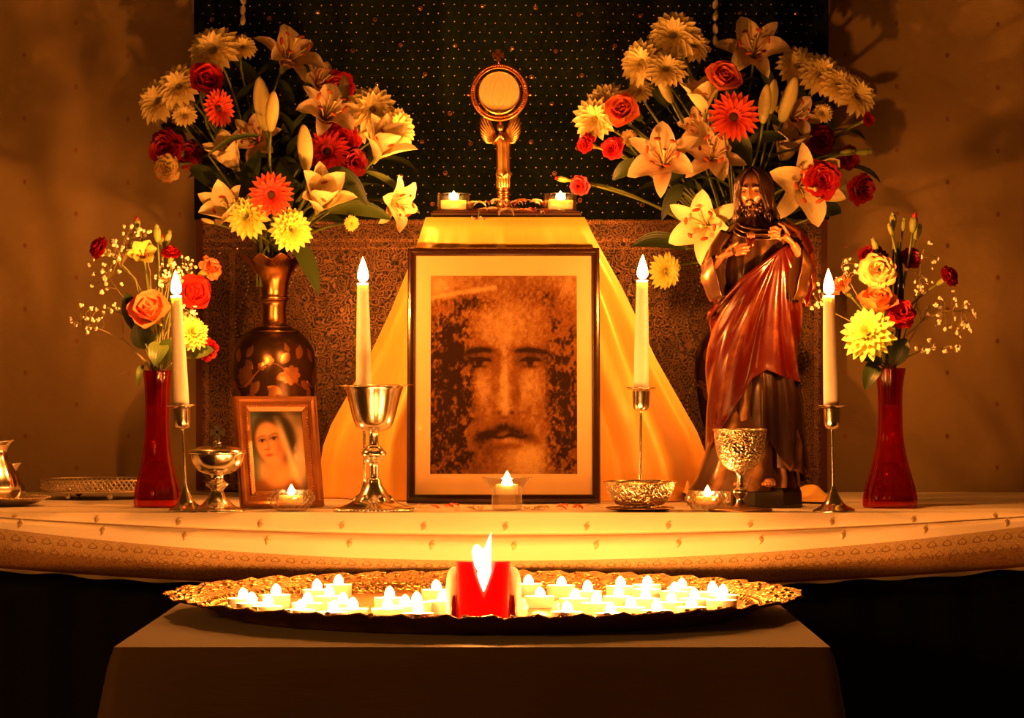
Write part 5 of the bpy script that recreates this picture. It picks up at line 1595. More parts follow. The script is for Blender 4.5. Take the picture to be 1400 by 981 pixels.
        I('calyx', cached('carnc', lambda: MB().lathe(smoothprof([(0, -1.35), (.12, -1.34), (.2, -1.15), (.25, -.8), (.26, -.4), (.34, -.1), (.30, -.1)], 2), 14, lambda r, z, t, j: (r, z + (.10 * math.cos(5 * t) if z > -.2 else 0)), False).mesh('calyx', MAT['sepal'])))
        back = 1.3
    elif base == 'carnation_bud':
        I('calyx', cached('cbc', lambda: MB().lathe(smoothprof([(0, -1.0), (.2, -.95), (.36, -.5), (.40, 0), (.36, .35), (.28, .5)], 2), 14, lambda r, z, t, j: (r, z + (.12 * math.cos(5 * t) if z > .3 else 0)), False).mesh('calyx', MAT['sepal'])))
        tm = {'r': 'carn_red', 'd': 'carn_dark', 'g': 'sepal', 'o': 'carn_orange'}[var or 'g']
        def mk():
            mb = MB()
            ring_petals(mb, 7, .75, .22, .25, .05, 0, .15, jit=.12, nl=4, nw=3, cup=.5, shape=.6, r0=.16)
            ring_petals(mb, 5, .80, .2, .1, -.05, .4, .15, jit=.12, nl=4, nw=3, cup=.5, shape=.6, r0=.08)
            return mb.mesh('petal_tip', MAT[tm])
        o = I('petal_tip', cached(('cbt', tm), mk))
        o['kind'] = 'stuff'
        back = 1.0
    elif base == 'peruvian_lily':
        A = cached('al0', lambda: petal_mesh('petal', 'mum_yellow', 1.15, .36, .35, 1.25, cup=.3, shape=1.5, ruffle=.15, bend=1.2, nl=7, nw=4))
        for i in range(6):
            I('petal', A, RZ(i * PI / 3) @ Matrix.Rotation(.12 * (i % 2), 4, 'Y') @ Matrix.Translation((0, 0, -.04 * (i % 2))))
        fi = cached('fil', lambda: None)
        for i in range(5): I('stamen', cached('alst', lambda: MB().tube(arc((0, 0, 0), (.1, 0, .4), (.3, 0, .55), 4), [.02, .02, .02, .03, .05], 5).mesh('stamen', MAT['anther'])), RZ(i * 1.25))
        back = .1
    # stem
    b = hp - dirv * (back * k * .95)
    mid = Vector((0, 0, 0)) + Vector((b.x * 0.30, b.y * 0.4, max(0.5 * b.z, b.z * .62)))
    ctrl = b - dirv * min(0.09, (b.length) * .55)
    n = 12
    pts = []
    for i in range(n + 1):
        t = i / n
        pts.append(Vector((0, 0, 0)) * (1 - t) ** 3 + mid * 3 * t * (1 - t) ** 2 * .9 + ctrl * 3 * t * t * (1 - t) + b * t ** 3)
    st = MB().tube([Vector((0, 0, -0.045))] + pts, [stem_r] * (n + 1) + [stem_r * 1.15], 6).build('stem', MAT[stem_mat], e)
    for q in range(leaves):
        t = random.uniform(.35, .85)
        p = pts[int(t * n)]
        lf = cached(('leaf', q % 3), lambda: petal_mesh('leaf', 'leaf' if q % 2 == 0 else 'leaf_dark', .085, .011, .7, 1.9, cup=.25, shape=.85, nl=8, nw=4, ruffle=.05))
        inst('leaf', lf, e, Matrix.Translation(p) @ Matrix.Rotation(random.uniform(0, 6.28), 4, 'Z') @ Matrix.Scale(random.uniform(.7, 1.15), 4))
    return e

def leaf_thing(px, py, d, tx, ty, td, wpx, foot, label, m='leaf_dark', curl=0.03, group=None):
    """a long leaf rising from the vase at `foot` and arching from (px,py) to its tip (tx,ty)"""
    p0, p1 = at(px, py, d), at(tx, ty, td)
    e = thing('leaf_blade', label, 'leaf', foot, group=group)
    MB().tube([Vector((0, 0, -.04))] + arc((0, 0, 0), (p0 - foot) * .5 + Vector((0, 0, .012)), p0 - foot, 6), 0.0015, 5).build('stalk', MAT['stem'], e)
    mid = (p0 + p1) / 2 + Vector((0, -0.01, curl))
    line = arc(p0 - foot, mid - foot, p1 - foot, 12)
    mb = MB()
    vs, ats = [], []
    Wd = wpx * kk(d)
    for i, p in enumerate(line):
        t = i / 12
        a = line[max(0, i - 1)]; b = line[min(12, i + 1)]
        tg = (b - a).normalized()
        sd = tg.cross(Vector((0, -1, 0.35))).normalized()
        nn = sd.cross(tg)
        w = Wd * math.sin(PI * min(.995, t * .93 + .05)) ** .8
        for j in range(5):
            s = j / 2 - 1
            vs.append(p + sd * (s * w) + nn * (abs(s) * w * .35))
            ats.append((t, j / 4, .5))
    fs = [(i * 5 + j, i * 5 + j + 1, i * 5 + j + 6, i * 5 + j + 5) for i in range(12) for j in range(4)]
    mb.add(vs, fs, ats).build('blade', MAT[m], e)
    return e
def sprig(foot, tip, label, m, nl=9, size=1.0, group=None):
    """leafy filler stem"""
    e = thing('foliage_stem', label, 'foliage', foot, group=group)
    tipv = tip - foot
    pts = arc((0, 0, 0), Vector((tipv.x * .35, tipv.y * .5, tipv.z * .65)), tipv, 10)
    MB().tube([Vector((0, 0, -.04))] + pts, [.0020] * 6 + [.0015] * 4 + [.0010, .0006], 5).build('stem', MAT['stem'], e)
    for i in range(nl):
        t = lerp(.3, 1.0, i / (nl - 1))
        p = pts[int(t * 10)]
        lf = cached(('fleaf', m, i % 2), lambda: petal_mesh('leaf', m, .075, .0125 if i % 2 else .016, .5, 1.6, cup=.25, shape=.8, nl=7, nw=4, ruffle=.08))
        inst('leaf', lf, e, Matrix.Translation(p) @ axis_mtx(tipv, 0) @ Matrix.Rotation(i * 2.4 + random.uniform(-.3, .3), 4, 'Z') @ Matrix.Scale(random.uniform(.7, 1.1) * size, 4))
    return e

# ------------------------------------------------------------------ big bouquets
def bouquet(items, cpx, cpy, foot, dbase):
    for it in items:
        kind, px, py, rpx, dd, label = it[:6]
        dv = it[6] if len(it) > 6 else None
        cat = it[7] if len(it) > 7 else 'flower'
        d = dbase + dd
        if dv is None: dv = ((px - cpx) * 0.011, -1.0, (cpy - py) * 0.008)
        if kind.startswith('chrys'): dv = (dv[0] * .8, dv[1] * 1.5, dv[2] * .35)
        if kind.startswith('rose') or kind.startswith('carnation-'): dv = (dv[0], dv[1] * 1.2, dv[2] * .6)
        hd = at(px, py, d)
        f0 = foot + Vector((random.uniform(-.022, .022), random.uniform(-.02, .02), 0))
        flower(kind, hd, dv, rpx, d, f0, label, name={'lily_cup': 'lily'}.get(kind.split('-')[0], kind.split('-')[0]), leaves=(2 if kind.startswith('lily') else 0))
F1 = at(372, 352, V1D)
U = lambda x, z, y=-.6: (x, y, z)
LEFT = [
 ('lily_cup', 313, 214, 36, -.10, 'cream lily cup opening toward the dark carnation beside the arching green blade', U(-.45, .75)),
 ('lily-p', 356, 193, 38, .00, 'orange flushed lily deep in the bouquet between the two green buds', U(-.2, .1)),
 ('lily-p', 441, 170, 50, -.05, 'open pink throated lily with long stamens above the dark red gerbera', U(.25, .45)),
 ('lily_cup', 524, 198, 40, -.10, 'pale lily cup at the cloth side edge under the cream chrysanthemums', U(.45, .75)),
 ('lily_cup', 440, 270, 42, -.17, 'bright cream lily with curling tips beside the orange gerbera', U(.35, .75, -.9)),
 ('lily_cup', 312, 287, 40, -.16, 'bright cream lily hanging low above the vase rim next to the round bud', U(-.45, .5, -.9)),
 ('lily-w', 528, 275, 40, -.06, 'drooping cream lily at the low outer edge beside the satin cloth', U(.8, -.2, -.7)),
 ('lily-p', 388, 92, 50, .06, 'dim peach lily with swept petals at the top of the bouquet', U(.35, .55)),
 ('lily-p', 430, 120, 34, .10, 'shaded peach lily tucked behind the top lily against the dark cloth', U(.5, .3)),
 ('lily_bud', 359, 142, 34, -.08, 'large closed lily bud standing upright in the middle of the bouquet', U(-.12, 1, -.25), 'bud'),
 ('lily_bud', 372, 152, 26, -.11, 'smaller lily bud pressed against the large upright bud', U(.1, 1, -.3), 'bud'),
 ('lily_bud', 417, 202, 30, -.15, 'plump yellow lily bud above the bright cream lily', U(-.05, 1, -.35), 'bud'),
 ('lily_bud', 470, 127, 22, .02, 'slim green lily bud against the spangled cloth', U(.05, 1, -.2), 'bud'),
 ('lily_bud', 284, 302, 9, -.10, 'small round cream bud beside the low cream lily', U(-1, .3, -.4), 'bud'),
 ('gerbera-o', 298, 148, 25, -.10, 'orange red gerbera turned sideways below the red rose', U(.55, .05, -.55)),
 ('gerbera-o', 371, 266, 29, -.20, 'orange red gerbera facing out just above the vase rim', U(.02, .05, -1)),
 ('gerbera-r', 447, 208, 30, -.11, 'dark red gerbera below the open pink throated lily', U(.1, .35, -.9)),
 ('chrysanthemum', 294, 72, 30, -.02, 'cream chrysanthemum crowning the bouquet above the red rose', U(-.2, .85, -.45)),
 ('chrysanthemum', 331, 66, 16, .02, 'small cream chrysanthemum beside the crowning one', U(.2, .9, -.4)),
 ('chrysanthemum', 220, 140, 27, -.02, 'cream chrysanthemum reaching out toward the gold wall cloth', U(-.6, .6, -.5)),
 ('chrysanthemum', 247, 120, 26, -.04, 'cream chrysanthemum tucked against the red rose', U(-.3, .75, -.5)),
 ('chrysanthemum', 252, 158, 14, -.05, 'small cream chrysanthemum under the outreaching one', U(.2, .8, -.5)),
 ('chrysanthemum', 508, 152, 28, -.02, 'cream chrysanthemum behind the pale lily cup at the edge', U(.3, .75, -.5)),
 ('chrysanthemum', 540, 176, 24, -.03, 'cream chrysanthemum outermost beside the dark cloth', U(.75, .5, -.5)),
 ('chrysanthemum', 492, 172, 20, .0, 'half hidden cream chrysanthemum behind the red carnation', U(.2, .6, -.6)),
 ('chrysanthemum-yf', 340, 297, 25, -.19, 'yellow chrysanthemum drooping over the brass vase rim under the low cream lily', U(-.3, .5, -.8)),
 ('chrysanthemum-yf', 397, 315, 24, -.20, 'yellow chrysanthemum drooping over the brass vase rim beside the broad drooping leaf', U(.35, .45, -.8)),
 ('chrysanthemum-y', 480, 305, 9, -.12, 'tiny yellow blossom on a low side stem of the bouquet', U(.6, -.2, -.7)),
 ('rose-r', 280, 112, 26, -.06, 'vivid red rose between the cream chrysanthemums and the side turned gerbera', U(.3, .6, -.7)),
 ('carnation-d', 228, 203, 25, -.06, 'deep maroon carnation at the wall side of the bouquet', U(-.5, .2, -.8)),
 ('carnation-d', 256, 212, 18, -.02, 'deep maroon carnation half hidden beside the cream lily cup', U(.1, .0, -1)),
 ('carnation-r', 466, 190, 24, -.07, 'crimson carnation beside the dark red gerbera', U(.3, .4, -.9)),
 ('carnation-d', 483, 222, 20, -.08, 'dark carnation under the pale lily cup', U(.5, -.1, -.9)),
 ('carnation-y', 229, 230, 19, -.07, 'pale buff carnation hanging below the maroon one', U(-.5, -.4, -.7)),
 ('carnation-r', 462, 120, 22, .10, 'shaded red carnation behind the slim green lily bud', U(.1, .2, -1)),
]
bouquet(LEFT, 372, 230, F1, V1D)
leaf_thing(402, 335, V1D - .06, 436, 402, V1D - .10, 12, F1 + Vector((.01, -.01, 0)), 'broad green leaf bending down over the brass vase side', 'leaf', .03)
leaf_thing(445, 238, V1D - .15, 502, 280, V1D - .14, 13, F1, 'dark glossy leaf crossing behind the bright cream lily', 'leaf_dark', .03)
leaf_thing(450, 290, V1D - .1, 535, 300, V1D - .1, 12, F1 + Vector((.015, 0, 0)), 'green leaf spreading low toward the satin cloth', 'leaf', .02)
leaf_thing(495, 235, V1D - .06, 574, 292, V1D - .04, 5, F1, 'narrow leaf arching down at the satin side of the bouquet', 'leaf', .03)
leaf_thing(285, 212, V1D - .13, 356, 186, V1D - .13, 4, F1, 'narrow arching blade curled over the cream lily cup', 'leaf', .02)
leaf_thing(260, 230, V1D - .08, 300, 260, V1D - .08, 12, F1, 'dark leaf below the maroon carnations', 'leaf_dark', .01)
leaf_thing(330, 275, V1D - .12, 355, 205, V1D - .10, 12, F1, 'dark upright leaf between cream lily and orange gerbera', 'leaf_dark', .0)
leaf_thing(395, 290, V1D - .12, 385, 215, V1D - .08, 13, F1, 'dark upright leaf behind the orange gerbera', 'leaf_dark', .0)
for i, (tx, ty, td) in enumerate(((260, 175, .02), (300, 100, .08), (350, 110, .1), (420, 105, .12), (470, 160, .1), (510, 220, .06), (330, 180, .04), (400, 170, .05), (300, 245, .0), (450, 245, .02), (235, 180, .06), (400, 140, .1))):
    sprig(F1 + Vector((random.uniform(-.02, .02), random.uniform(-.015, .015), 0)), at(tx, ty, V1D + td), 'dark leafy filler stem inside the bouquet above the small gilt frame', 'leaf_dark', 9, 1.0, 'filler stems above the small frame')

F2 = at(1008, 352, V2D)
RIGHT = [
 ('lily-p', 908, 229, 54, -.10, 'star shaped pink throated lily nearest the satin pedestal', U(-.1, .35, -.9)),
 ('lily-p', 973, 220, 48, -.06, 'open pink throated lily between the statue head and the star shaped lily', U(.0, .3, -.9)),
 ('lily-w', 968, 309, 52, -.18, 'large cream lily hanging at the statue shoulder over the brocade', U(-.3, .0, -1)),
 ('lily-w', 1090, 255, 58, -.12, 'large cream lily spreading behind the crimson carnation by the statue head', U(.3, -.05, -1)),
 ('lily_cup', 961, 135, 34, -.06, 'half open cream lily beside the orange red gerbera', U(-.15, 1, -.4)),
 ('lily-p', 1030, 80, 50, .08, 'dim peach lily at the top in the shade of the bouquet', U(-.05, .4, -.9)),
 ('lily-p', 1080, 165, 36, .0, 'shaded orange lily under the opening bud', U(.3, .3, -.8)),
 ('lily-p', 960, 180, 32, -.02, 'orange lily folded between the gerbera and the star lily', U(-.3, .3, -.8)),
 ('lily_cup', 1075, 203, 34, -.02, 'pale lily with one curled petal above the large lily with the crimson carnation', U(.2, .8, -.5)),
 ('lily_bud', 1046, 142, 25, -.10, 'slender green lily bud rising between gerbera and opening bud', U(.1, 1, -.25), 'bud'),
 ('lily_bud', 1056, 132, 22, -.06, 'lily bud close behind the slender green one', U(.12, 1, -.2), 'bud'),
 ('lily_bud', 1078, 136, 30, -.05, 'thick lily bud splitting open at its tip', U(.3, 1, -.3), 'bud'),
 ('lily_bud', 909, 122, 20, -.05, 'leaning green bud under the small cream chrysanthemum', U(-.45, .8, -.3), 'bud'),
 ('gerbera-o', 1003, 160, 33, -.13, 'orange red gerbera above the statue head', U(.05, .15, -1)),
 ('chrysanthemum', 922, 52, 30, -.02, 'cream chrysanthemum at the top of the bouquet behind the statue', U(-.25, .9, -.5)),
 ('chrysanthemum', 880, 86, 26, -.02, 'cream chrysanthemum nodding toward the spangled cloth', U(-.6, .5, -.5)),
 ('chrysanthemum', 911, 97, 23, -.06, 'small cream chrysanthemum turned up below the top pair', U(.0, .9, -.45)),
 ('chrysanthemum', 947, 64, 20, -.0, 'cream chrysanthemum with orange heart beside the top one', U(.3, .8, -.5)),
 ('chrysanthemum', 815, 163, 25, -.04, 'cream chrysanthemum beneath the orange rose at the pedestal side', U(-.5, .3, -.8)),
 ('chrysanthemum', 832, 146, 26, -.02, 'cream chrysanthemum behind the orange rose at the pedestal side', U(-.4, .6, -.6)),
 ('chrysanthemum', 860, 189, 10, -.06, 'tiny cream chrysanthemum beside the crimson carnation', U(.1, .6, -.7)),
 ('chrysanthemum', 875, 125, 15, .0, 'loose cream chrysanthemum above the orange rose', U(-.2, .8, -.5)),
 ('chrysanthemum', 1122, 105, 26, .02, 'shaded cream chrysanthemum on the wall side of the bouquet', U(.2, .8, -.5)),
 ('chrysanthemum', 1168, 133, 25, -.01, 'cream chrysanthemum outermost toward the gold wall', U(.6, .6, -.5)),
 ('chrysanthemum', 1145, 118, 23, .01, 'cream chrysanthemum in the wall side cluster between two others', U(.35, .75, -.5)),
 ('chrysanthemum', 1090, 92, 24, .06, 'dim cream chrysanthemum behind the wall side cluster', U(.1, .8, -.5)),
 ('chrysanthemum', 1125, 155, 11, .0, 'tiny cream chrysanthemum below the wall side cluster', U(.1, .5, -.8)),
 ('chrysanthemum-yf', 907, 370, 21, -.14, 'yellow chrysanthemum drooping alone over the brocade above the taper', U(.75, -.35, -.6)),
 ('rose-o', 988, 108, 25, -.09, 'orange red rose above the gerbera', U(.2, .7, -.7)),
 ('rose-o', 852, 152, 24, -.08, 'orange rose among the cream chrysanthemums at the pedestal side', U(-.2, .5, -.8)),
 ('carnation-r', 801, 196, 13, -.06, 'crimson carnation reaching toward the monstrance', U(-.7, .3, -.5)),
 ('carnation-r', 838, 202, 15, -.07, 'crimson carnation under the orange rose', U(-.4, .3, -.8)),
 ('carnation-d', 792, 254, 13, -.06, 'dark red carnation above the glass candle cup', U(-.4, -.3, -.8)),
 ('carnation_bud-r', 768, 245, 10, -.06, 'red tipped carnation bud pointing at the glass candle cup', U(-1, .15, -.2), 'bud'),
 ('carnation-r', 1124, 245, 24, -.16, 'large crimson carnation at the throat of the large spreading lily', U(.1, .2, -1)),
 ('carnation-d', 1177, 258, 21, -.06, 'dark red carnation drooping beside the wall shadow', U(.7, -.2, -.7)),
 ('carnation-d', 1122, 192, 20, .0, 'dark red carnation in the shade above the large crimson one', U(.3, .2, -.9)),
 ('carnation-r', 1187, 163, 9, -.02, 'small red carnation under the outermost cream chrysanthemum', U(.6, .4, -.6)),
 ('carnation-d', 1160, 215, 16, .0, 'maroon carnation in the shade near the wall', U(.4, .1, -.9)),
 ('carnation_bud-g', 1182, 208, 12, -.03, 'green carnation bud stretching toward the wall', U(1, .05, -.3), 'bud'),
 ('carnation_bud-g', 1160, 208, 12, -.02, 'green carnation bud beside the maroon carnation', U(.9, .1, -.3), 'bud'),
]
bouquet(RIGHT, 1008, 220, F2, V2D)
leaf_thing(938, 340, V2D - .12, 865, 336, V2D - .12, 12, F2 + Vector((-.02, -.01, 0)), 'broad green leaf spreading over the brocade beside the taper', 'leaf_dark', .02)
leaf_thing(990, 178, V2D - .12, 1026, 225, V2D - .10, 15, F2, 'dark broad leaf below the orange red gerbera', 'leaf_dark', .02)
leaf_thing(880, 232, V2D - .05, 838, 246, V2D - .04, 12, F2, 'dark leaf behind the star lily', 'leaf_dark', .02)
leaf_thing(1105, 300, V2D - .1, 1150, 290, V2D - .08, 14, F2, 'dark leaf under the lily with the crimson carnation', 'leaf_dark', .02)
leaf_thing(1020, 195, V2D - .08, 1075, 190, V2D - .06, 9, F2, 'green leaf lying across behind the statue head', 'leaf', .01)
leaf_thing(935, 255, V2D - .08, 905, 300, V2D - .08, 10, F2, 'dark leaf dropping below the star lily', 'leaf_dark', .02)
for i, (tx, ty, td) in enumerate(((860, 150, .06), (900, 130, .08), (950, 110, .08), (1000, 130, .08), (1060, 110, .1), (1100, 150, .08), (1140, 180, .05), (1150, 230, .04), (930, 200, .05), (1040, 200, .04), (1090, 220, .06), (880, 210, .04), (1000, 240, .02), (1110, 130, .1))):
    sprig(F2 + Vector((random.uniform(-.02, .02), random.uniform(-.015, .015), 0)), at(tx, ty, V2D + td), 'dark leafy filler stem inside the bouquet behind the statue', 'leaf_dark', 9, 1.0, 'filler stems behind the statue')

# ------------------------------------------------------------------ small vases
F3, F4 = at(215, 512, RV1D), at(1217, 509, RV2D)
SMALL1 = [
 ('rose-o', 205, 426, 29, -.03, 'orange rose low in the red vase near the ciborium beside the taper flame', U(-.1, .5, -.8)),
 ('rose-r', 262, 400, 26, .02, 'red rose behind the taper flame', U(.5, .15, -.8)),
 ('chrysanthemum-yf', 261, 456, 20, .00, 'yellow chrysanthemum behind the taper in the red vase near the ciborium', U(.4, .2, -.8)),
 ('peruvian_lily', 197, 355, 26, .02, 'yellow peruvian lily in the red vase near the ciborium', U(.0, .55, -.8)),
 ('carnation-r', 135, 338, 14, .01, 'crimson carnation reaching toward the gold wall from the red vase near the ciborium', U(-.6, .45, -.6)),
 ('carnation_bud-d', 188, 306, 12, .03, 'dark red carnation bud at the top of the red vase near the ciborium', U(-.15, 1, -.3), 'bud'),
 ('carnation-r', 234, 346, 13, .01, 'crimson carnation above the taper flame', U(.1, .9, -.4)),
 ('carnation_bud-g', 215, 318, 13, .02, 'plump green bud near the top of the red vase near the ciborium', U(-.05, 1, -.2), 'bud'),
 ('carnation_bud-g', 230, 324, 11, .03, 'slim pale green bud leaning over the crimson carnation', U(.3, 1, -.2), 'bud'),
 ('carnation_bud-d', 222, 330, 11, .035, 'dark tipped bud between two green buds', U(.0, 1, -.2), 'bud'),
 ('carnation-o', 288, 367, 16, .02, 'salmon carnation leaning out by the brocade edge', U(.7, .35, -.6)),
 ('carnation-r', 285, 478, 15, .02, 'crimson carnation low by the brocade edge', U(.8, -.2, -.5)),
]
SMALL2 = [
 ('carnation-y', 1200, 371, 24, -.01, 'yellow carnation with red edges in the red vase near the statue', U(-.1, .35, -.9)),
 ('carnation-d', 1194, 352, 20, .02, 'dark red carnation peeping over the yellow one', U(-.1, .7, -.6)),
 ('rose-y', 1200, 415, 27, -.02, 'yellow rose with orange petal edges in the red vase near the statue', U(-.05, .8, -.6)),
 ('carnation-r', 1231, 428, 20, -.02, 'crimson carnation beside the yellow and orange rose', U(.3, .35, -.8)),
 ('chrysanthemum-yf', 1188, 459, 30, -.03, 'bright yellow chrysanthemum lowest in the red vase near the statue', U(-.25, .3, -.9)),
 ('carnation-r', 1298, 378, 14, .0, 'red carnation on a long stem leaning toward the wall', U(.65, .45, -.6)),
 ('carnation_bud-r', 1249, 304, 14, .01, 'red tipped carnation bud topping the red vase near the statue', U(.1, 1, -.2), 'bud'),
 ('carnation_bud-g', 1221, 300, 12, .01, 'green carnation bud beside the red tipped one', U(-.05, 1, -.2), 'bud'),
 ('carnation_bud-g', 1235, 306, 10, .02, 'small pale bud between the two topmost buds', U(.1, 1, -.2), 'bud'),
 ('carnation_bud-g', 1217, 312, 9, .0, 'small green bud below the topmost green bud', U(-.3, 1, -.2), 'bud'),
 ('carnation_bud-g', 1255, 316, 12, .03, 'dark green bud behind the red tipped bud', U(.3, 1, -.2), 'bud'),
 ('carnation_bud-g', 1196, 334, 11, .01, 'green bud above the dark red carnation', U(-.35, 1, -.2), 'bud'),
 ('carnation-d', 1246, 352, 14, .03, 'dark maroon carnation in the shade of the topmost buds', U(.3, .2, -.9)),
 ('carnation-o', 1150, 390, 15, .02, 'pale orange carnation glowing behind the taper flame next to the statue', U(-.6, .6, -.5)),
]
def small_bunch(items, foot, db):
    for it in items:
        kind, px, py, rpx, dd, label, dv = it[:7]
        cat = it[7] if len(it) > 7 else 'flower'
        f0 = foot + Vector((random.uniform(-.009, .009), random.uniform(-.009, .009), 0))
        flower(kind, at(px, py, db + dd), dv, rpx, db + dd, f0, label, cat, stem_r=.0016, name=kind.split('-')[0])
small_bunch(SMALL1, F3, RV1D)
small_bunch(SMALL2, F4, RV2D)
leaf_thing(222, 470, RV1D - .02, 212, 500, RV1D - .05, 14, F3 + Vector((.004, -.006, 0)), 'rounded green rose leaf over the lip of the red vase near the ciborium', 'leaf', .012)
leaf_thing(222, 498, RV1D - .01, 238, 466, RV1D - .035, 13, F3 + Vector((.006, -.006, 0)), 'rose leaf close beside the orange rose stem', 'leaf', .01)
leaf_thing(190, 455, RV1D - .01, 172, 400, RV1D, 13, F3, 'dark leaf behind the orange rose', 'leaf_dark', .0)
leaf_thing(200, 475, RV1D, 188, 440, RV1D - .03, 16, F3, 'dark leaf below the orange rose', 'leaf_dark', .0)
leaf_thing(262, 488, RV1D + .01, 292, 478, RV1D + .01, 9, F3, 'pale leaf beside the low crimson carnation', 'leaf', .005)
leaf_thing(195, 500, RV1D - .02, 189, 528, RV1D - .04, 5, F3 + Vector((-.006, -.006, 0)), 'narrow leaf hanging outside the red vase near the ciborium', 'leaf', .012)
leaf_thing(1205, 497, RV2D - .02, 1164, 484, RV2D - .03, 13, F4 + Vector((-.006, -.006, 0)), 'rounded dark leaf under the yellow chrysanthemum', 'leaf_dark', .015)
leaf_thing(1200, 500, RV2D - .02, 1183, 533, RV2D - .04, 12, F4 + Vector((-.008, -.006, 0)), 'drooping leaf outside the red vase near the statue', 'leaf_dark', .018)
leaf_thing(1222, 498, RV2D - .01, 1238, 462, RV2D - .02, 13, F4 + Vector((.002, -.006, 0)), 'dark leaf beside the crimson carnation stem', 'leaf_dark', .0)
leaf_thing(1228, 470, RV2D + .02, 1228, 330, RV2D + .02, 7, F4, 'tall dark leaf sheath in the middle of the bunch near the statue', 'leaf_dark', .0)

def babys_breath(foot, joints, label, blobs, seed, size=1.0):
    """thin branching twigs tipped with tiny white blossoms"""
    rs = random.Random(seed)
    e = thing('babys_breath', label, 'flower', foot)
    mb, bl = MB(), MB()
    def blossom(p, r):
        for q in range(4):
            o_ = Vector((rs.uniform(-1, 1), rs.uniform(-1, 1), rs.uniform(-1, 1))) * r * .55
            bl.ball(p + o_, r * rs.uniform(.45, .7), 6, 4)
    for (path, tips) in joints:
        pts = [Vector((0, 0, 0))] + [at(x, y, d) - foot for x, y, d in path]
        mb.tube(pts, [0.0011] + [0.0009] * (len(path) - 1) + [0.0006], 5)
        end = pts[-1]; pre = pts[-2]
        for (x, y, r, d) in tips:
            p = at(x, y, d) - foot
            # leave the twig at the nearest of its last joints
            s0 = min([end, (end + pre) / 2, pre], key=lambda a: (a - p).length)
            mb.tube([s0, (s0 + p) / 2 + Vector((rs.uniform(-.004, .004), 0, rs.uniform(0, .006))), p], [.0005, .0004, .0003], 4)
            blossom(p, r * kk(d))
    mb.build('twigs', MAT['twig'], e)
    o = bl.build('blossoms', MAT['blossom'], e); o['kind'] = 'stuff'
    return e
def tips(cx, cy, rx, ry, n, d, seed, r=(1.5, 4.0)):
    rs = random.Random(seed)
    out = []
    for i in range(n):
        a = rs.uniform(0, 6.28); q = math.sqrt(rs.random())
        out.append((cx + rx * q * math.cos(a), cy + ry * q * math.sin(a), rs.uniform(*r), d + rs.uniform(-.02, .02)))
    return out
d1, d2 = RV1D, RV2D
babys_breath(F3, [([(197, 491, d1), (170, 465, d1), (140, 451, d1 - .01), (112, 443, d1 - .01)], tips(115, 435, 26, 20, 17, d1 - .01, 1)),
                  ([(168, 463, d1), (168, 430, d1)], tips(150, 425, 14, 12, 6, d1, 2, (2, 4)))], "spray of baby's breath stretching low toward the gallery tray", 0, 1)
babys_breath(F3, [([(195, 470, d1 + .02), (170, 410, d1 + .02), (150, 380, d1 + .02)], tips(145, 375, 28, 28, 20, d1 + .02, 3)),
                  ([(205, 470, d1 + .03), (185, 380, d1 + .03), (165, 365, d1 + .03)], tips(168, 330, 24, 26, 24, d1 + .03, 4, (2, 4.6))),
                  ([(210, 460, d1 + .03), (205, 370, d1 + .03), (195, 330, d1 + .03)], tips(190, 322, 18, 20, 12, d1 + .03, 5, (2, 4.2)))], "airy spray of baby's breath around the wallward crimson carnation near the ciborium", 0, 2)
babys_breath(F3, [([(222, 470, d1 + .01), (224, 410, d1 + .01), (230, 385, d1 + .01)], tips(232, 375, 22, 18, 44, d1 + .01, 6, (1.8, 3.4))),
                  ([(225, 460, d1 + .03), (255, 400, d1 + .03), (256, 365, d1 + .03)], tips(258, 362, 14, 16, 16, d1 + .03, 7, (1.5, 3.0))),
                  ([(225, 480, d1), (245, 440, d1), (258, 425, d1)], tips(258, 425, 14, 12, 9, d1, 8, (2, 4)))], "dense spray of baby's breath around the taper flame", 0, 3)
babys_breath(F4, [([(1230, 490, d2), (1258, 440, d2), (1290, 425, d2), (1315, 425, d2)], tips(1305, 432, 28, 36, 30, d2, 11, (1.6, 4.2))),
                  ([(1232, 492, d2), (1262, 478, d2), (1290, 475, d2)], tips(1280, 474, 34, 12, 13, d2, 12, (2, 4.6)))], "spray of baby's breath spreading wide toward the bare wall", 0, 4)
babys_breath(F4, [([(1228, 480, d2 + .02), (1255, 410, d2 + .02), (1260, 350, d2 + .02)], tips(1262, 365, 26, 40, 16, d2 + .02, 13, (1.6, 4.2))),
                  ([(1226, 470, d2 + .02), (1260, 440, d2 + .02)], tips(1270, 410, 24, 20, 10, d2 + .02, 14, (2, 4.0)))], "tall spray of baby's breath behind the topmost green and red buds", 0, 5)
babys_breath(F4, [([(1205, 480, d2 + .02), (1165, 440, d2 + .02), (1125, 420, d2 + .02)], tips(1122, 415, 13, 34, 14, d2 + .02, 15, (2, 4))),
                  ([(1205, 470, d2 + .02), (1170, 400, d2 + .02), (1150, 365, d2 + .02)], tips(1158, 370, 22, 24, 13, d2 + .02, 16, (1.8, 4.2)))], "spray of baby's breath around the taper flame next to the statue", 0, 6)

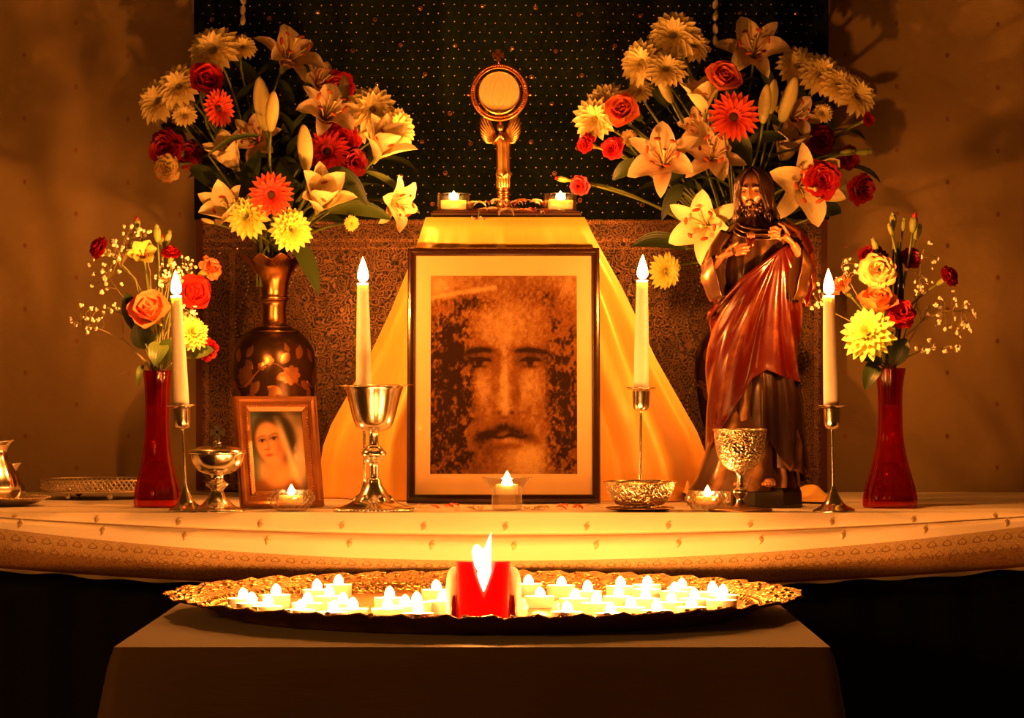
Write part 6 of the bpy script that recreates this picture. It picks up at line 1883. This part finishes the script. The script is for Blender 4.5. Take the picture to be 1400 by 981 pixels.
# ================================================================== robed statue
SD = 4.16
sk = kk(SD)
SX = 1037
def sx_(px): return (px - SX) * sk
def sz_(py): return (695 - py) * sk
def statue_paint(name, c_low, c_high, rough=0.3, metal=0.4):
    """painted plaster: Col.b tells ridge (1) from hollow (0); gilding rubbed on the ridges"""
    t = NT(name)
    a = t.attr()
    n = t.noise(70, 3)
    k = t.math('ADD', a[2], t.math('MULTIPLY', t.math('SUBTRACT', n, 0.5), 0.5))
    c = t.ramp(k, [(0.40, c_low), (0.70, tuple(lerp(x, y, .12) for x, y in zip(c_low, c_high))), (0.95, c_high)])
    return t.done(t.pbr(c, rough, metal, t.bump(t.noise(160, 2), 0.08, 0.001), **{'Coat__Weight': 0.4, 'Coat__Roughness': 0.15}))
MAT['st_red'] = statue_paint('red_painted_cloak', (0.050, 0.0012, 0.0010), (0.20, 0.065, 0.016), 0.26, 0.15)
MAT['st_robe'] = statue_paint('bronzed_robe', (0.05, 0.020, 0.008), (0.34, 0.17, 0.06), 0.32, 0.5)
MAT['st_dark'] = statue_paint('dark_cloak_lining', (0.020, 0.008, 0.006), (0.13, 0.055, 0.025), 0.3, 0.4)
MAT['st_skin'] = plain('gilded_skin', (0.30, 0.125, 0.045), 0.40, 0.12, 90, 0.4, 200, 0.08, Coat__Weight=0.2)
MAT['st_hair'] = plain('dark_bronze_hair', (0.045, 0.018, 0.008), 0.32, 0.5, 120, 0.6, 160, 0.3)
MAT['st_base'] = plain('black_base', (0.018, 0.012, 0.010), 0.35, 0.0, 60, 0.5, 90, 0.3)
su = thing('statue', 'painted statue of a bearded robed man in red cloak touching his chest', 'statue', stand(SX, SD))
# base: dark bevelled block
bx0, bx1 = sx_(999), sx_(1096)
bc = (bx0 + bx1) / 2
MB().lathe([(0, 0.0), (1.0, 0.0), (1.02, 0.004), (1.0, 0.022), (0.94, 0.029), (0.9, 0.031), (0, 0.031)], 8, None, False).build('plinth', MAT['st_base'], su,
    Matrix.Translation((bc, 0, 0)) @ Matrix.Diagonal(((bx1 - bx0) / 2 * 1.04, 0.052, 1, 1)) @ Matrix.Rotation(PI / 8, 4, 'Z'), smooth=False)
# body sections: (py, centre px, half width px, half depth px)
SEC = [(672, 1026, 60, 50), (655, 1030, 58, 49), (620, 1031, 56, 46), (560, 1030, 55, 44), (500, 1030, 53, 42), (450, 1031, 52, 40), (410, 1033, 52, 40), (375, 1036, 54, 40), (345, 1038, 54, 38), (325, 1039, 50, 35), (312, 1038, 40, 29), (303, 1035, 24, 20), (297, 1033, 17, 16)]
def sec(py):
    s = sorted(SEC)
    return [interp(py, [(q[0], q[i]) for q in s]) for i in (1, 2, 3)]
def body(th, py, off=0.0):
    """th from the front (-Y), positive towards the picture's right"""
    cx, rx, ry = sec(py)
    return Vector((sx_(cx) + (rx + off) * sk * math.sin(th), -(ry + off) * sk * math.cos(th), sz_(py)))
def robe_fold(th, py):
    low = max(0.0, min(1.0, (py - 520) / 120))
    f = math.sin(th * 11 + 0.02 * py) * .6 + math.sin(th * 19 + 1.3) * .4 + .3 * math.sin(th * 31 - .03 * py)
    up = math.sin(th * 15 + (py - 340) * .05) * .5
    return f * (1.0 + 3.2 * low) * (py > 330) + up * (1 - low) * 1.4
def robe_pt(u, v):
    th = -PI + 2 * PI * u; py = lerp(668, 298, v)
    f = robe_fold(th, py)
    hem = 4.0 * math.sin(th * 5 + 1) if v < .03 else 0
    p = body(th, py, f + (5 * max(0, 1 - v * 12)))
    return p
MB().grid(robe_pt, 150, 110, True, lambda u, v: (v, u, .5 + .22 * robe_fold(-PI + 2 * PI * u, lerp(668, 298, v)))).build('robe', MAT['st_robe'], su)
# robe train sweeping to the left at the foot
def train(u, v):
    th = lerp(-2.2, 0.35, u); py = lerp(560, 672, v)
    f = 3.0 * math.sin(th * 9 + v * 2) * v
    flare = 22 * v ** 2.2 * math.exp(-((th + 1.15) / .8) ** 2)
    return body(th, py, -4 + 10 * min(1.0, v * 4) + .7 * f + flare)
MB().grid(train, 60, 30, False, lambda u, v: (v, u, .5 + .4 * math.sin(lerp(-2.2, .35, u) * 9 + v * 2))).build('robe_train', MAT['st_robe'], su)
for (px, yy) in ((1008, -.040), (1046, -.042)):
    mb = MB().ball((sx_(px), yy, 0.036), (.012, .022, .008), 14, 8)
    for q in range(5): mb.ball((sx_(px) + (q - 2) * .0042, yy - .021 + abs(q - 1.6) * .0016, 0.034), (.0024, .005, .003), 8, 6)
    me = remeshed(mb, 'foot', MAT['st_skin'], .0012, 2)
    inst('foot', me, su)
# red cloak wound around the body: folds fan out from the hand that gathers it
GX, GY = 0.42, 352.0
def cl_top(th):
    return interp(math.degrees(th), [(-170, 330), (-120, 395), (-95, 440), (-70, 432), (-45, 412), (-20, 385), (5, 362), (24, 344), (40, 338), (60, 330), (95, 318)])
def cl_bot(th):
    return interp(math.degrees(th), [(-170, 560), (-120, 640), (-90, 642), (-65, 615), (-40, 580), (-20, 545), (-5, 520), (12, 508), (30, 516), (50, 522), (95, 530)])
def cl_fold(th, py):
    dx = (GX - th) * 52; dy = py - GY
    ang = math.atan2(dx, max(6.0, dy + 18))
    dist = math.hypot(dx, dy)
    g = min(1.0, dist / 90)
    f = math.sin(ang * 24 + .4) * .55 + math.sin(ang * 41 + 1.4 + .01 * dist) * .3 + .25 * math.sin(ang * 13 + 2.2)
    return f * g
def cloak_pt(u, v):
    th = lerp(-R(168), R(95), u)
    py = lerp(cl_top(th), cl_bot(th), v)
    f = cl_fold(th, py)
    lip = 2.0 * math.exp(-(v / .04) ** 2) + 1.6 * math.exp(-((v - 1) / .04) ** 2)
    edge = -5.0 * (v < .012)
    return body(th, py, 8.8 + 4.4 * f + lip + edge)
def cloak_at(u, v):
    th = lerp(-R(168), R(95), u)
    py = lerp(cl_top(th), cl_bot(th), v)
    side = .12 * max(0, 1 - abs(math.degrees(th) + 62) / 40)
    return (v, u, .42 + .55 * cl_fold(th, py) * 1.0 + side)
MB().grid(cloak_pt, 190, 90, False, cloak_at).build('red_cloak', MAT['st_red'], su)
# rolled gathered edge from hand to hip
edge = [body(lerp(R(30), -R(88), t), cl_top(lerp(R(30), -R(88), t)) + 1, 12.0) for t in [i / 30 for i in range(31)]]
MB().tube(edge, [lerp(2.2, 3.6, math.sin(PI * i / 30)) * sk for i in range(31)], 7).build('cloak_edge', MAT['st_red'], su)
# dark end of the cloak cascading at the right
def casc(u, v):
    th = lerp(R(-6), R(100), u)
    bot = 575 + 42 * u + 34 * abs(((u * 2.5) % 1.0) - .5) * 2
    py = lerp(496, bot + 20, v)
    f = math.sin(th * 9 + v * 1.5) * 3.2 * (0.4 + v) + math.sin(th * 21) * 1.4
    tuck = min(1.0, u * 7) * min(1.0, (1 - u) * 7)
    return body(th, py, 1 + (2.5 + 6 * min(1, v * 3) + f + 4 * v) * tuck)
MB().grid(casc, 70, 40, False, lambda u, v: (v, u, .40 + .3 * math.sin(lerp(-.1, 1.75, u) * 9 + v * 1.5) + (.5 if v > .96 else 0))).build('cloak_end', MAT['st_dark'], su)
def casc2(u, v):
    th = lerp(R(28), R(96), u)
    py = lerp(590, 640 + 22 * u, v)
    f = math.sin(th * 13 + v * 2.5) * 3.4
    tuck = min(1.0, u * 6) * min(1.0, (1 - u) * 6)
    return body(th, py, 2 + (4 + 6 * min(1, v * 3) + f + 5 * v) * tuck)
MB().grid(casc2, 40, 24, False, lambda u, v: (v, u, .45 + .4 * math.sin(lerp(.5, 1.7, u) * 13 + v * 2.5) + (.4 if v > .94 else 0))).build('cloak_end', MAT['st_dark'], su)

# sleeves: loft along an arm, hanging open below the forearm
def sleeve(stations, m, name, n=28, fold=1.0):
    """station: (px, py, depth px (towards viewer +), half width px, half height px up, drop px down)"""
    mb = MB()
    vs, fs, ats = [], [], []
    S_ = []
    for i in range(len(stations) - 1):
        for q in range(5):
            t = q / 5
            S_.append([lerp(a, b, t) for a, b in zip(stations[i], stations[i + 1])])
    S_.append(list(stations[-1]))
    for i, (px, py, dep, w, up, dn) in enumerate(S_):
        for j in range(n):
            t = 2 * PI * j / n
            s, c = math.sin(t), math.cos(t)
            hz = up if c > 0 else dn
            fo = fold * (1.3 * math.sin(t * 5 + i * .25) + .7 * math.sin(t * 9 + 1))
            vs.append(Vector((sx_(px) + s * (w + fo) * sk, -dep * sk + (s * .0) , sz_(py) + c * (hz + fo) * sk)) + Vector((0, -(math.sin(t * 2) * 0 + (w + fo) * .55 * sk * math.cos(t * 1) * 0), 0)))
            ats.append((i / len(S_), j / n, .5 + .3 * fo))
    # give the ring some depth by leaning it along the arm
    for i in range(len(S_) - 1):
        for j in range(n):
            k = (j + 1) % n
            fs.append((i * n + j, i * n + k, i * n + n + k, i * n + n + j))
    fs.append(tuple(range(n)))
    mb.add(vs, fs, ats)
    return mb.build(name, m, su)
def limb(pts, m, name, n=26, fold=1.2, open_end=True, ph=0.0):
    """pts: (px, py, depth px, half thickness px, drop px): an arm in a wide sleeve; drop makes it hang"""
    P = []
    for i in range(len(pts) - 1):
        for q in range(6):
            t = q / 6
            P.append([lerp(a, b, t * t * (3 - 2 * t) if False else t) for a, b in zip(pts[i], pts[i + 1])])
    P.append(list(pts[-1]))
    C = [Vector((sx_(p[0]), -p[2] * sk, sz_(p[1]))) for p in P]
    vs, fs, ats = [], [], []
    for i, p in enumerate(P):
        tg = (C[min(len(C) - 1, i + 1)] - C[max(0, i - 1)]).normalized()
        side = tg.cross(Vector((0, 0, 1)))
        side = side.normalized() if side.length > 1e-4 else Vector((1, 0, 0))
        up = side.cross(tg).normalized()
        if up.z < 0: up = -up
        for j in range(n):
            t = 2 * PI * j / n
            c, s = math.cos(t), math.sin(t)
            fo = fold * (math.sin(t * 6 + i * .18 + ph) + .6 * math.sin(t * 11 + ph * 2))
            q = C[i] + side * ((p[3] + fo) * s * sk)
            if c >= 0: q += up * ((p[3] + fo) * c * sk)
            else: q += (up * (p[3] * c) + Vector((0, 0, -1)) * (p[4] * (-c) ** .8)) * sk + Vector((0, 0, fo * c * sk))
            vs.append(q); ats.append((i / len(P), j / n, .5 + .26 * fo))
    for i in range(len(P) - 1):
        for j in range(n):
            k = (j + 1) % n
            fs.append((i * n + j, i * n + k, i * n + n + k, i * n + n + j))
    # turned-in mouth
    L = len(P) - 1
    cen = sum((vs[L * n + j] for j in range(n)), Vector()) / n
    b0 = len(vs)
    for j in range(n):
        vs.append(cen.lerp(vs[L * n + j], .86) - (C[-1] - C[-2]).normalized() * .004); ats.append((1, 0, .2))
    for j in range(n):
        k = (j + 1) % n
        fs.append((L * n + j, L * n + k, b0 + k, b0 + j))
    fs.append(tuple(b0 + j for j in range(n)))
    fs.append(tuple(reversed(range(n))))
    return MB().add(vs, fs, ats).build(name, m, su)
# his right arm (picture left): elbow out, forearm across to the chest
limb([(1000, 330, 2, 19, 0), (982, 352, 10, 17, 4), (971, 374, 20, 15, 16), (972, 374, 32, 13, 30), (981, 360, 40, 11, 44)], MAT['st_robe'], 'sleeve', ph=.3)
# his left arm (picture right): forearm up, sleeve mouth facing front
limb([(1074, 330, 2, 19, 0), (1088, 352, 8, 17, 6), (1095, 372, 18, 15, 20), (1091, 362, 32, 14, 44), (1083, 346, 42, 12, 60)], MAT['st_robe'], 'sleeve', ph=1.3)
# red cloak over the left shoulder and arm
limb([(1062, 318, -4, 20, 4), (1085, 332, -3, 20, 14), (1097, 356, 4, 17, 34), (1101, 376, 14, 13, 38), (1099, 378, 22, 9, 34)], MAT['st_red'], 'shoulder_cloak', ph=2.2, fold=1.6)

# hands
def hand(wrist, fore, pal, fingers, thumb, name):
    """all points (px, py, depth px)"""
    V = lambda q: Vector((sx_(q[0]), -q[2] * sk, sz_(q[1])))
    mb = MB()
    mb.tube([V(fore), V(wrist)], [7.0 * sk, 5.6 * sk], 12)
    w, p = V(wrist), V(pal)
    mb.tube([w, w.lerp(p, .35), w.lerp(p, .75), p], [5.4 * sk, 6.6 * sk, 7.6 * sk, 6.2 * sk], 14, sq=.62)
    for f in fingers + [thumb]:
        pts = [V(q) for q in f]
        n = len(pts)
        mb.tube(pts, [lerp(2.7, 1.8, i / (n - 1)) * sk for i in range(n)], 8)
        mb.ball(pts[-1], 1.8 * sk, 8, 6)
    inst(name, remeshed(mb, name, MAT['st_skin'], .0011, 3), su)
hand((982, 356, 43), (970, 370, 33), (998, 349, 47),
     [[(1000, 344, 48), (1009, 339, 49), (1017, 338, 47)], [(1001, 347, 49), (1011, 343, 50), (1020, 342, 48)], [(1002, 350, 49), (1012, 347.5, 50), (1020, 347, 48)], [(1001, 353, 48), (1010, 351.5, 49), (1016, 351.5, 47)]],
     [(990, 349, 47), (997, 341, 50), (1004, 336, 49)], 'hand')
hand((1080, 338, 44), (1090, 352, 34), (1066, 326, 48),
     [[(1063, 320, 49), (1055, 315, 52), (1049, 317, 52)], [(1062, 324, 50), (1053, 320, 53), (1047, 322, 52)], [(1062, 328, 50), (1053, 325, 53), (1047, 327, 52)], [(1064, 332, 49), (1056, 330, 52), (1050, 331, 51)]],
     [(1074, 327, 47), (1066, 314, 51), (1060, 311, 51)], 'hand')

# flaming heart emblem on the chest
def heart(q, p):
    x, y, z = p
    return Vector((q.x * (1 + .25 * max(0, z)), q.y, q.z - abs(x) * -.003 * (1 if z > 0 else 0) - (.0025 if abs(x) < .2 and z > .6 else 0)))
MB().ball((sx_(1023), -43.5 * sk, sz_(337)), (6.2 * sk, 3.5 * sk, 7.5 * sk), 18, 12, heart).build('heart', MAT['st_red'], su)
for i in range(5):
    a = lerp(-.6, .6, i / 4)
    MB().tube([(sx_(1023) + a * 5 * sk, -43.5 * sk, sz_(331)), (sx_(1023) + a * 8 * sk, -44.5 * sk, sz_(326)), (sx_(1023) + a * 7 * sk, -44 * sk, sz_(320 + abs(a) * 4))], [1.4 * sk, 1.2 * sk, .3 * sk], 6).build('heart_flame', MAT['st_skin'], su)
# neckline folds
for i in range(3):
    MB().tube([body(lerp(-.9, .9, t), 309 + 5 * i + (9 + 2 * i) * (1 - (2 * t - 1) ** 2), 1.5) for t in [q / 16 for q in range(17)]], 1.7 * sk, 6).build('neckline_fold', MAT['st_robe'], su)

# head, turned a little to the picture's left and bowed
HR = Matrix.Translation((sx_(1029), -13 * sk, sz_(266))) @ Matrix.Rotation(R(-16), 4, 'Z') @ Matrix.Rotation(R(9), 4, 'X')
def gz(x, z, cx, cz, sx, sz): return math.exp(-((x - cx) / sx) ** 2 - ((z - cz) / sz) ** 2)
def face_fn(q, p):
    # q on an ellipsoid in head units (1 = half head width); front is -Y
    x, y, z = q.x / (20.5 * sk), q.y / (24 * sk), q.z / (31 * sk)
    f = max(0.0, -p.y)
    dy = 0.0
    dy += 7.0 * gz(x, z, 0, -.10, .13, .20) + 3.5 * gz(x, z, 0, .14, .10, .22) + 1.8 * gz(abs(x), z, .13, -.20, .09, .07)      # nose
    dy -= 2.4 * gz(abs(x), z, .42, .10, .20, .12)                                           # eye sockets
    dy += 1.0 * gz(abs(x), z, .42, .09, .13, .07)                                          # eyeballs
    dy += .8 * gz(abs(x), z, .42, .14, .17, .03)                                           # lids
    dy += 2.4 * gz(abs(x), z, .38, .27, .30, .06)                                          # brow ridge
    dy += 1.6 * gz(abs(x), z, .62, -.12, .20, .16)                                         # cheekbones
    dy -= 1.6 * gz(abs(x), z, .60, -.42, .22, .18)                                         # hollow cheeks
    dy += 2.0 * gz(x, z, 0, -.40, .30, .05) + 1.8 * gz(x, z, 0, -.50, .24, .05) - 1.6 * gz(x, z, 0, -.45, .28, .025)  # lips
    dy += 3.0 * gz(x, z, 0, -.78, .30, .14)                                                # chin
    j = max(0.0, -z - .1)
    qq = Vector((q.x * (1 - .30 * j * j), q.y * (1 - .06 * j) - dy * sk * f, q.z))
    return qq
mb = MB().ball((0, 0, 0), (20.5 * sk, 24 * sk, 31 * sk), 72, 54, face_fn)
for s in (-1, 1):
    mb.ball((s * 20.3 * sk, 2 * sk, 1 * sk), (2.6 * sk, 4.6 * sk, 7.5 * sk), 10, 8)
mb.tube([(0, 6 * sk, -18 * sk), (0, 8 * sk, -40 * sk), (0, 10 * sk, -52 * sk)], [12.5 * sk, 12 * sk, 15 * sk], 20)
inst('head', remeshed(mb, 'head', MAT['st_skin'], .0011, 1), su, HR)
# beard and moustache: curling locks
rs = random.Random(5)
for i in range(34):
    a = rs.uniform(-1.15, 1.15)
    t = rs.random()
    zz = lerp(-13, -27, t) if abs(a) < .7 else lerp(-4, -20, t)
    r0 = 20.5 * math.sqrt(max(.05, 1 - (zz / 33) ** 2)) * (1 - .25 * max(0, -zz / 31 - .1) ** 2)
    p0 = Vector((math.sin(a) * r0 * .98, -math.cos(a) * r0 * 1.12 - 2, zz)) * sk
    p2 = p0 + Vector((math.sin(a) * 1.5 + rs.uniform(-2, 2), -1.5, -rs.uniform(6, 11))) * sk
    p1 = (p0 + p2) / 2 + Vector((rs.uniform(-2.5, 2.5), -2.5, 0)) * sk
    MB().tube(arc(p0, p1, p2, 5), [1.0 * sk, 2.0 * sk, 2.2 * sk, 1.9 * sk, 1.2 * sk, .4 * sk], 6).build('beard_lock', MAT['st_hair'], su, HR)
for s in (-1, 1):
    MB().tube(arc(Vector((s * 1, -29.5, -8.5)) * sk, Vector((s * 6, -29.5, -10)) * sk, Vector((s * 10, -24.5, -16)) * sk, 6), [1.0 * sk, 1.7 * sk, 1.9 * sk, 1.8 * sk, 1.5 * sk, 1.0 * sk, .4 * sk], 6).build('moustache', MAT['st_hair'], su, HR)
    MB().tube(arc(Vector((s * 4, -24.5, 8.6)) * sk, Vector((s * 9, -24.0, 11.5)) * sk, Vector((s * 15, -18, 7.5)) * sk, 6), [.6 * sk, 1.0 * sk, 1.1 * sk, 1.0 * sk, .8 * sk, .6 * sk, .3 * sk], 6).build('eyebrow', MAT['st_hair'], su, HR)
for s in (-1, 1):
    MB().ball(Vector((s * 8.6, -20.6, 2.7)) * sk, (3.3 * sk, 1.9 * sk, 1.5 * sk), 12, 8).build('eye', MAT['st_hair'], su, HR)
    MB().tube(arc(Vector((s * 4.8, -22.2, 3.0)) * sk, Vector((s * 8.6, -23.6, 6.0)) * sk, Vector((s * 12.6, -19.2, 2.8)) * sk, 6), [.3 * sk, .7 * sk, .8 * sk, .8 * sk, .8 * sk, .6 * sk, .3 * sk], 6).build('eyelid', MAT['st_skin'], su, HR)
# hair: cap parted in the middle and long wavy locks down to the shoulders
def hair_fn(q, p):
    w = 1 + .05 * math.sin(22 * math.atan2(p.x, -p.y) + 4 * p.z) 
    return Vector((q.x * w, q.y * w, q.z * (1 - .04 * math.exp(-(p.x / .12) ** 2))))
def hcap(u, v):
    a = lerp(-PI * .76, PI * .76, u) + PI / 2      # around the back and sides
    zt = lerp(1.0, -.55, v)
    # the hairline uncovers the forehead
    b = math.asin(max(-1, min(1, zt)))
    p = Vector((math.cos(b) * math.cos(a), math.cos(b) * math.sin(a), math.sin(b)))
    w = 1 + .05 * math.sin(24 * a + 5 * v)
    return Vector((p.x * 23.5 * w, p.y * 27 * w + 3, p.z * 34 + 1)) * sk
MB().grid(hcap, 80, 30).build('hair_cap', MAT['st_hair'], su, HR)
for s in (-1, 1):
    for i in range(13):
        t = i / 12
        a0 = lerp(.55, 2.4, t)                       # from the temple to the back
        tp = Vector((s * 3 * (1 - t), -14 * (1 - t) + 8 * t, 33)) * sk
        sd = Vector((s * 24.5 * math.sin(min(a0, 1.9)), -22 * math.cos(a0) + 2, 6 - 4 * t)) * sk
        lo = Vector((s * lerp(21, 25, t) + s * 2 * math.sin(i * 2.1), lerp(-14, 14, t), -24)) * sk
        en = Vector((s * (lerp(20, 33, t)), lerp(-16, 14, t), lerp(-36, -44, t) + 3 * math.sin(i * 1.7))) * sk
        pts = arc(tp, tp.lerp(sd, .5) + Vector((s * 9, -3 * (1 - t), 7)) * sk, sd, 6) + arc(sd, sd.lerp(lo, .5) + Vector((s * 2.5 * math.sin(i), -2.5, 0)) * sk, lo, 5)[1:] + arc(lo, lo.lerp(en, .5) + Vector((-s * 3 * math.cos(i * 1.3), -3, 0)) * sk, en, 5)[1:]
        n = len(pts)
        MB().tube(pts, [max(.5, 3.3 * math.sin(PI * (.12 + .86 * q / (n - 1))) ** .6) * sk for q in range(n)], 7).build('hair_lock', MAT['st_hair'], su, HR)

# ================================================================== left end of the altar
gt = thing('gallery_tray', 'oval silver tray with pierced lattice gallery on small ball feet', 'tray', stand(147, 4.46))
k = kk(4.46)
RX, RY = 92 * k, 0.075
zf = 9 * k
MB().lathe([(0, zf), (1.0, zf), (1.01, zf + .0012), (1.0, zf + .0024), (0, zf + .0024)], 72, None, False).build('tray_floor', MAT['silver_dull'], gt, Matrix.Diagonal((RX, RY, 1, 1)))
H_ = 17 * k
for zz, rr in ((zf + .002, .0016), (zf + H_, .0014)):
    MB().tube([(RX * math.cos(2 * PI * i / 96), RY * math.sin(2 * PI * i / 96), zz) for i in range(97)], rr, 6, False).build('gallery_rail', MAT['silver_dull'], gt)
n = 84
for sgn in (-1, 1):
    mb = MB()
    for i in range(n):
        pts = []
        for q in range(5):
            a = 2 * PI * (i + sgn * 1.7 * q / 4) / n
            w = 1.0 + .012 * math.sin(PI * q / 4)
            pts.append((RX * w * math.cos(a), RY * w * math.sin(a), zf + .002 + (H_ - .002) * q / 4))
        mb.tube(pts, .00115, 4, False)
    o = mb.build('lattice', MAT['silver_dull'], gt); o['kind'] = 'stuff'
for a in (R(235), R(278), R(55), R(125), R(318)):
    MB().ball((RX * .88 * math.cos(a), RY * .88 * math.sin(a), zf * .52), (zf * .5, zf * .5, zf * .52), 14, 10).build('ball_foot', MAT['silver_dull'], gt)
MB().box(22 * k, -RY * .98, zf + .004, 6 * k, .0015, 4 * k, bev=.0005).build('maker_plate', MAT['silver'], gt, smooth=False)

d = 4.21; k = kk(d)
pl = thing('serving_plate', 'silver plate with beaded scalloped edge under the small jugs', 'plate', stand(-6, d))
MB().lathe(smoothprof([(0, .0006), (44 * k, .0006), (58 * k, 4 * k), (68 * k, 9 * k), (73 * k, 10.5 * k), (74 * k, 11.2 * k), (68 * k, 10.2 * k), (56 * k, 5.6 * k), (44 * k, 2.2 * k), (0, 2.0 * k)], 2), 90, lambda r, z, t, j: (r * (1 + (.012 * math.cos(18 * t) if r > 55 * k else 0)), z), False).build('dish', MAT['silver_dull'], pl)
be = MB().ball((0, 0, 0), 1.3 * k, 6, 5).mesh('edge_bead', MAT['silver_dull'])
for i in range(90):
    a = 2 * PI * i / 90
    r = 73.5 * k * (1 + .012 * math.cos(18 * a))
    inst('edge_bead', be, pl, Matrix.Translation((r * math.cos(a), r * math.sin(a), 11.2 * k)))
def jug(px, d, label, sc, zoff):
    k = kk(d) * sc
    e = thing('jug', label, 'jug', stand(px, d, ALTAR_Z + zoff))
    prof = smoothprof([(20, 0.3), (21, 1.5), (19, 4), (25, 9), (29, 18), (28, 28), (22, 42), (15.5, 54), (13, 62), (14.5, 69), (19, 75)], 3)
    def spout(r, z, t, j):
        w = max(0, (z / k - 60) / 15)
        return r * (1 + .28 * w * max(0, math.cos(t)) ** 3 + .03 * math.cos(9 * t) * (1 - w)), z + 2.5 * k * w * max(0, math.cos(t)) ** 4
    MB().lathe([(0, .3 * k)] + [(r * k, z * k) for r, z in prof] + [((r - 1) * k, z * k) for r, z in reversed(prof[-12:])], 54, spout, False).build('body', MAT['silver'], e)
    MB().tube(arc(Vector((-15, 0, 66)) * k, Vector((-44, 0, 66)) * k, Vector((-40, 0, 38)) * k, 6) + arc(Vector((-40, 0, 38)) * k, Vector((-37, 0, 22)) * k, Vector((-27, 0, 22)) * k, 5)[1:], 2.1 * k, 8).build('handle', MAT['silver'], e)
    return e
jug(-6, 4.185, 'silver jug with flared spout on the beaded plate', 1.14, .0030)
jug(14, 4.245, 'smaller silver jug half hidden behind the flared one', .70, .0030)

# ================================================================== scattered petals
PET = {}
for nm, m, L, w in (('thin', 'dry_petal', .026, .0018), ('wide', 'dry_petal', .019, .0052), ('red', 'dry_petal_red', .018, .0050), ('curl', 'dry_petal', .032, .0014)):
    PET[nm] = petal_mesh('petal', m, L, w, .4, 2.2 if nm == 'curl' else 1.7, cup=.5, shape=.8, nl=7, nw=2, ruffle=.2)
rs = random.Random(11)
def strew(px, d, z, kind, label, group, lift=0.0):
    o = bpy.data.objects.new('fallen_petal', PET[kind]); COL.objects.link(o)
    o.matrix_basis = Matrix.Translation(stand(px, d, z)) @ Matrix.Rotation(rs.uniform(0, 6.28), 4, 'Z') @ Matrix.Rotation(rs.uniform(.75, 1.25) - lift, 4, 'Y')
    tag(o, label, 'petal', group)
KL = {'thin': 'thin', 'curl': 'curled thin', 'wide': 'broad', 'red': 'reddish'}
def many(spots, d0, d1, z, where, group):
    for px, kind in spots:
        strew(px, rs.uniform(d0, d1), z, kind, '%s %s' % ('%s fallen petal' % KL[kind], where), group + ' ' + KL[kind], rs.uniform(0, .35))
kinds = ['thin', 'wide', 'red', 'curl', 'thin', 'wide', 'red', 'wide']
many([(570 + i * 6.1 + rs.uniform(-3, 3), kinds[rs.randrange(8)]) for i in range(15)], 4.06, 4.15, ALTAR_Z + .0013, 'on the cream cloth between chalice and clear votive', 'petals between chalice and votive')
many([(722 + i * 6.0 + rs.uniform(-3, 3), kinds[rs.randrange(8)]) for i in range(16)], 4.06, 4.15, ALTAR_Z + .0013, 'on the cream cloth between clear votive and engraved bowl', 'petals between votive and bowl')
many([(647 + i * 1.75 + rs.uniform(-2, 2), kinds[rs.randrange(8)]) for i in range(50)], D_PED + .008, D_PED + .03, BT + .001, 'heaped around the monstrance foot', 'petals around the monstrance foot')
many([(646 + i * 4.5 + rs.uniform(-2, 2), kinds[rs.randrange(8)]) for i in range(26)], D_PED + .022, D_PED + .05, BT + .014, 'heaped high on the monstrance foot', 'petals high on the monstrance foot')
many([(745 + i * 3 + rs.uniform(-1, 1), kinds[rs.randrange(8)]) for i in range(6)], D_PED + .004, D_PED + .012, BT + .001, 'leaning on the glass candle cup', 'petals at the glass cup')
# one bruised rose petal hanging over the satin
hp = thing('hanging_blossom', 'wilted pale blossom hanging over the satin edge below the monstrance', 'flower', at(655, 290, D_PED - .016))
MB().tube([(0, 0.012, 0.006), (0, 0, 0), (-.001, -.004, -.008)], .0007, 5).build('stem', MAT['stem'], hp)
w_ = petal_mesh('petal', 'dry_petal', .014, .006, .5, 2.6, cup=.5, shape=.7, nl=7, nw=4)
for i in range(5):
    inst('petal', w_, hp, Matrix.Translation((-.001, -.004, -.006)) @ Matrix.Rotation(PI, 4, 'X') @ Matrix.Rotation(i * 1.257, 4, 'Z'))
for (px, d, z, lab) in ((575, 4.1, ALTAR_Z, 'left of the clear votive'), (600, 4.09, ALTAR_Z, 'between chalice and votive')):
    pass
# bud garlands hanging at the top of the spangled cloth
for (px, ys, lab) in ((332, (0, 14, 28), 'string of pale jasmine buds hanging above the bouquet of the small frame side'), (978, (6, 22, 40, 56), 'string of pale jasmine buds hanging above the bouquet behind the statue')):
    d = D_DRAPE - .03
    e = thing('bud_garland', lab, 'garland', at(px, -90, d))
    o0 = e.location.copy()
    MB().tube([at(px, y, d) - o0 for y in (-90, -40, 0, 30, ys[-1])], .0006, 5).build('thread', MAT['twig'], e)
    bud = cached('gbud', lambda: MB().lathe(smoothprof([(0, -.008), (.003, -.006), (.0045, -.001), (.0035, .005), (.0012, .009), (0, .010)], 2), 12, cap=False).mesh('bud', MAT['blossom']))
    for y in ys: inst('bud', bud, e, Matrix.Translation(at(px, y, d) - o0) @ Matrix.Rotation(rs.uniform(-.4, .4), 4, 'Y'))
    MB().tube([at(px, -90, d) - o0, at(px, -92, D_WALL) - o0], .0012, 5).build('hook', MAT['dark_metal'], e)
